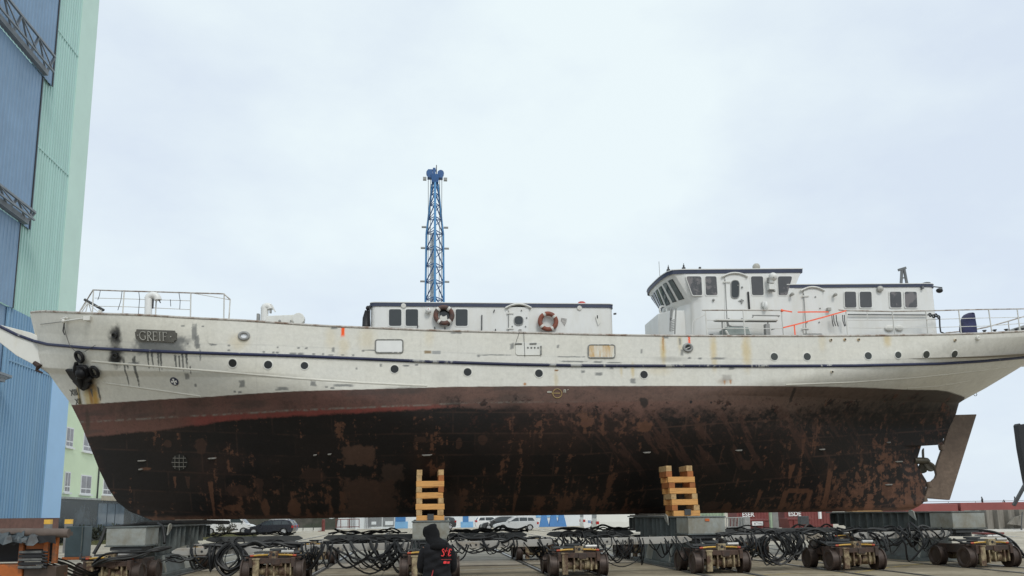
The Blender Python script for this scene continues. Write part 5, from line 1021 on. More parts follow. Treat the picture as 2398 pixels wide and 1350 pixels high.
along_top(T, xpx(1690), xpx(1945), 1.04, 24.4, 8); along_top(T, xpx(1700, 31.6), xpx(1950, 31.6), 1.02, 31.6, 4, (.022, .038)); coils(T, xpx(1810), 1.02, .12, 1.2, 8); coils(T, xpx(1855), 1.05, .3, .6, 6); droops(T, xpx(1730), xpx(1880), 1.05, .12, 10, wmin=.5); droops(T, xpx(1700), xpx(1790), .9, .5, 6); loops_top(T, xpx(1730), xpx(1930), 1.02, 24.4, 7); droops(T, xpx(1880), xpx(1960), 1.0, .6, 7, wmin=.6)
T = bundle('black hoses looped along the beam before the stern trestle', xpx(1985), xpx(2200), 1.0)
along_top(T, xpx(1960), xpx(2200), 1.08, 24.4, 5); droops(T, xpx(1975), xpx(2130), 1.1, .62, 9, wmin=.5); coils(T, xpx(2140), 1.32, .85, .42, 3); droops(T, xpx(2100), xpx(2230), 1.15, .6, 6, wmin=.5); loops_top(T, xpx(1990), xpx(2120), 1.1, 24.4, 5)
o = MB().tube(smooth_path([(xpx(2285), 24.0, 1.1), (xpx(2310), 23.7, 1.02), (xpx(2335), 23.5, .75), (xpx(2352), 23.5, .42), (xpx(2358), 23.5, .3), (xpx(2350), 23.5, .27)]), .04, 8).build('loose_hose', HOSE, smooth=60); tag(o, 'single thick black hose arching down over the rightmost bogie', 'hose')
T = bundle('thin black hoses sagging below the coupling beams all along the near row', xpx(500), xpx(2200), .6)
for a_, b_, n_ in ((690, 780, 5), (960, 1000, 2), (1190, 1330, 7), (1360, 1500, 6), (1540, 1640, 5), (1690, 1760, 4), (1870, 1960, 6), (1960, 2060, 6), (2060, 2180, 6)): droops(T, xpx(a_), xpx(b_), .98, .2, n_, 24.05, (.014, .022), .5)
T = thing('hose_bundle', 'black hoses running from the orange power pack to the leftmost bogie', 'hose bundle', (-8.5, 22, .8), 'black hydraulic hoses looped over the beams')
for k in range(5): hose(T, [(float(aty(95+6*k, 1284+5*k, 20.6)[0]), 20.3, 1.0-.06*k), (float(aty(150, 1300, 21.2)[0]), 21.2, .82-.09*k), (float(aty(185, 1320, 22)[0]), 22.2, .55-.08*k), (float(aty(215, 1335, 23)[0]), 23, .40-.05*k), (float(aty(240, 1340, 23.4)[0]), 23.3, .45-.03*k)], .03, n=7)
for k in range(3): hose(T, [(float(aty(205, 1330, 23)[0]), 23.1, .5), (float(aty(250, 1310-3*k, 23)[0])+hr.uniform(-.2,.2), 23.0+hr.uniform(-.2,.2), hr.uniform(.45,.95)), (float(aty(310, 1300-3*k, 23.2)[0])+hr.uniform(-.2,.2), 23.1+hr.uniform(-.2,.2), hr.uniform(.55,1.1)), (float(aty(370, 1290, 23.3)[0]), 23.3, .92+.04*k), (float(aty(400, 1285+2*k, 23.6)[0]), 23.6, 1.0)], .028, n=7)
along_top(T, float(aty(380, 1280, 24)[0]), float(aty(480, 1280, 24)[0]), .6, 24.0, 5); droops(T, float(aty(385, 1280, 24)[0]), float(aty(500, 1280, 24)[0]), .95, .15, 8, wmin=.5)

# ---- orange power pack at the left edge
ORG = pm('orange_machine_paint', (.42, .115, .022), .55, var=.25, scale=3, col2=(.14, .07, .035), amt2=.38, scale2=2.2, soft2=.06)
PP = thing('power_pack', 'orange hydraulic power pack under a torn dark tarpaulin at the left edge', 'power pack', (-9.6, 21.1, 0))
xr, xl, yf, yb_ = -8.45, -11.6, 20.2, 20.9
mb = MB(); mb.box2((xl, yf, .18), (-9.18, yb_, .78)); mb.build('tank', ORG, PP, bevel=.02)
mb = MB(); mb.box2((-9.17, yf+.05, .12), (xr, yb_, .72)); mb.build('oily_panel', pm('oily_orange', (.075, .05, .035), .4, var=.4, scale=3, col2=(.36, .10, .025), amt2=.35, scale2=1.8), PP, bevel=.02)
for x in (-9.26, -8.72, -8.52, -11.4): MB().box2((x-.05, yf+.04, .79), (x+.05, yf+.16, 1.40)).build('post', ORG, PP, bevel=.008)
mb = MB(); mb.box2((-9.18, yf+.12, 1.12), (-8.80, yf+.2, 1.36)); mb.build('back_panel', ORG, PP); mb = MB(); mb.box2((xl, yf+.9, .8), (-8.9, yf+1.0, 1.4)); mb.build('dark_bay', BLACK, PP)
mb = MB(); mb.box2((xl-.1, yf-.08, 1.41), (xr+.05, yb_, 1.50)); mb.tube([(xl-.1, yf-.02, 1.50), (-9.3, yf-.02, 1.505), (xr+.25, yf-.02, 1.48)], .11, 10); mb.build('roof', pm('muddy_roof', (.125, .095, .08), .8, var=.35, scale=3), PP, smooth=40)
TARP = pm('torn_tarp', (.075, .10, .115), .45, var=.6, scale=3, col2=(.012, .014, .016), amt2=.5, scale2=3)
for tx0, n_, tz, dr in ((-10.25, 5, 1.42, .30), (-9.75, 6, 1.50, .22), (-9.2, 4, 1.46, .20)):
    mb = MB(); rows = []
    for i in range(n_): rows.append([V(tx0+i*.12+hr.uniform(-.05, .05), yf-.16+hr.uniform(-.06, .05)-.02*j, tz+hr.uniform(-.05, .07)-dr*j/3*(.6+.8*hr.random())) for j in range(4)])
    mb.grid(rows); mb.build('tarpaulin', TARP, PP, smooth=10)
mb = MB(); rows = []
for i in range(16): rows.append([V(-10.7+i*.15, yf-.115+hr.uniform(-.02, .02), 1.43), V(-10.7+i*.15+hr.uniform(-.03, .03), yf-.12, 1.32-hr.random()*.12)])
mb.grid(rows); mb.build('oily_fringe', BLACK, PP)
mb = MB()
for k in range(5):
    z = 1.06-.085*k; mb.mat(k % 2).box((-8.98, yf-.03, z), (.52, .12, .055)); mb.mat(1).box((-8.98, yf-.05, z-.03), (.50, .1, .02))
for k in range(6): mb.mat(1).cyl((-8.74+.01*k, yf-.08, 1.07-.07*k), (-8.60, yf-.10, 1.05-.07*k), .025, n=6)
mb.build('valve_bank', [pm('oily_steel', (.13, .13, .125), .45, var=.5, scale=7), BLACK], PP)
mb = MB(); a = grd(149, 1312); mb.mat(0).box((a[0]+.38, a[1]+.5, .80), (.78, .9, 1.36)); mb.mat(1).box((a[0]+.36, a[1]+.5, .06), (.9, 1.0, .12)); mb.mat(2).box((a[0]+.70, a[1]+.03, .9), (.06, .04, 1.1))
o = mb.build('steel_cabinet', [pm('teal_cabinet', (.055, .085, .095), .5, var=.3, scale=2), ORG, STEEL], bevel=.015); tag(o, 'tall dark teal steel cabinet standing just right of the orange power pack', 'cabinet')

# ================================================================== the worker: back to the viewer, hood up, head bowed to the left
PX0, PY0 = 0.24, 12.15
PER = thing('person', 'person seen from behind in a dark hooded jacket printed in red', 'person', (PX0, PY0, 0))
JK = pm('dark_jacket', (.0085, .0085, .0105), .8, var=.4, scale=6, bump=1.0, bscale=6, spec=.25); HD = pm('dark_hood', (.0065, .0065, .0075), .85, spec=.2, var=.3, scale=6, bump=.7, bscale=9); TR = pm('dark_trousers', (.018, .018, .022), .85, var=.3, scale=6, bump=.4, bscale=8); SK = pm('skin', (.42, .25, .18), .5, var=.1)
def skin(name, nodes, edges, mat, sub=2, root=0):
    me = bpy.data.meshes.new(name); me.from_pydata([(n[0], n[1], n[2]) for n in nodes], edges, []); me.materials.append(mat)
    o = bpy.data.objects.new(name, me); COL.objects.link(o); o.parent = PER
    m = o.modifiers.new('skin', 'SKIN'); m.use_smooth_shade = True
    lay_ = me.skin_vertices[0] if me.skin_vertices else None
    if lay_ is None:
        bm = bmesh.new(); bm.from_mesh(me); bm.verts.layers.skin.verify(); bm.to_mesh(me); bm.free(); lay_ = me.skin_vertices[0]
    for i, n in enumerate(nodes):
        r = n[3] if isinstance(n[3], tuple) else (n[3], n[3]); lay_.data[i].radius = r; lay_.data[i].use_root = (i == root)
    s = o.modifiers.new('sub', 'SUBSURF'); s.levels = s.render_levels = sub
    return o
# body: x right, y away from viewer; head turned to the left and down
N_ = [(0, .02, .90, .12), (0, .01, 1.10, .12), (0, 0, 1.28, .13), (0, .02, 1.38, .07), (-.05, .08, 1.44, .055), (-.085, .12, 1.50, .075), (-.10, .14, 1.56, .085), (-.10, .13, 1.61, .06),
      (-.17, .0, 1.30, .055), (-.23, .04, 1.06, .045), (-.13, .24, .98, .036), (.17, .0, 1.30, .055), (.24, .05, 1.06, .045), (.13, .25, .99, .036),
      (-.09, .02, .80, .085), (-.10, .0, .46, .058), (-.11, .05, .10, .042), (-.12, -.06, .045, .04), (.09, .02, .80, .085), (.11, .02, .46, .058), (.11, .07, .10, .042), (.12, -.04, .045, .04), (-.165, .155, 1.525, .016)]
E_ = [(0, 1), (1, 2), (2, 3), (3, 4), (4, 5), (5, 6), (6, 7), (2, 8), (8, 9), (9, 10), (2, 11), (11, 12), (12, 13), (0, 14), (14, 15), (15, 16), (16, 17), (0, 18), (18, 19), (19, 20), (20, 21), (5, 22)]
for side, wi in ((-1, 10), (1, 13)):                # palms and five curled fingers
    wx, wy, wz, _r = N_[wi]; palm = len(N_); N_.append((wx-side*.045, wy+.055, wz-.005, .026)); E_.append((wi, palm)); px_, py_, pz_, _ = N_[palm]
    for k, ln in enumerate((.034, .04, .038, .03)):
        a = len(N_); off = -.03+.02*k
        N_.append((px_-side*.03, py_+.02, pz_-off, .0095)); N_.append((px_-side*(.03+ln*.7), py_+.012, pz_-off-.006, .0088)); N_.append((px_-side*(.03+ln), py_-.012, pz_-off-.01, .008)); E_ += [(palm, a), (a, a+1), (a+1, a+2)]
    a = len(N_); N_.append((px_-side*.005, py_-.005, pz_+.04, .011)); N_.append((px_-side*.03, py_-.02, pz_+.05, .0095)); E_ += [(palm, a), (a, a+1)]
skin('body', N_, E_, SK, 1)
def ring(cx, cy, cz, rx, ry, n=20, tilt=0.0, sq=2.3):
    out = []
    for k in range(n):
        a = 2*math.pi*k/n; c, s = math.cos(a), math.sin(a); q = (abs(c)**sq+abs(s)**sq)**(-1/sq); out.append(V(cx+rx*c*q, cy+ry*s*q, cz+tilt*rx*c*q))
    return out
mb = MB(); wob = lambda: hr.uniform(-.008, .008)
prf = [(.80, .203, .15, 0), (.84, .212, .16, 0), (.92, .21, .158, .02), (.98, .203, .155, 0), (1.04, .20, .15, -.02), (1.10, .203, .152, 0), (1.16, .21, .156, 0), (1.22, .215, .158, .02), (1.28, .215, .155, .02), (1.33, .203, .145, .03), (1.37, .18, .125, .03), (1.41, .13, .10, .02), (1.44, .09, .08, 0)]
zs_ = [p[0] for p in prf]; rings = [ring(wob()*.5, .03, z, *[float(np.interp(z, zs_, [p[k] for p in prf])) for k in (1, 2, 3)], 40, ) if False else ring(wob()*.5, .03, z, float(np.interp(z, zs_, [p[1] for p in prf])), float(np.interp(z, zs_, [p[2] for p in prf])), 40, float(np.interp(z, zs_, [p[3] for p in prf])), 2.9) for z in np.linspace(.80, 1.44, 38)]
rings = [[V(p[0], p[1]+.009*math.sin(31*p[2]+9*p[0]+2*math.sin(14*p[0]))+.006*math.sin(57*p[2]-23*p[0]), p[2]) for p in r] for r in rings]; loft(mb, rings); mb.shift(PX0, PY0, 0).build('jacket', JK, PER, smooth=60)
nJ = [(-.13, .02, 1.33, (.095, .095)), (-.19, .01, 1.27, (.082, .082)), (-.228, .03, 1.15, (.072, .072)), (-.24, .05, 1.02, (.068, .068)), (-.22, .14, .98, (.06, .06)), (-.16, .215, .975, (.052, .052))]
skin('sleeve', nJ, [(i, i+1) for i in range(5)], JK, 2)
skin('sleeve', [(-a if i == 0 else -a, b, c, r) for i, (a, b, c, r) in enumerate(nJ)], [(i, i+1) for i in range(5)], JK, 2)
mb = MB(); cs = [(.05, .02, 1.30, .10, .085), (.03, -.03, 1.34, .14, .10), (0, -.02, 1.38, .145, .11), (-.03, .02, 1.415, .125, .11), (-.055, .06, 1.455, .108, .112), (-.075, .085, 1.50, .110, .122), (-.088, .10, 1.55, .112, .126), (-.09, .105, 1.60, .10, .112), (-.082, .10, 1.645, .072, .085), (-.072, .095, 1.668, .03, .04)]
loft(mb, [ring(x-.012*math.sin(i*2), y, z, rx, ry, 22, .12, 2.0) for i, (x, y, z, rx, ry) in enumerate(cs)]); mb.ball((-.165, .15, 1.545), (.05, .07, .085), 14); mb.shift(PX0, PY0, 0).build('hood', HD, PER, smooth=70)
mb = MB(); loft(mb, [ring(.02, -.105, z, rx, ry, 18) for z, rx, ry in ((1.285, .03, .015), (1.295, .10, .035), (1.32, .125, .05), (1.355, .12, .05), (1.39, .09, .03))]); mb.shift(PX0, PY0, 0).build('hood_fold', HD, PER, smooth=70)
skin('trousers', [(0, .03, .86, .15), (-.09, .03, .78, .10), (-.105, .02, .46, .082), (-.11, .06, .13, .075), (.09, .03, .78, .10), (.11, .03, .46, .082), (.115, .075, .13, .075)], [(0, 1), (1, 2), (2, 3), (0, 4), (4, 5), (5, 6)], TR, 2)
for s, yy in ((-1, 0), (1, .015)):
    mb = MB(); loft(mb, [ring(s*.115, .11+yy, z, rx, ry, 16, 0, 2.4) for z, rx, ry in ((.0, .05, .14), (.03, .054, .145), (.07, .05, .13), (.11, .045, .07), (.15, .045, .06))]); mb.shift(PX0, PY0, 0).build('boot', BLACK, PER, smooth=50)
def back(px, py):                                   # point on the back of the jacket under a photo pixel
    return aty(px, py, PY0-.147)-V(PX0, PY0, 0)*0
REDL = pm('red_print', (.85, .045, .05), .6, var=.12)
def strokes(pts, w, name='red_letter', closed=False):
    mb = MB(); P = [aty(a, b, PY0-.142) for a, b in pts]
    for p, q in zip(P[:-1], P[1:]): mb.beam(p, q, w, .006, up=(0, -1, 0))
    return mb
def z6(lst): return [(960+a/9.643, 1210+b/9.643) for a, b in lst]
mb = MB(); zz = [];
for pts, w in (([(772, 742), (745, 738), (730, 765), (752, 800), (772, 840), (762, 880), (735, 893), (708, 880)], .015), ): 
    P = [aty(a, b, PY0-.142) for a, b in z6(pts)]; [mb.beam(p, q, w, .006, up=(0, -1, 0)) for p, q in zip(P[:-1], P[1:])]
o = mb.build('red_letter', REDL, PER)
mb = MB(); mb.prism([aty(a, b, PY0-.140) for a, b in z6([(832, 705), (812, 790), (845, 795), (800, 940), (850, 770), (822, 765), (842, 705)])], (0, -.006, 0)); P = [aty(a, b, PY0-.142) for a, b in z6([(790, 755), (800, 800), (812, 800)])]; [mb.beam(p, q, .01, .006, up=(0, -1, 0)) for p, q in zip(P[:-1], P[1:])]; mb.build('red_bolt', REDL, PER)
mb = MB()
for pts, w in (([(895, 745), (868, 885)], .016), ([(885, 742), (935, 740)], .012), ([(884, 812), (915, 810)], .011), ([(862, 886), (915, 884)], .012), ([(935, 740), (932, 765)], .010), ([(915, 884), (922, 862)], .010)):
    P = [aty(a, b, PY0-.142) for a, b in z6(pts)]; mb.beam(P[0], P[1], w, .006, up=(0, -1, 0))
mb.build('red_letter', REDL, PER)
mb = MB()
for k in range(13): x = 705+18*k; P = [aty(a, b, PY0-.140) for a, b in z6([(x, 968), (x+10, 976)])]; mb.beam(P[0], P[1], .009, .005, up=(0, -1, 0))
mb.build('red_line', pm('dull_red_print', (.35, .03, .035), .6), PER)
mb = MB(); mb.prism([aty(a, b, PY0-.138) for a, b in z6([(770, 1008), (825, 1008), (830, 1058), (768, 1070)])], (0, -.006, 0))
for a in (760, 845, 862, 880): P = [aty(x, y, PY0-.140) for x, y in z6([(a+10, 1018), (a, 1062)])]; mb.beam(P[0], P[1], .012, .005, up=(0, -1, 0))
mb.build('red_emblem', REDL, PER)
mb = MB(); mb.prism([aty(a, b, PY0-.136) for a, b in z6([(525, 1195), (530, 1235), (505, 1350), (478, 1350), (500, 1270)])], (0, -.01, 0)); mb.build('red_vent', pm('dull_red_print', (.35, .03, .035), .6), PER)
# ================================================================== big hall at the left
MINT = pm('mint_cladding', (.42, .63, .585), .5, var=.14, scale=1.1, col2=(.37, .56, .51), amt2=.35, scale2=.25, stretch=(1, 1, .07), soft2=.12)
MINTF = pm('mint_flashing', (.56, .75, .66), .5, var=.06, scale=.4); BLUEC = pm('blue_cladding', (.20, .35, .50), .5, var=.16, scale=1.1, col2=(.135, .275, .45), amt2=.35, scale2=.3, stretch=(1, 1, .07), soft2=.12)
BLUEF = pm('blue_flashing', (.34, .55, .80), .5, var=.06, scale=.4); BLUED = pm('blue_door_panel', (.20, .31, .45), .5, var=.12, scale=.5); BRICKR = pm('red_plinth', (.17, .085, .065), .8, var=.3, scale=3)
XW = -24.6
def atx(px, py, x=XW): return at(px, py, 'x', x)
HALL = thing('shipyard_hall', 'tall shipyard hall clad in mint and blue corrugated sheet at the left edge', 'hall', (XW, 56, 0))
ysR = atx(137, 1205)[1]; ysL = atx(95, 1200)[1]; zsplit = atx(95, 757)[2]; zpl = atx(60, 1214)[2]; ztop = 46
def corr(y0, y1, z0, z1, mat, name, x=XW, pitch=.34, d=.07):
    pts = []; y = y0
    while y < y1-.01:
        pts += [(x, y), (x, y+pitch*.45), (x+d, y+pitch*.55), (x+d, y+pitch*.95)]; y += pitch
    mb = MB(); mb.grid([[V(a, b, z0) for a, b in pts], [V(a, b, z1) for a, b in pts]]); return mb.build(name, mat, HALL)
ydA = atx(122, 90)[1]; ydB = atx(80, 320)[1]; ydC = atx(31, 640)[1]; ydD = atx(10, 860)[1]
corr(ydD-.3, ysL, zpl, zsplit, BLUEC, 'blue_cladding'); corr(ydC, ysL, zsplit+.01, ztop, MINT, 'mint_cladding')
MB().box2((XW-.2, 40, zpl), (XW-.06, ydD, zsplit)).build('blue_door', BLUED, HALL)
for z0, z1, MM, MF in ((zpl, zsplit, BLUEC, BLUEF), (zsplit+.01, ztop, MINT, MINTF)): MB().box2((XW-.4, ysL, z0), (XW+.10, ysR, z1)).build('corner_flashing', MF, HALL)
for zz_ in (zpl+9.3, zsplit+11.0, zsplit+20.0): MB().box2((XW+.0, ydC+.2, zz_), (XW+.085, ysL-.01, zz_+.10)).build('sheet_joint', MINT if zz_ > zsplit else BLUEC, HALL)
MB().box2((XW-16, ysR-.3, .0), (XW-.4, ysR-.05, ztop)).build('end_wall', MINT, HALL)
MB().box2((XW-.3, 38, 0), (XW+.06, ysR-.02, zpl-.002)).build('plinth', BRICKR, HALL)
zB = atx(92, 178)[2]; zC = atx(42, 523)[2]
for y1, z0, z1, dx in ((ydC, zsplit-.0, zC, .10), (ydB, zC, zB, .16), (ydA, zB, ztop, .22)):
    mb = MB(); pts = []; y = 34.0
    while y < y1-.05: pts += [(XW+dx, y), (XW+dx, y+.20), (XW+dx+.03, y+.24), (XW+dx+.03, y+.36)]; y += .40
    pts.append((XW+dx, y1)); pts.append((XW-.05, y1)); mb.grid([[V(a, b, z0) for a, b in pts], [V(a, b, z1) for a, b in pts]]); mb.build('sliding_door_leaf', BLUED, HALL)
    MB().box2((XW+dx, y1, z0), (XW+dx+.05, y1+.12, z1)).build('door_edge', BLACK, HALL)
TRS = pm('truss_steel', (.20, .225, .25), .5, var=.2, scale=2)
def walkway(ix, iy, ox, oy):
    P = atx(ix, iy, XW+.25); xo = XW+.25
    for _ in range(60):
        Q = atx(ox, oy, xo); xo += .2*(Q[1]-P[1])*(-.4)
        if abs(Q[1]-P[1]) < .01: break
    xo = min(max(xo, XW+.8), XW+3.5); Q = atx(ox, oy, xo); dz = Q[2]-P[2]; ye = P[1]; zi, zo = P[2], Q[2]; y0 = 30.0
    A = lambda y: V(XW+.35, y, zi); Bq = lambda y: V(xo, y, zo); Cq = lambda y: V(xo, y, zi+.0)
    mb = MB(); mb.beam(A(y0), A(ye), .30, .34); mb.beam(Bq(y0), Bq(ye), .13, .13); y = ye; k = 0
    mb.beam(A(y0)+V(.45, 0, .12), A(ye)+V(.45, 0, .12), .10, .10)
    while y > y0+2.2:
        mb.beam(A(y), Bq(y), .13, .13); mb.beam(A(y), Bq(y-2.2), .09, .09); mb.beam(A(y)+V(.45, 0, .12), Bq(y-2.2), .07, .07); y -= 2.2
    return mb.build('truss_girder', TRS, HALL)
walkway(104, 172, 136, 143); walkway(58, 520, 82, 498); walkway(2, 889, 24, 882)

# ---- light green office building behind the bow
OFF = thing('office_building', 'pale green office building with white framed windows behind the bow', 'building', (-27.5, 75, 0)); XO = -27.5
PGREEN = pm('pale_green_render', (.72, .84, .60), .8, var=.06, scale=.5); zo = atx(220, 1171, XO)[2]
MB().box2((XO-12, 59, zo), (XO, 120, zo+11.5)).build('wall', PGREEN, OFF)
UP = pm('upvc_white', (.78, .78, .78), .4, var=.04); PANE = pm('curtained_pane', (.25, .24, .26), .15, var=.35, scale=1.5)
def owin(x0, x1, yt, yb_):
    a = atx(x0, (yt+yb_)/2, XO); b = atx(x1, (yt+yb_)/2, XO); t = atx((x0+x1)/2, yt, XO)[2]; u = atx((x0+x1)/2, yb_, XO)[2]; owinz(a[1], b[1], u, t)
def owinz(y0, y1, u, t):
    mb = MB(); mb.box2((XO, y0, u), (XO+.06, y1, t)); mb.box2((XO, y0-.15, u-.12), (XO+.18, y1+.15, u)); w = mb.build('window', UP, OFF)
    ym = (y0+y1)/2; d = .10; mb = MB(); zm = u+(t-u)*.28
    for a, b in ((y0+d, ym-d/2), (ym+d/2, y1-d)): mb.box2((XO+.05, a, zm+.06), (XO+.07, b, t-d)); mb.box2((XO+.05, a, u+d), (XO+.07, b, zm-.04))
    mb.build('pane', PANE, w)
for q in ((153.5, 170.5, 1001, 1048), (194, 217, 1016, 1059), (150, 163, 1105, 1154), (188, 212, 1113, 1158)): owin(*q)
zA, zBb = atx(162, 1048, XO)[2], atx(162, 1001, XO)[2]; zc_, zd_ = atx(156, 1154, XO)[2], atx(156, 1105, XO)[2]
for k in range(1, 8):
    yw = 70.2+3.6*k
    for u, t in ((zA, zBb), (zc_, zd_), (zA+3.7, zBb+3.7)): owinz(yw, yw+2.0, u, t)
owinz(64.9, 66.2, zA+3.7, zBb+3.7); owinz(68.2, 70, zA+3.7, zBb+3.7)
DKF = pm('dark_shopfront', (.035, .045, .052), .25, var=.3, scale=.6, col2=(.075, .095, .11), amt2=.4, scale2=.35, soft2=.05)
BLG = pm('bluish_glass', (.13, .17, .21), .12, var=.3, scale=.6)
mb = MB(); mb.box2((XO, 58, 0), (XO+.5, 121, zo-.06)); mb.build('ground_floor_front', DKF, OFF); MB().box2((XO, 58, zo-.055), (XO+.62, 121, zo+.10)).build('canopy_edge', pm('grey_coping', (.36, .38, .36), .7), OFF)
for a, b in ((229, 249), (251, 268), (270, 290)):
    y0, y1 = atx(a, 1200, XO+.5)[1], atx(b, 1200, XO+.5)[1]; MB().box2((XO+.5, y0, .5), (XO+.53, y1, zo-.3)).build('shop_window', BLG, OFF)
MB().box2((XO+.0, atx(230, 1100, XO)[1], zo), (XO+.1, atx(230, 1100, XO)[1]+.12, zo+9)).build('downpipe', DGREY, OFF); MB().box2((XO+.63, 72, zo-.05), (XO+.68, 80, zo+.35)).build('signboard', pm('beige_board', (.48, .43, .33), .7), OFF)
for k, (a, lab) in enumerate(((112, 'yellow topped marker post in front of the blue hall corner'), (160, 'yellow topped marker post before the dark shopfront'))):
    p = aty(a, 1229, 47); T = thing('marker_post', lab, 'post', (p[0], 47, 0), 'yellow topped marker posts'); MB().box2((p[0]-.16, 46.9, 0), (p[0]+.16, 47.2, 1.55)).build('post', pm('post_grey', (.2, .2, .2), .6), T); MB().box2((p[0]-.16, 46.89, 1.552), (p[0]+.16, 47.2, 1.80)).build('cap', pm('signal_yellow', (.85, .50, .08), .5, var=.15), T)

# ---- planting
LEAFD = pm('dark_leaf', (.030, .036, .022), .8, var=.5, scale=1.5); LEAFG = pm('grass_green', (.085, .095, .035), .8, var=.5, scale=1.5, col2=(.16, .14, .07), amt2=.4)
def leaves(mb, c, r, n, s, rg):
    for _ in range(n):
        d = V(rg.gauss(0, 1), rg.gauss(0, 1), rg.gauss(0, 1)); d /= np.linalg.norm(d); p = V(*c)+d*V(*r)*rg.uniform(.25, 1)**.6
        if p[2] < .02: p[2] = .02+rg.random()*.2
        a = V(rg.gauss(0, 1), rg.gauss(0, 1), rg.gauss(0, 1)); a /= np.linalg.norm(a); b = np.cross(a, d); b /= max(np.linalg.norm(b), 1e-6); q = s*rg.uniform(.6, 1.3); mb.poly([p-a*q, p+b*q*.5, p+a*q, p-b*q*.5])
lr = random.Random(3); mb = MB()
for k in range(11): leaves(mb, (-26.2+.35*k*.9, 64.5+2.2*k, .65), (.8, 1.5, .75), 170, .17, lr)
o = mb.build('hedge', LEAFD); tag(o, 'low dark hedge in front of the dark shopfront', 'hedge')
g0 = grd(528, 1254); T = thing('shrub', 'small bare brownish shrub in front of the white van', 'shrub', tuple(g0)); mb = MB()
for k in range(7): leaves(mb, g0+V(lr.uniform(-.9, .9), lr.uniform(-.4, .4), lr.uniform(.5, 1.1)), (.5, .4, .45), 60, .10, lr)
mb.build('foliage', pm('twig_brown', (.075, .07, .05), .85, var=.5, scale=2), T); mb = MB()
for k in range(9): mb.tube([g0, g0+V(lr.uniform(-.9, .9), lr.uniform(-.4, .4), 1.3)], [.03, .008], 5)
mb.build('stem', LEAFD, T)
mb = MB(); ga = [grd(*p) for p in ((430, 1268), (500, 1266), (560, 1262), (610, 1256), (590, 1250), (470, 1252))]
for _ in range(2600):
    t = lr.random(); p = grd(lr.uniform(440, 600), lr.uniform(1251, 1265)); h = lr.uniform(.06, .26); e = lr.uniform(-.1, .1); mb.poly([p+V(-.04, 0, 0), p+V(.04, 0, 0), p+V(e, .02, h)])
for _ in range(1400):
    p = V(lr.uniform(-25.6, -22.5), lr.uniform(60, 72), 0); h = lr.uniform(.05, .2); mb.poly([p+V(-.04, 0, 0), p+V(.04, 0, 0), p+V(.03, .02, h)])
o = mb.build('grass', LEAFG); o['kind'] = 'stuff'; o['label'] = 'scrubby grass beside the parked van and under the hedge'; o['category'] = 'grass'

# ---- earth bank, kerb, white shed with blue doors
mb = MB(); x0 = aty(415, 1230, 112)[0]; x1 = aty(792, 1230, 112)[0]; rows = []
for j, (y, z) in enumerate(((110, 0), (112, 1.6), (115, 3.6), (119, 5.0), (126, 5.4), (134, 0))): rows.append([V(x0+(x1-x0)*i/24, y+lr.uniform(-.3, .3), z*(1+.12*lr.uniform(-1, 1)) if z else 0) for i in range(25)])
mb.grid(rows); o = struct(mb.build('bank', pm('bank_earth', (.055, .048, .04), .9, var=.5, scale=1.2, col2=(.03, .034, .022), amt2=.5, scale2=.5)))
for k, (a, b) in enumerate(((692, 709), (710, 733), (734, 757))):
    p, q = aty(a, 1238, 100), aty(b, 1238, 100); o = MB().box2((p[0]+.04, 100, 0), (q[0]-.04, 100.4, .42)).build('barrier_block', pm('white_concrete', (.62, .61, .58), .7, var=.1)); tag(o, ['low white barrier block nearest the dark parked wagon', 'middle low white barrier block of the three beside the dark bank', 'low white barrier block nearest the white shed'][k], 'barrier', 'low white barrier blocks')
SHED = thing('harbour_shed', 'long white shed with blue doors seen under the keel', 'shed', (0, 112, 0)); YS = 112.0
SW = pm('shed_white', (.72, .75, .77), .6, var=.06, scale=.5); SB = pm('shed_blue', (.22, .45, .72), .5, var=.15, scale=.6); SBD = pm('shed_deep_blue', (.06, .20, .46), .5, var=.1); SGR = pm('shed_grey', (.22, .23, .24), .6, var=.2)
a, b = aty(770, 1230, YS), aty(1395, 1230, YS); MB().box2((a[0], YS, 0), (b[0], YS+18, 7)).build('wall', SW, SHED)
def shp(name, x0, x1, yt, yb_, mat, th=.08): 
    p, q = aty(x0, (yt+yb_)/2, YS), aty(x1, (yt+yb_)/2, YS); t, u = aty((x0+x1)/2, yt, YS)[2], max(.0, aty((x0+x1)/2, yb_, YS)[2]); return MB().box2((p[0], YS-th, u), (q[0], YS-.002, t)).build(name, mat, SHED)
shp('door', 862, 894, 1190, 1233, SGR); shp('door', 897, 923, 1190, 1233, SGR)
for q in ((870, 881, 1222, 1229), (902, 921, 1221, 1230)): shp('door_pane', *q, SW, .11)
shp('blue_panel', 925, 955, 1222, 1240, SB); shp('blue_door', 926, 950, 1186, 1222, SBD, .10); shp('blue_panel', 1079, 1108, 1222, 1236, SB); shp('blue_door', 1084, 1097, 1188, 1223, SBD, .1); shp('blue_panel', 1255, 1318, 1195, 1212, SB)
for k in range(8): shp('white_post', 819+4.0*k+(20 if k > 3 else 0), 820+4.0*k+(20 if k > 3 else 0), 1190, 1237, SGR, .14)
for k, a in enumerate((1274, 1296, 1315)):
    p = aty(a, 1227, 108); T = MB(); T.hexa([V(p[0]-.65, 107.6, 0), V(p[0]+.65, 107.6, 0), V(p[0]+.65, 108.4, 0), V(p[0]-.65, 108.4, 0), V(p[0]-.10, 107.9, 2.6), V(p[0]+.10, 107.9, 2.6), V(p[0]+.10, 108.1, 2.6), V(p[0]-.10, 108.1, 2.6)]); o = T.build('boat_stand', SBD, bevel=.03); tag(o, ['blue triangular boat stand nearest the silver wagon', 'middle one of the three blue triangular boat stands', 'blue triangular boat stand nearest the white vans'][k], 'boat stand', 'blue triangular boat stands')
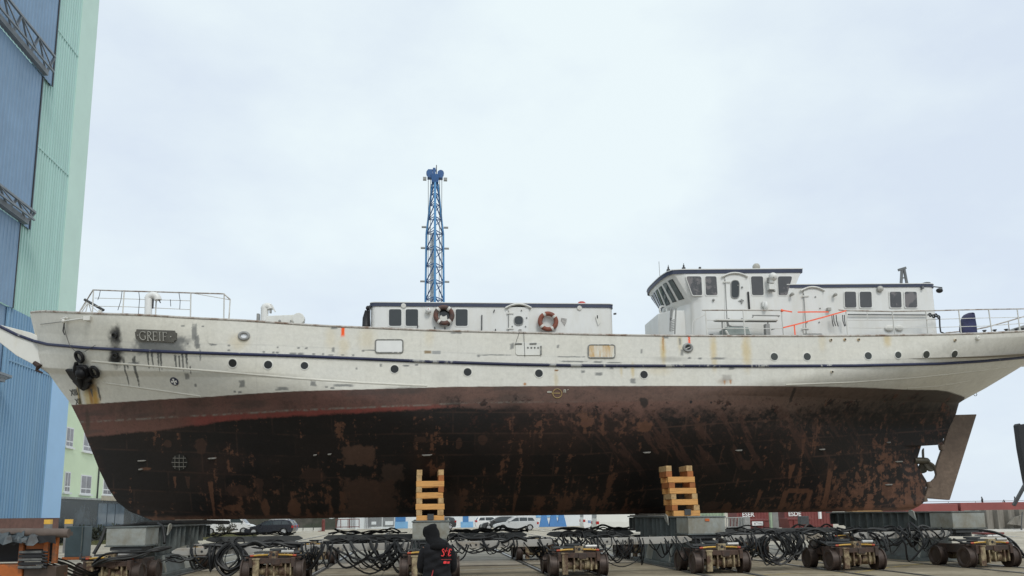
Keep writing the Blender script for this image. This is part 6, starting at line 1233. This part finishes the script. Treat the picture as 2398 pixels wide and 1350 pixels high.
T = thing('handrail', 'dark red low handrail before the white shed', 'railing', tuple(aty(800, 1235, 108))); mb = MB(); RR = pm('dark_red_rail', (.16, .04, .035), .6)
for yy in (1217, 1235): mb.tube([aty(786, yy, 108), aty(842, yy-1, 108)], .05, 5)
mb.build('rail', RR, T)
for a in (787, 798, 815, 818, 841): MB().tube([aty(a, 1216, 108), aty(a, 1237, 108)], .05, 5).build('post', RR, T)
p = aty(757, 1240, 99); T = thing('bollard', 'short dark red bollard beside the white barrier blocks', 'bollard', (p[0], 99, 0)); MB().lathe([(.2, 0), (.2, 1.3), (.14, 1.4), (.001, 1.42)], (p[0], 99, 0), (0, 0, 1), 12).build('post', RR, T); MB().beam((p[0]-.2, 99, .05), (p[0]-.6, 98.9, .02), .1, .08).build('foot', RR, T)
for a, lab in ((1071, 'dark traffic cone left of its twin before the white shed'), (1077.5, 'dark traffic cone right of its twin before the white shed')):
    p = grd(a, 1234); T = thing('traffic_cone', lab, 'cone', tuple(p), 'dark traffic cones'); MB().lathe([(.24, .04), (.05, .9), (.001, .92)], p, (0, 0, 1), 12).build('cone', DGREY, T); MB().box(p+V(0, 0, .02), (.55, .55, .04)).build('base', DGREY, T)

# ---- parked vehicles
TYRE = pm('tyre', (.018, .018, .018), .7); RIM = pm('alloy_rim', (.5, .5, .51), .35, .5, var=.1); CGL = pm('car_glass', (.045, .055, .06), .05, var=.15); TL = pm('tail_red', (.40, .02, .02), .3); HL = pm('headlight', (.6, .6, .6), .15)
CARP = {}
def paint(n, c, r=.25): return pm('car_paint_'+n, c, r, 0.0, var=.04, scale=1.0, spec=.6)
PROF = {
 'wagon': dict(L=4.8, W=1.8, wr=.33, ax=(.95, 3.85), body=[(.10, .32), (.0, .55), (.02, .80), (.06, .95), (.5, .98), (3.3, .94), (3.75, .90), (4.35, .78), (4.68, .66), (4.78, .50), (4.74, .30)], cab=[(.08, .95), (.42, 1.40), (.9, 1.47), (2.3, 1.47), (2.7, 1.40), (3.65, .91)],
   win=[[(.42, 1.02), (.62, 1.34), (1.15, 1.37), (1.15, 1.02)], [(1.22, 1.02), (1.22, 1.38), (2.05, 1.39), (2.05, 1.01)], [(2.12, 1.01), (2.12, 1.39), (2.45, 1.36), (3.1, .98)]]),
 'hatch': dict(L=4.2, W=1.75, wr=.31, ax=(.75, 3.35), body=[(.08, .32), (.0, .6), (.04, .98), (.4, 1.0), (2.9, .96), (3.3, .92), (3.9, .78), (4.15, .60), (4.15, .30)], cab=[(.05, .98), (.35, 1.42), (.8, 1.50), (1.9, 1.50), (2.3, 1.42), (3.2, .93)], win=[[(.35, 1.04), (.55, 1.38), (1.1, 1.41), (1.1, 1.04)], [(1.18, 1.04), (1.18, 1.42), (2.05, 1.41), (2.7, 1.0)]]),
 'van': dict(L=5.5, W=1.95, wr=.35, ax=(1.05, 4.45), body=[(.06, .38), (.0, .6), (.02, 1.1), (.04, 1.12), (4.5, 1.10), (5.0, 1.02), (5.36, .86), (5.46, .6), (5.42, .34)], cab=[(.02, 1.1), (.06, 2.15), (.25, 2.26), (3.3, 2.26), (3.75, 2.14), (4.75, 1.05)], win=[[(3.05, 1.22), (3.05, 1.95), (3.72, 1.95), (4.35, 1.2)]]),
}
def car(name, label, cat, kind, end_px, facing, y, mat, grp='vehicles parked in the yard', rear_px=True, extra=None, yaw=0):
    p = PROF[kind]; Ln, W, wr = p['L'], p['W'], p['wr']; xe = float(aty(end_px, 1235, y)[0])     # x of the rear end
    fx = lambda u: xe+facing*u; T = thing(name, label, cat, (fx(Ln/2), y, 0), grp); hw = W/2
    arch = []
    bot = []
    for c in p['ax']:
        bot.append((c-wr*1.2, .26)); bot += [(c+wr*1.18*math.cos(R(t)), .30+wr*1.18*math.sin(R(t))) for t in range(180, -1, -20)]; bot.append((c+wr*1.2, .26))
    outl = [(.15, .28)]+bot+[(p['body'][-1][0]-.05, .26)]+p['body'][::-1]
    mb = MB(); n = len(outl); lo = [V(fx(u), y-hw, z) for u, z in outl]; 
    mb.prism(lo, (0, W, 0)); cab = [(u, z) for u, z in p['cab']]; zb_, zt_ = cab[0][1], max(z for _, z in cab); tk = lambda z: .13*(z-zb_)/(zt_-zb_)
    A = [V(fx(u), y-hw+.03+tk(z), z-.01 if i in (0, len(cab)-1) else z) for i, (u, z) in enumerate(cab)]; Bk = [V(fx(u), y+hw-.03-tk(z), z-.01 if i in (0, len(cab)-1) else z) for i, (u, z) in enumerate(cab)]; m = len(cab)
    mb._add(A+Bk, [tuple(range(m)), tuple(range(2*m-1, m-1, -1))]+[(i, (i+1) % m, m+(i+1) % m, m+i) for i in range(m)]); mb.build('body', mat, T, smooth=32)
    for sd in (-1, 1):
        for w in p['win']:
            mb = MB(); mb.prism([V(fx(u), y+sd*(hw-.03-tk(z)+.006), z) for u, z in w], (0, -sd*.02, 0)); mb.build('side_window', CGL, T)
    a, b = p['cab'][-2], p['cab'][-1]; g = lambda t, s: V(fx(a[0]+(b[0]-a[0])*t)+facing*.012, y+s*(hw-.16), a[1]+(b[1]-a[1])*t+.012)
    mb = MB(); mb.poly([g(.08, -1), g(.08, 1), g(.92, 1), g(.92, -1)]); mb.build('windscreen', CGL, T)
    a, b = p['cab'][1], p['cab'][0]; g = lambda t, s: V(fx(a[0]+(b[0]-a[0])*t)-facing*.015, y+s*(hw-.2), a[1]+(b[1]-a[1])*t+.008); mb = MB(); mb.poly([g(.1, -1), g(.1, 1), g(.75, 1), g(.75, -1)]); mb.build('rear_window', CGL, T)
    for c in p['ax']:
        for sd in (-1, 1):
            yc = y+sd*(hw-.10); mb = MB(); mb.lathe([(wr*.62, -.10), (wr*.97, -.10), (wr, -.06), (wr, .07), (wr*.96, .105), (wr*.66, .11)], (fx(c), yc, wr), (0, sd, 0), 22); w_ = mb.build('wheel', TYRE, T, smooth=40)
            mb = MB(); mb.lathe([(wr*.64, .04), (wr*.66, .112)], (fx(c), yc, wr), (0, sd, 0), 22); mb.lathe([(.07, .02), (.06, .115)], (fx(c), yc, wr), (0, sd, 0), 10)
            for k in range(5):
                an = 2*math.pi*k/5+.3; d = V(math.cos(an), 0, math.sin(an)); mb.beam(V(fx(c), yc+sd*.09, wr)+d*.05, V(fx(c), yc+sd*.09, wr)+d*wr*.64, .07, .03, up=(0, 1, 0))
            mb.build('rim', RIM, w_)
    for sd in (-1, 1):
        zt2 = p['body'][2][1] if kind != 'van' else 1.05
        MB().box2((fx(-.015), y+sd*(hw-.26), zt2-.14), (fx(.20), y+sd*(hw+.012), zt2+.10)).build('tail_light', TL, T, bevel=.02)
        q = p['body'][-4]; MB().box2((fx(q[0]-.12), y+sd*(hw-.35), q[1]-.17), (fx(q[0]+.12), y+sd*(hw+.01), q[1]-.02)).build('headlight', HL, T, bevel=.02)
    MB().box2((fx(.12), y-hw-.012, .27), (fx(Ln-.15), y-hw+.02, .36)).build('sill', DGREY, T) if False else None
    mb = MB(); mb.box2((fx(p['cab'][-1][0]-.55), y-hw-.17, .98 if kind != 'van' else 1.18), (fx(p['cab'][-1][0]-.38), y-hw+.02, 1.12 if kind != 'van' else 1.42)); mb.build('mirror', mat if kind != 'van' else DGREY, T, bevel=.02)
    if kind == 'van': MB().box2((fx(1.6), y-hw-.015, .42), (fx(3.9), y-hw+.02, .56)).build('side_moulding', DGREY, T)
    if kind == 'wagon':
        MB().tube([V(fx(u), y-hw+.17, z) for u, z in ((.6, 1.47), (.8, 1.52), (2.2, 1.52), (2.45, 1.45))], .022, 6).build('roof_rail', RIM, T)
    return T
car('parked_van', 'white panel van behind the small shrub', 'van', 'van', 475, 1, 91.0, paint('white', (.78, .78, .78)))
car('parked_car', 'dark navy estate car parked behind the bow trestle', 'car', 'wagon', 690, -1, 84.5, paint('night', (.012, .013, .020)))
car('parked_car', 'blue car mostly hidden behind the dark navy estate car', 'car', 'wagon', 696, -1, 88.5, paint('blue', (.03, .055, .16)))
car('parked_car', 'silver estate car with black rims seen right of the hooded worker', 'car', 'wagon', 1259, -1, 87.0, paint('silver', (.55, .56, .57), .22))
car('parked_car', 'white hatchback with red tail lights behind the silver estate car', 'car', 'hatch', 1113, 1, 98.0, paint('white', (.78, .78, .78)))
car('parked_car', 'dark grey hatchback poking its nose out left of the silver estate car', 'car', 'hatch', 1212, -1, 92.0, paint('graphite', (.045, .047, .05)))
v1 = car('parked_van', 'white van lettered in blue behind the other white van', 'van', 'van', 1362, 1, 79.0, paint('white', (.78, .78, .78)))
mb = MB(); pl = aty(1384, 1222.5, 79.0-.99); text_mb(mb, 'BLC', .34, pl, (1, 0, 0), (0, 0, 1), 0, .01); mb.build('lettering', SBD, v1)
car('parked_van', 'white van with an orange tail light nearest the leaning crib trestle', 'van', 'van', 1391, 1, 62.0, paint('cream_white', (.76, .75, .70)))
car('parked_car', 'dark car half hidden by the middle trestle', 'car', 'hatch', 1068, -1, 100.0, paint('graphite', (.045, .047, .05)))

# ---- lattice crane behind the ship
YK = 85.0; kc = aty(1018, 700, YK); CB = pm('crane_blue', (.09, .28, .54), .5, var=.12, scale=.8); CBD = pm('crane_dark_blue', (.025, .10, .27), .5, var=.2)
CR = thing('tower_crane', 'tall blue lattice crane tower rising behind the midship deckhouse', 'crane', (kc[0], YK, 0))
zk = lambda py: aty(1018, py, YK)[2]
sx_ = 1880/YK/1.0; wid = [(0, 21.5), (zk(700), 21.5), (zk(545), 20), (zk(505), 15), (zk(430), 7)]
def hwk(z): return np.interp(z, [w[0] for w in wid], [w[1] for w in wid])/21.6
xk = lambda z: kc[0]+np.interp(z, [zk(700), zk(400)], [0.0, .0])
nodes = [0]; 
for py in (1120, 1020, 920, 850, 780, 725, 700, 660, 622, 582, 545, 512, 480, 455, 430): nodes.append(zk(py))
P3 = lambda z: (V(xk(z)-hwk(z), YK+.6*hwk(z), z), V(xk(z)+hwk(z), YK+.6*hwk(z), z), V(xk(z), YK-.9*hwk(z), z))
for i, rr in ((0, .115), (1, .115), (2, .13)): MB().tube([P3(z)[i] for z in nodes], rr, 8).build('chord', CB, CR, smooth=50)
mb = MB()
for z0, z1 in zip(nodes[:-1], nodes[1:]):
    a, b = P3(z0), P3(z1)
    for i, j in ((0, 2), (1, 2)): mb.beam(a[i], b[j], .09, .09)
    mb.beam(a[0], b[1], .06, .06); mb.beam(b[0], b[1], .09, .09); mb.beam(b[0], b[2], .08, .08); mb.beam(b[1], b[2], .08, .08)
mb.build('lattice', CBD, CR)
mb = MB()
for dx in (-.55, .55): 
    for e in (-.12, .12): mb.tube([V(kc[0]+dx+e, YK, 10), V(kc[0]+dx*1.15+e, YK, zk(420))], .03, 5)
mb.build('hoist_rope', DGREY, CR)
MB().box2((kc[0]-.42, YK+.1, 5), (kc[0]-.12, YK+.2, zk(545))).build('ladder_cage', pm('cage_grey', (.45, .47, .48), .6), CR)
mb = MB(); z0 = zk(430); mb.hexa([V(kc[0]-.35, YK-.4, z0), V(kc[0]+.35, YK-.4, z0), V(kc[0]+.35, YK+.4, z0), V(kc[0]-.35, YK+.4, z0), V(kc[0]-.45, YK-.5, zk(412)), V(kc[0]+.45, YK-.5, zk(412)), V(kc[0]+.45, YK+.5, zk(412)), V(kc[0]-.45, YK+.5, zk(412))]); mb.box((kc[0], YK, zk(416)), (1.7, .7, .3)); mb.box((kc[0]-.1, YK, zk(403)), (.3, .4, .8)); mb.box((kc[0]-.35, YK, zk(400)), (.9, .3, .16)); mb.build('head', CBD, CR)
for dx in (-.62, .62): MB().cyl((kc[0]+dx, YK-.25, zk(407)), (kc[0]+dx, YK+.25, zk(407)), .36, n=14).build('sheave', CBD, CR, smooth=40)
for dx in (-1.15, 1.15): MB().box((kc[0]+dx, YK, zk(420)), (.38, .3, .34)).build('lamp', GREYM, CR)
MB().tube([V(kc[0]+.15, YK, zk(412)), V(kc[0]+.15, YK, zk(387))], .05, 5).build('aerial', DGREY, CR)
for py in (533, 582, 660, 760):
    for s in (-1, 1): z = zk(py); MB().box((xk(z)+s*(hwk(z)+.35), YK, z), (.5, .3, .13)).build('side_bracket', GREYM, CR)

# ---- red containers and yard clutter behind the stern
CRED = pm('container_red', (.18, .045, .04), .6, var=.2, scale=1.2, col2=(.17, .03, .03), amt2=.35, scale2=1); CGRN = pm('container_green', (.30, .38, .27), .6, var=.2, scale=1); CGRY = pm('container_grey', (.22, .22, .21), .6, var=.2)
def container(x0p, x1p, y, label, mat, txt=None, tx=0, ty=0, z1=2.6):
    a, b = float(aty(x0p, 1220, y)[0]), float(aty(x1p, 1220, y)[0]); T = thing('shipping_container', label, 'container', ((a+b)/2, y+1.2, 0), 'shipping containers behind the stern')
    pts = []; x = a+.15
    while x < b-.3: pts += [(x, y+.04), (x+.12, y+.04), (x+.15, y), (x+.27, y)]; x += .30
    mb = MB(); mb.grid([[V(p, q, .22) for p, q in pts], [V(p, q, z1-.16) for p, q in pts]]); mb.box2((a+.05, y+.06, .16), (b-.05, y+2.4, z1-.06)); mb.build('side_panel', mat, T)
    mb = MB()
    for x in (a, b-.15): mb.box2((x, y-.02, 0), (x+.15, y+.14, z1))
    mb.box2((a+.152, y-.015, 0), (b-.152, y+.1, .17)); mb.box2((a+.152, y-.015, z1-.14), (b-.152, y+.1, z1)); mb.build('frame', mat, T)
    if txt: mb = MB(); text_mb(mb, txt, .58, aty(tx, ty, y-.03), (1, 0, 0), (0, 0, 1), 0, .012); mb.build('lettering', UP, T)
    return T
container(1640, 1697, 70, 'pale green container beside the right trestle end plate', CGRN)
container(1726, 1804, 74, 'red container with a white sign in front, left of the grey upright', CRED, 'ESER', 1752, 1206)
container(1838, 1950, 74, 'red container nearest the stern trestle with the dark box in front', CRED, 'ESDE', 1861, 1204.5)
def ybox(x0, x1, yt, yb_, y, th, mat, name, label, cat):
    a, b = aty(x0, (yt+yb_)/2, y), aty(x1, (yt+yb_)/2, y); t, u = aty((x0+x1)/2, yt, y)[2], aty((x0+x1)/2, yb_, y)[2]; o = MB().box2((a[0], y, max(0, u)), (b[0], y+th, t)).build(name, mat, bevel=.02); tag(o, label, cat); return o
def skip_(x0, x1, yt, yb_, y, label):
    a, b = float(aty(x0, 1230, y)[0]), float(aty(x1, 1230, y)[0]); t = aty(x0, yt, y)[2]; T = thing('skip', label, 'skip', ((a+b)/2, y, 0), 'rusty red open skips'); 
    MB().hexa([V(a+.25, y+.1, .1), V(b-.25, y+.1, .1), V(b-.25, y+1.7, .1), V(a+.25, y+1.7, .1), V(a, y, t), V(b, y, t), V(b, y+1.8, t), V(a, y+1.8, t)]).build('bin', CRED, T, bevel=.02); mb = MB(); mb.box2((a-.05, y-.06, t-.14), (b+.05, y-.001, t-.02)); mb.build('rim', CRED, T)
    for k in range(1, 4): MB().beam((a+(b-a)*k/4, y-.02, t-.15), (a+(b-a)*k/4, y+.06, .15), .1, .06).build('rib', CRED, T)
    return T
sk1 = skip_(1742, 1806, 1217, 1240, 66, 'open dark red skip carrying the white sign'); skip_(1846, 1900, 1214, 1240, 66, 'open dark red skip behind the dark square box')
p = aty(1774, 1226.5, 65.85); mb = MB(); mb.mat(0).box(p, (.95, .05, .34)); mb.mat(1).box(p+V(-.24, -.03, -.01), (.07, .012, .16)); mb.beam(p+V(-.15, -.03, .1), p+V(.42, -.03, -.05), .02, .012, up=(0, -1, 0)); o = mb.build('site_sign', [UP, BLACK]); tag(o, 'white rectangular sign with dark marks fixed on the left skip', 'sign')
ybox(1804, 1808.5, 1185, 1237, 64, .3, CGRN, 'steel_post', 'pale green edge post standing left of the grey upright', 'post'); ybox(1809, 1823, 1190, 1238, 64, .6, CGRY, 'steel_upright', 'grey brown upright box between the two red containers', 'upright')
ybox(1875, 1894.5, 1209, 1229, 58, .5, DGREY, 'control_box', 'dark square box in front of the right red container', 'box'); T = ybox(1918.5, 1923.5, 1180, 1215.5, 62, .25, UP, 'white_post', 'white post standing before the right red container', 'post')
a, b = aty(1704, 1240, 56), aty(1742, 1240, 56); T = thing('steel_cage', 'small grey steel mesh cage left of the white sign', 'cage', ((a[0]+b[0])/2, 56, 0)); mb = MB(); t_ = aty(1720, 1213, 56)[2]
for y in (56, 57): 
    for k in range(6): x = a[0]+(b[0]-a[0])*k/5; mb.tube([(x, y, .1), (x+.12, y, t_)], .03, 5)
    for z in (.15, .65, t_): mb.tube([(a[0], y, z), (b[0], y, z)], .035, 5)
mb.build('bars', GREYM, T); MB().box2((b[0]+.02, 56, .2), (b[0]+.5, 57, t_+.05)).build('side_plate', GREYM, T)
# ---- sheet pile wall, red barge, gulls, scrap at the right edge
a = aty(2262, 1240, 58.6); SP = thing('sheet_pile_wall', 'weathered grey sheet pile wall at the right edge', 'wall', (a[0]+10, 58.6, 0)); pts = []; x = a[0]
while x < a[0]+24: pts += [(x, 58.6), (x+.32, 58.6), (x+.46, 58.95), (x+.78, 58.95)]; x += .92
SPM = pm('weathered_piling', (.27, .25, .22), .8, var=.3, scale=1.2, col2=(.15, .135, .11), amt2=.45, scale2=.8, stretch=(3, 1, .4), soft2=.15)
mb = MB(); mb.grid([[V(p, q, 0) for p, q in pts], [V(p, q, 1.62) for p, q in pts]]); mb.grid([[V(p, q, 1.62) for p, q in pts], [V(p, 59.6, 1.62) for p, q in pts]]); mb.build('piling', SPM, SP); MB().box2((a[0]-.1, 58.35, 0), (a[0]+24, 58.58, .16)).build('kerb', pm('white_concrete', (.62, .61, .58), .7, var=.1), SP)
MB().hexa([V(*aty(2362, 1228, 58.2)), V(*aty(2398, 1232, 58.2)), V(*aty(2398, 1232, 58.2))+V(0, .2, 0), V(*aty(2362, 1228, 58.2))+V(0, .2, 0), V(*aty(2376, 1212, 58.2)), V(*aty(2398, 1206, 58.2)), V(*aty(2398, 1206, 58.2))+V(0, .2, 0), V(*aty(2376, 1212, 58.2))+V(0, .2, 0)]).build('buttress', SPM, SP)
BG = thing('barge', 'long red barge hull lying behind the sheet pile wall', 'barge', (60, 84, 0)); BRM = pm('barge_red', (.27, .075, .068), .6, var=.15, scale=.6)
x0 = float(aty(2120, 1190, 80)[0]); z0, z1 = aty(2200, 1181, 80)[2], 0; xm = float(aty(2250, 1190, 80)[0]); MB().box2((x0, 80, -.5), (xm-.3, 90, z0)).build('hull', BRM, BG, bevel=.05); MB().box2((xm, 80, -.5), (x0+60, 90, z0+.12)).build('hull', BRM, BG, bevel=.05)
mb = MB(); zr3 = aty(2300, 1174, 80)[2]; mb.tube([(x0+1, 80.3, zr3), (x0+60, 80.3, zr3)], .03, 5); mb.build('guard_rail', GREYM, BG)
for k in range(12): MB().tube([(x0+2+3.1*k, 80.3, z0-.02), (x0+2+3.1*k, 80.3, zr3)], .03, 5).build('stanchion', GREYM, BG)
for (a_, b_), lab in zip(((2300, 1171.5), (2352, 1178.5), (2377, 1171)), ('dark bird perched on the barge rail, leftmost of three', 'dark bird perched low on the barge between the other two', 'dark bird on the barge rail beside the slanting steel strut')):
    p = aty(a_, b_, 80.3); mb = MB(); mb.tube([p+V(-.04, 0, -.30), p+V(-.02, 0, -.12), p+V(.02, 0, .08), p+V(-.01, 0, .22), p+V(-.02, 0, .28)], [.03, .10, .10, .055, .045], 8); mb.ball(p+V(-.02, 0, .30), .06, 8); mb.tube([p+V(-.05, 0, .30), p+V(-.16, 0, .29)], [.022, .006], 5); mb.tube([p+V(.02, 0, -.05), p+V(.12, 0, -.34)], [.06, .02], 5); mb.tube([p+V(.0, 0, -.2), p+V(0, 0, -.34)], .015, 4); o = mb.build('bird', pm('bird_dark', (.03, .03, .032), .7), smooth=60); tag(o, lab, 'bird', 'birds perched on the barge')
DK = thing('crane_leg', 'black steel crane leg with a slanting strut at the right edge', 'crane leg', (47, 62, 0)); YD = 62; mb = MB(); BKS = pm('black_steel', (.012, .013, .016), .6, var=.3)
mb.prism([aty(a, b, YD) for a, b in ((2385, 996), (2388, 992), (2391, 995), (2399, 993), (2440, 992), (2446, 1240), (2428, 1240), (2402, 1105), (2392, 1050))], (0, .6, 0)); mb.build('leg', BKS, DK); mb = MB(); mb.beam(aty(2374, 1184, YD), aty(2424, 1092, YD), .22, .22); mb.build('strut', DGREY, DK); mb = MB(); mb.tube([aty(2394, 1200, 58), aty(2388, 1282, 57)], .04, 5); mb.tube([aty(2392, 1230, 58), aty(2398, 1285, 57)], .03, 5); mb.build('wire_stay', DGREY, DK)
a = aty(2340, 1240, 50)
for k, (x0p, x1p, yt, yb_, mm, lab) in enumerate(((2306, 2352, 1248, 1252, 'container_red', 'red plank on top of the scrap stack at the right edge'), (2312, 2348, 1253, 1257, 'upvc_white', 'white board under the red plank in the scrap stack'), (2338, 2396, 1258, 1274, 'container_grey', 'grey crate right of the scrap boards'), (2290, 2322, 1264, 1272, 'upvc_white', 'white crate low left in the scrap stack'), (2316, 2350, 1259, 1278, 'grey_steel', 'grey box below the red plank in the scrap stack'), (2352, 2384, 1270, 1275, 'upvc_white', 'white slat leaning by the grey crate at the right edge'))):
    q0, q1 = aty(x0p, (yt+yb_)/2, 47), aty(x1p, (yt+yb_)/2, 47); t, u = aty(x0p, yt, 47)[2], aty(x0p, yb_, 47)[2]; mb = MB(); mb.box2((q0[0], 47+.02*k, max(u, 0)), (q1[0], 48.2, t)); nn = 3
    for j in range(nn): mb.box2((q0[0]+(q1[0]-q0[0])*(j+.1)/nn, 46.97+.02*k, max(u, 0)+.005), (q0[0]+(q1[0]-q0[0])*(j+.75)/nn, 47.0+.02*k, t-.005))
    o = mb.build('scrap_board' if yb_-yt < 6 else 'scrap_crate', MATS[mm]); tag(o, lab, 'scrap', 'scrap lying at the right edge')
p = grd(2372, 1294); T = thing('fallen_sign', 'dark board with a white triangle lying tilted by the scrap', 'sign', tuple(p)); mb = MB(); mb.mat(0).hexa([p+V(-.3, 0, .02), p+V(.55, .1, .02), p+V(.5, .3, .02), p+V(-.3, .25, .02), p+V(-.55, .25, .42), p+V(.25, .3, .42), p+V(.25, .35, .42), p+V(-.55, .3, .42)]); mb.build('board', DGREY, T)
mb = MB(); mb.poly([p+V(.10, .085, .1), p+V(.42, .095, .06), p+V(.12, .25, .36)]); mb.build('white_triangle', UP, T)
struct(MB().box((60, 57.0, .05), (60, .5, .1)).build('kerb', pm('white_concrete', (.62, .61, .58), .7, var=.1)))
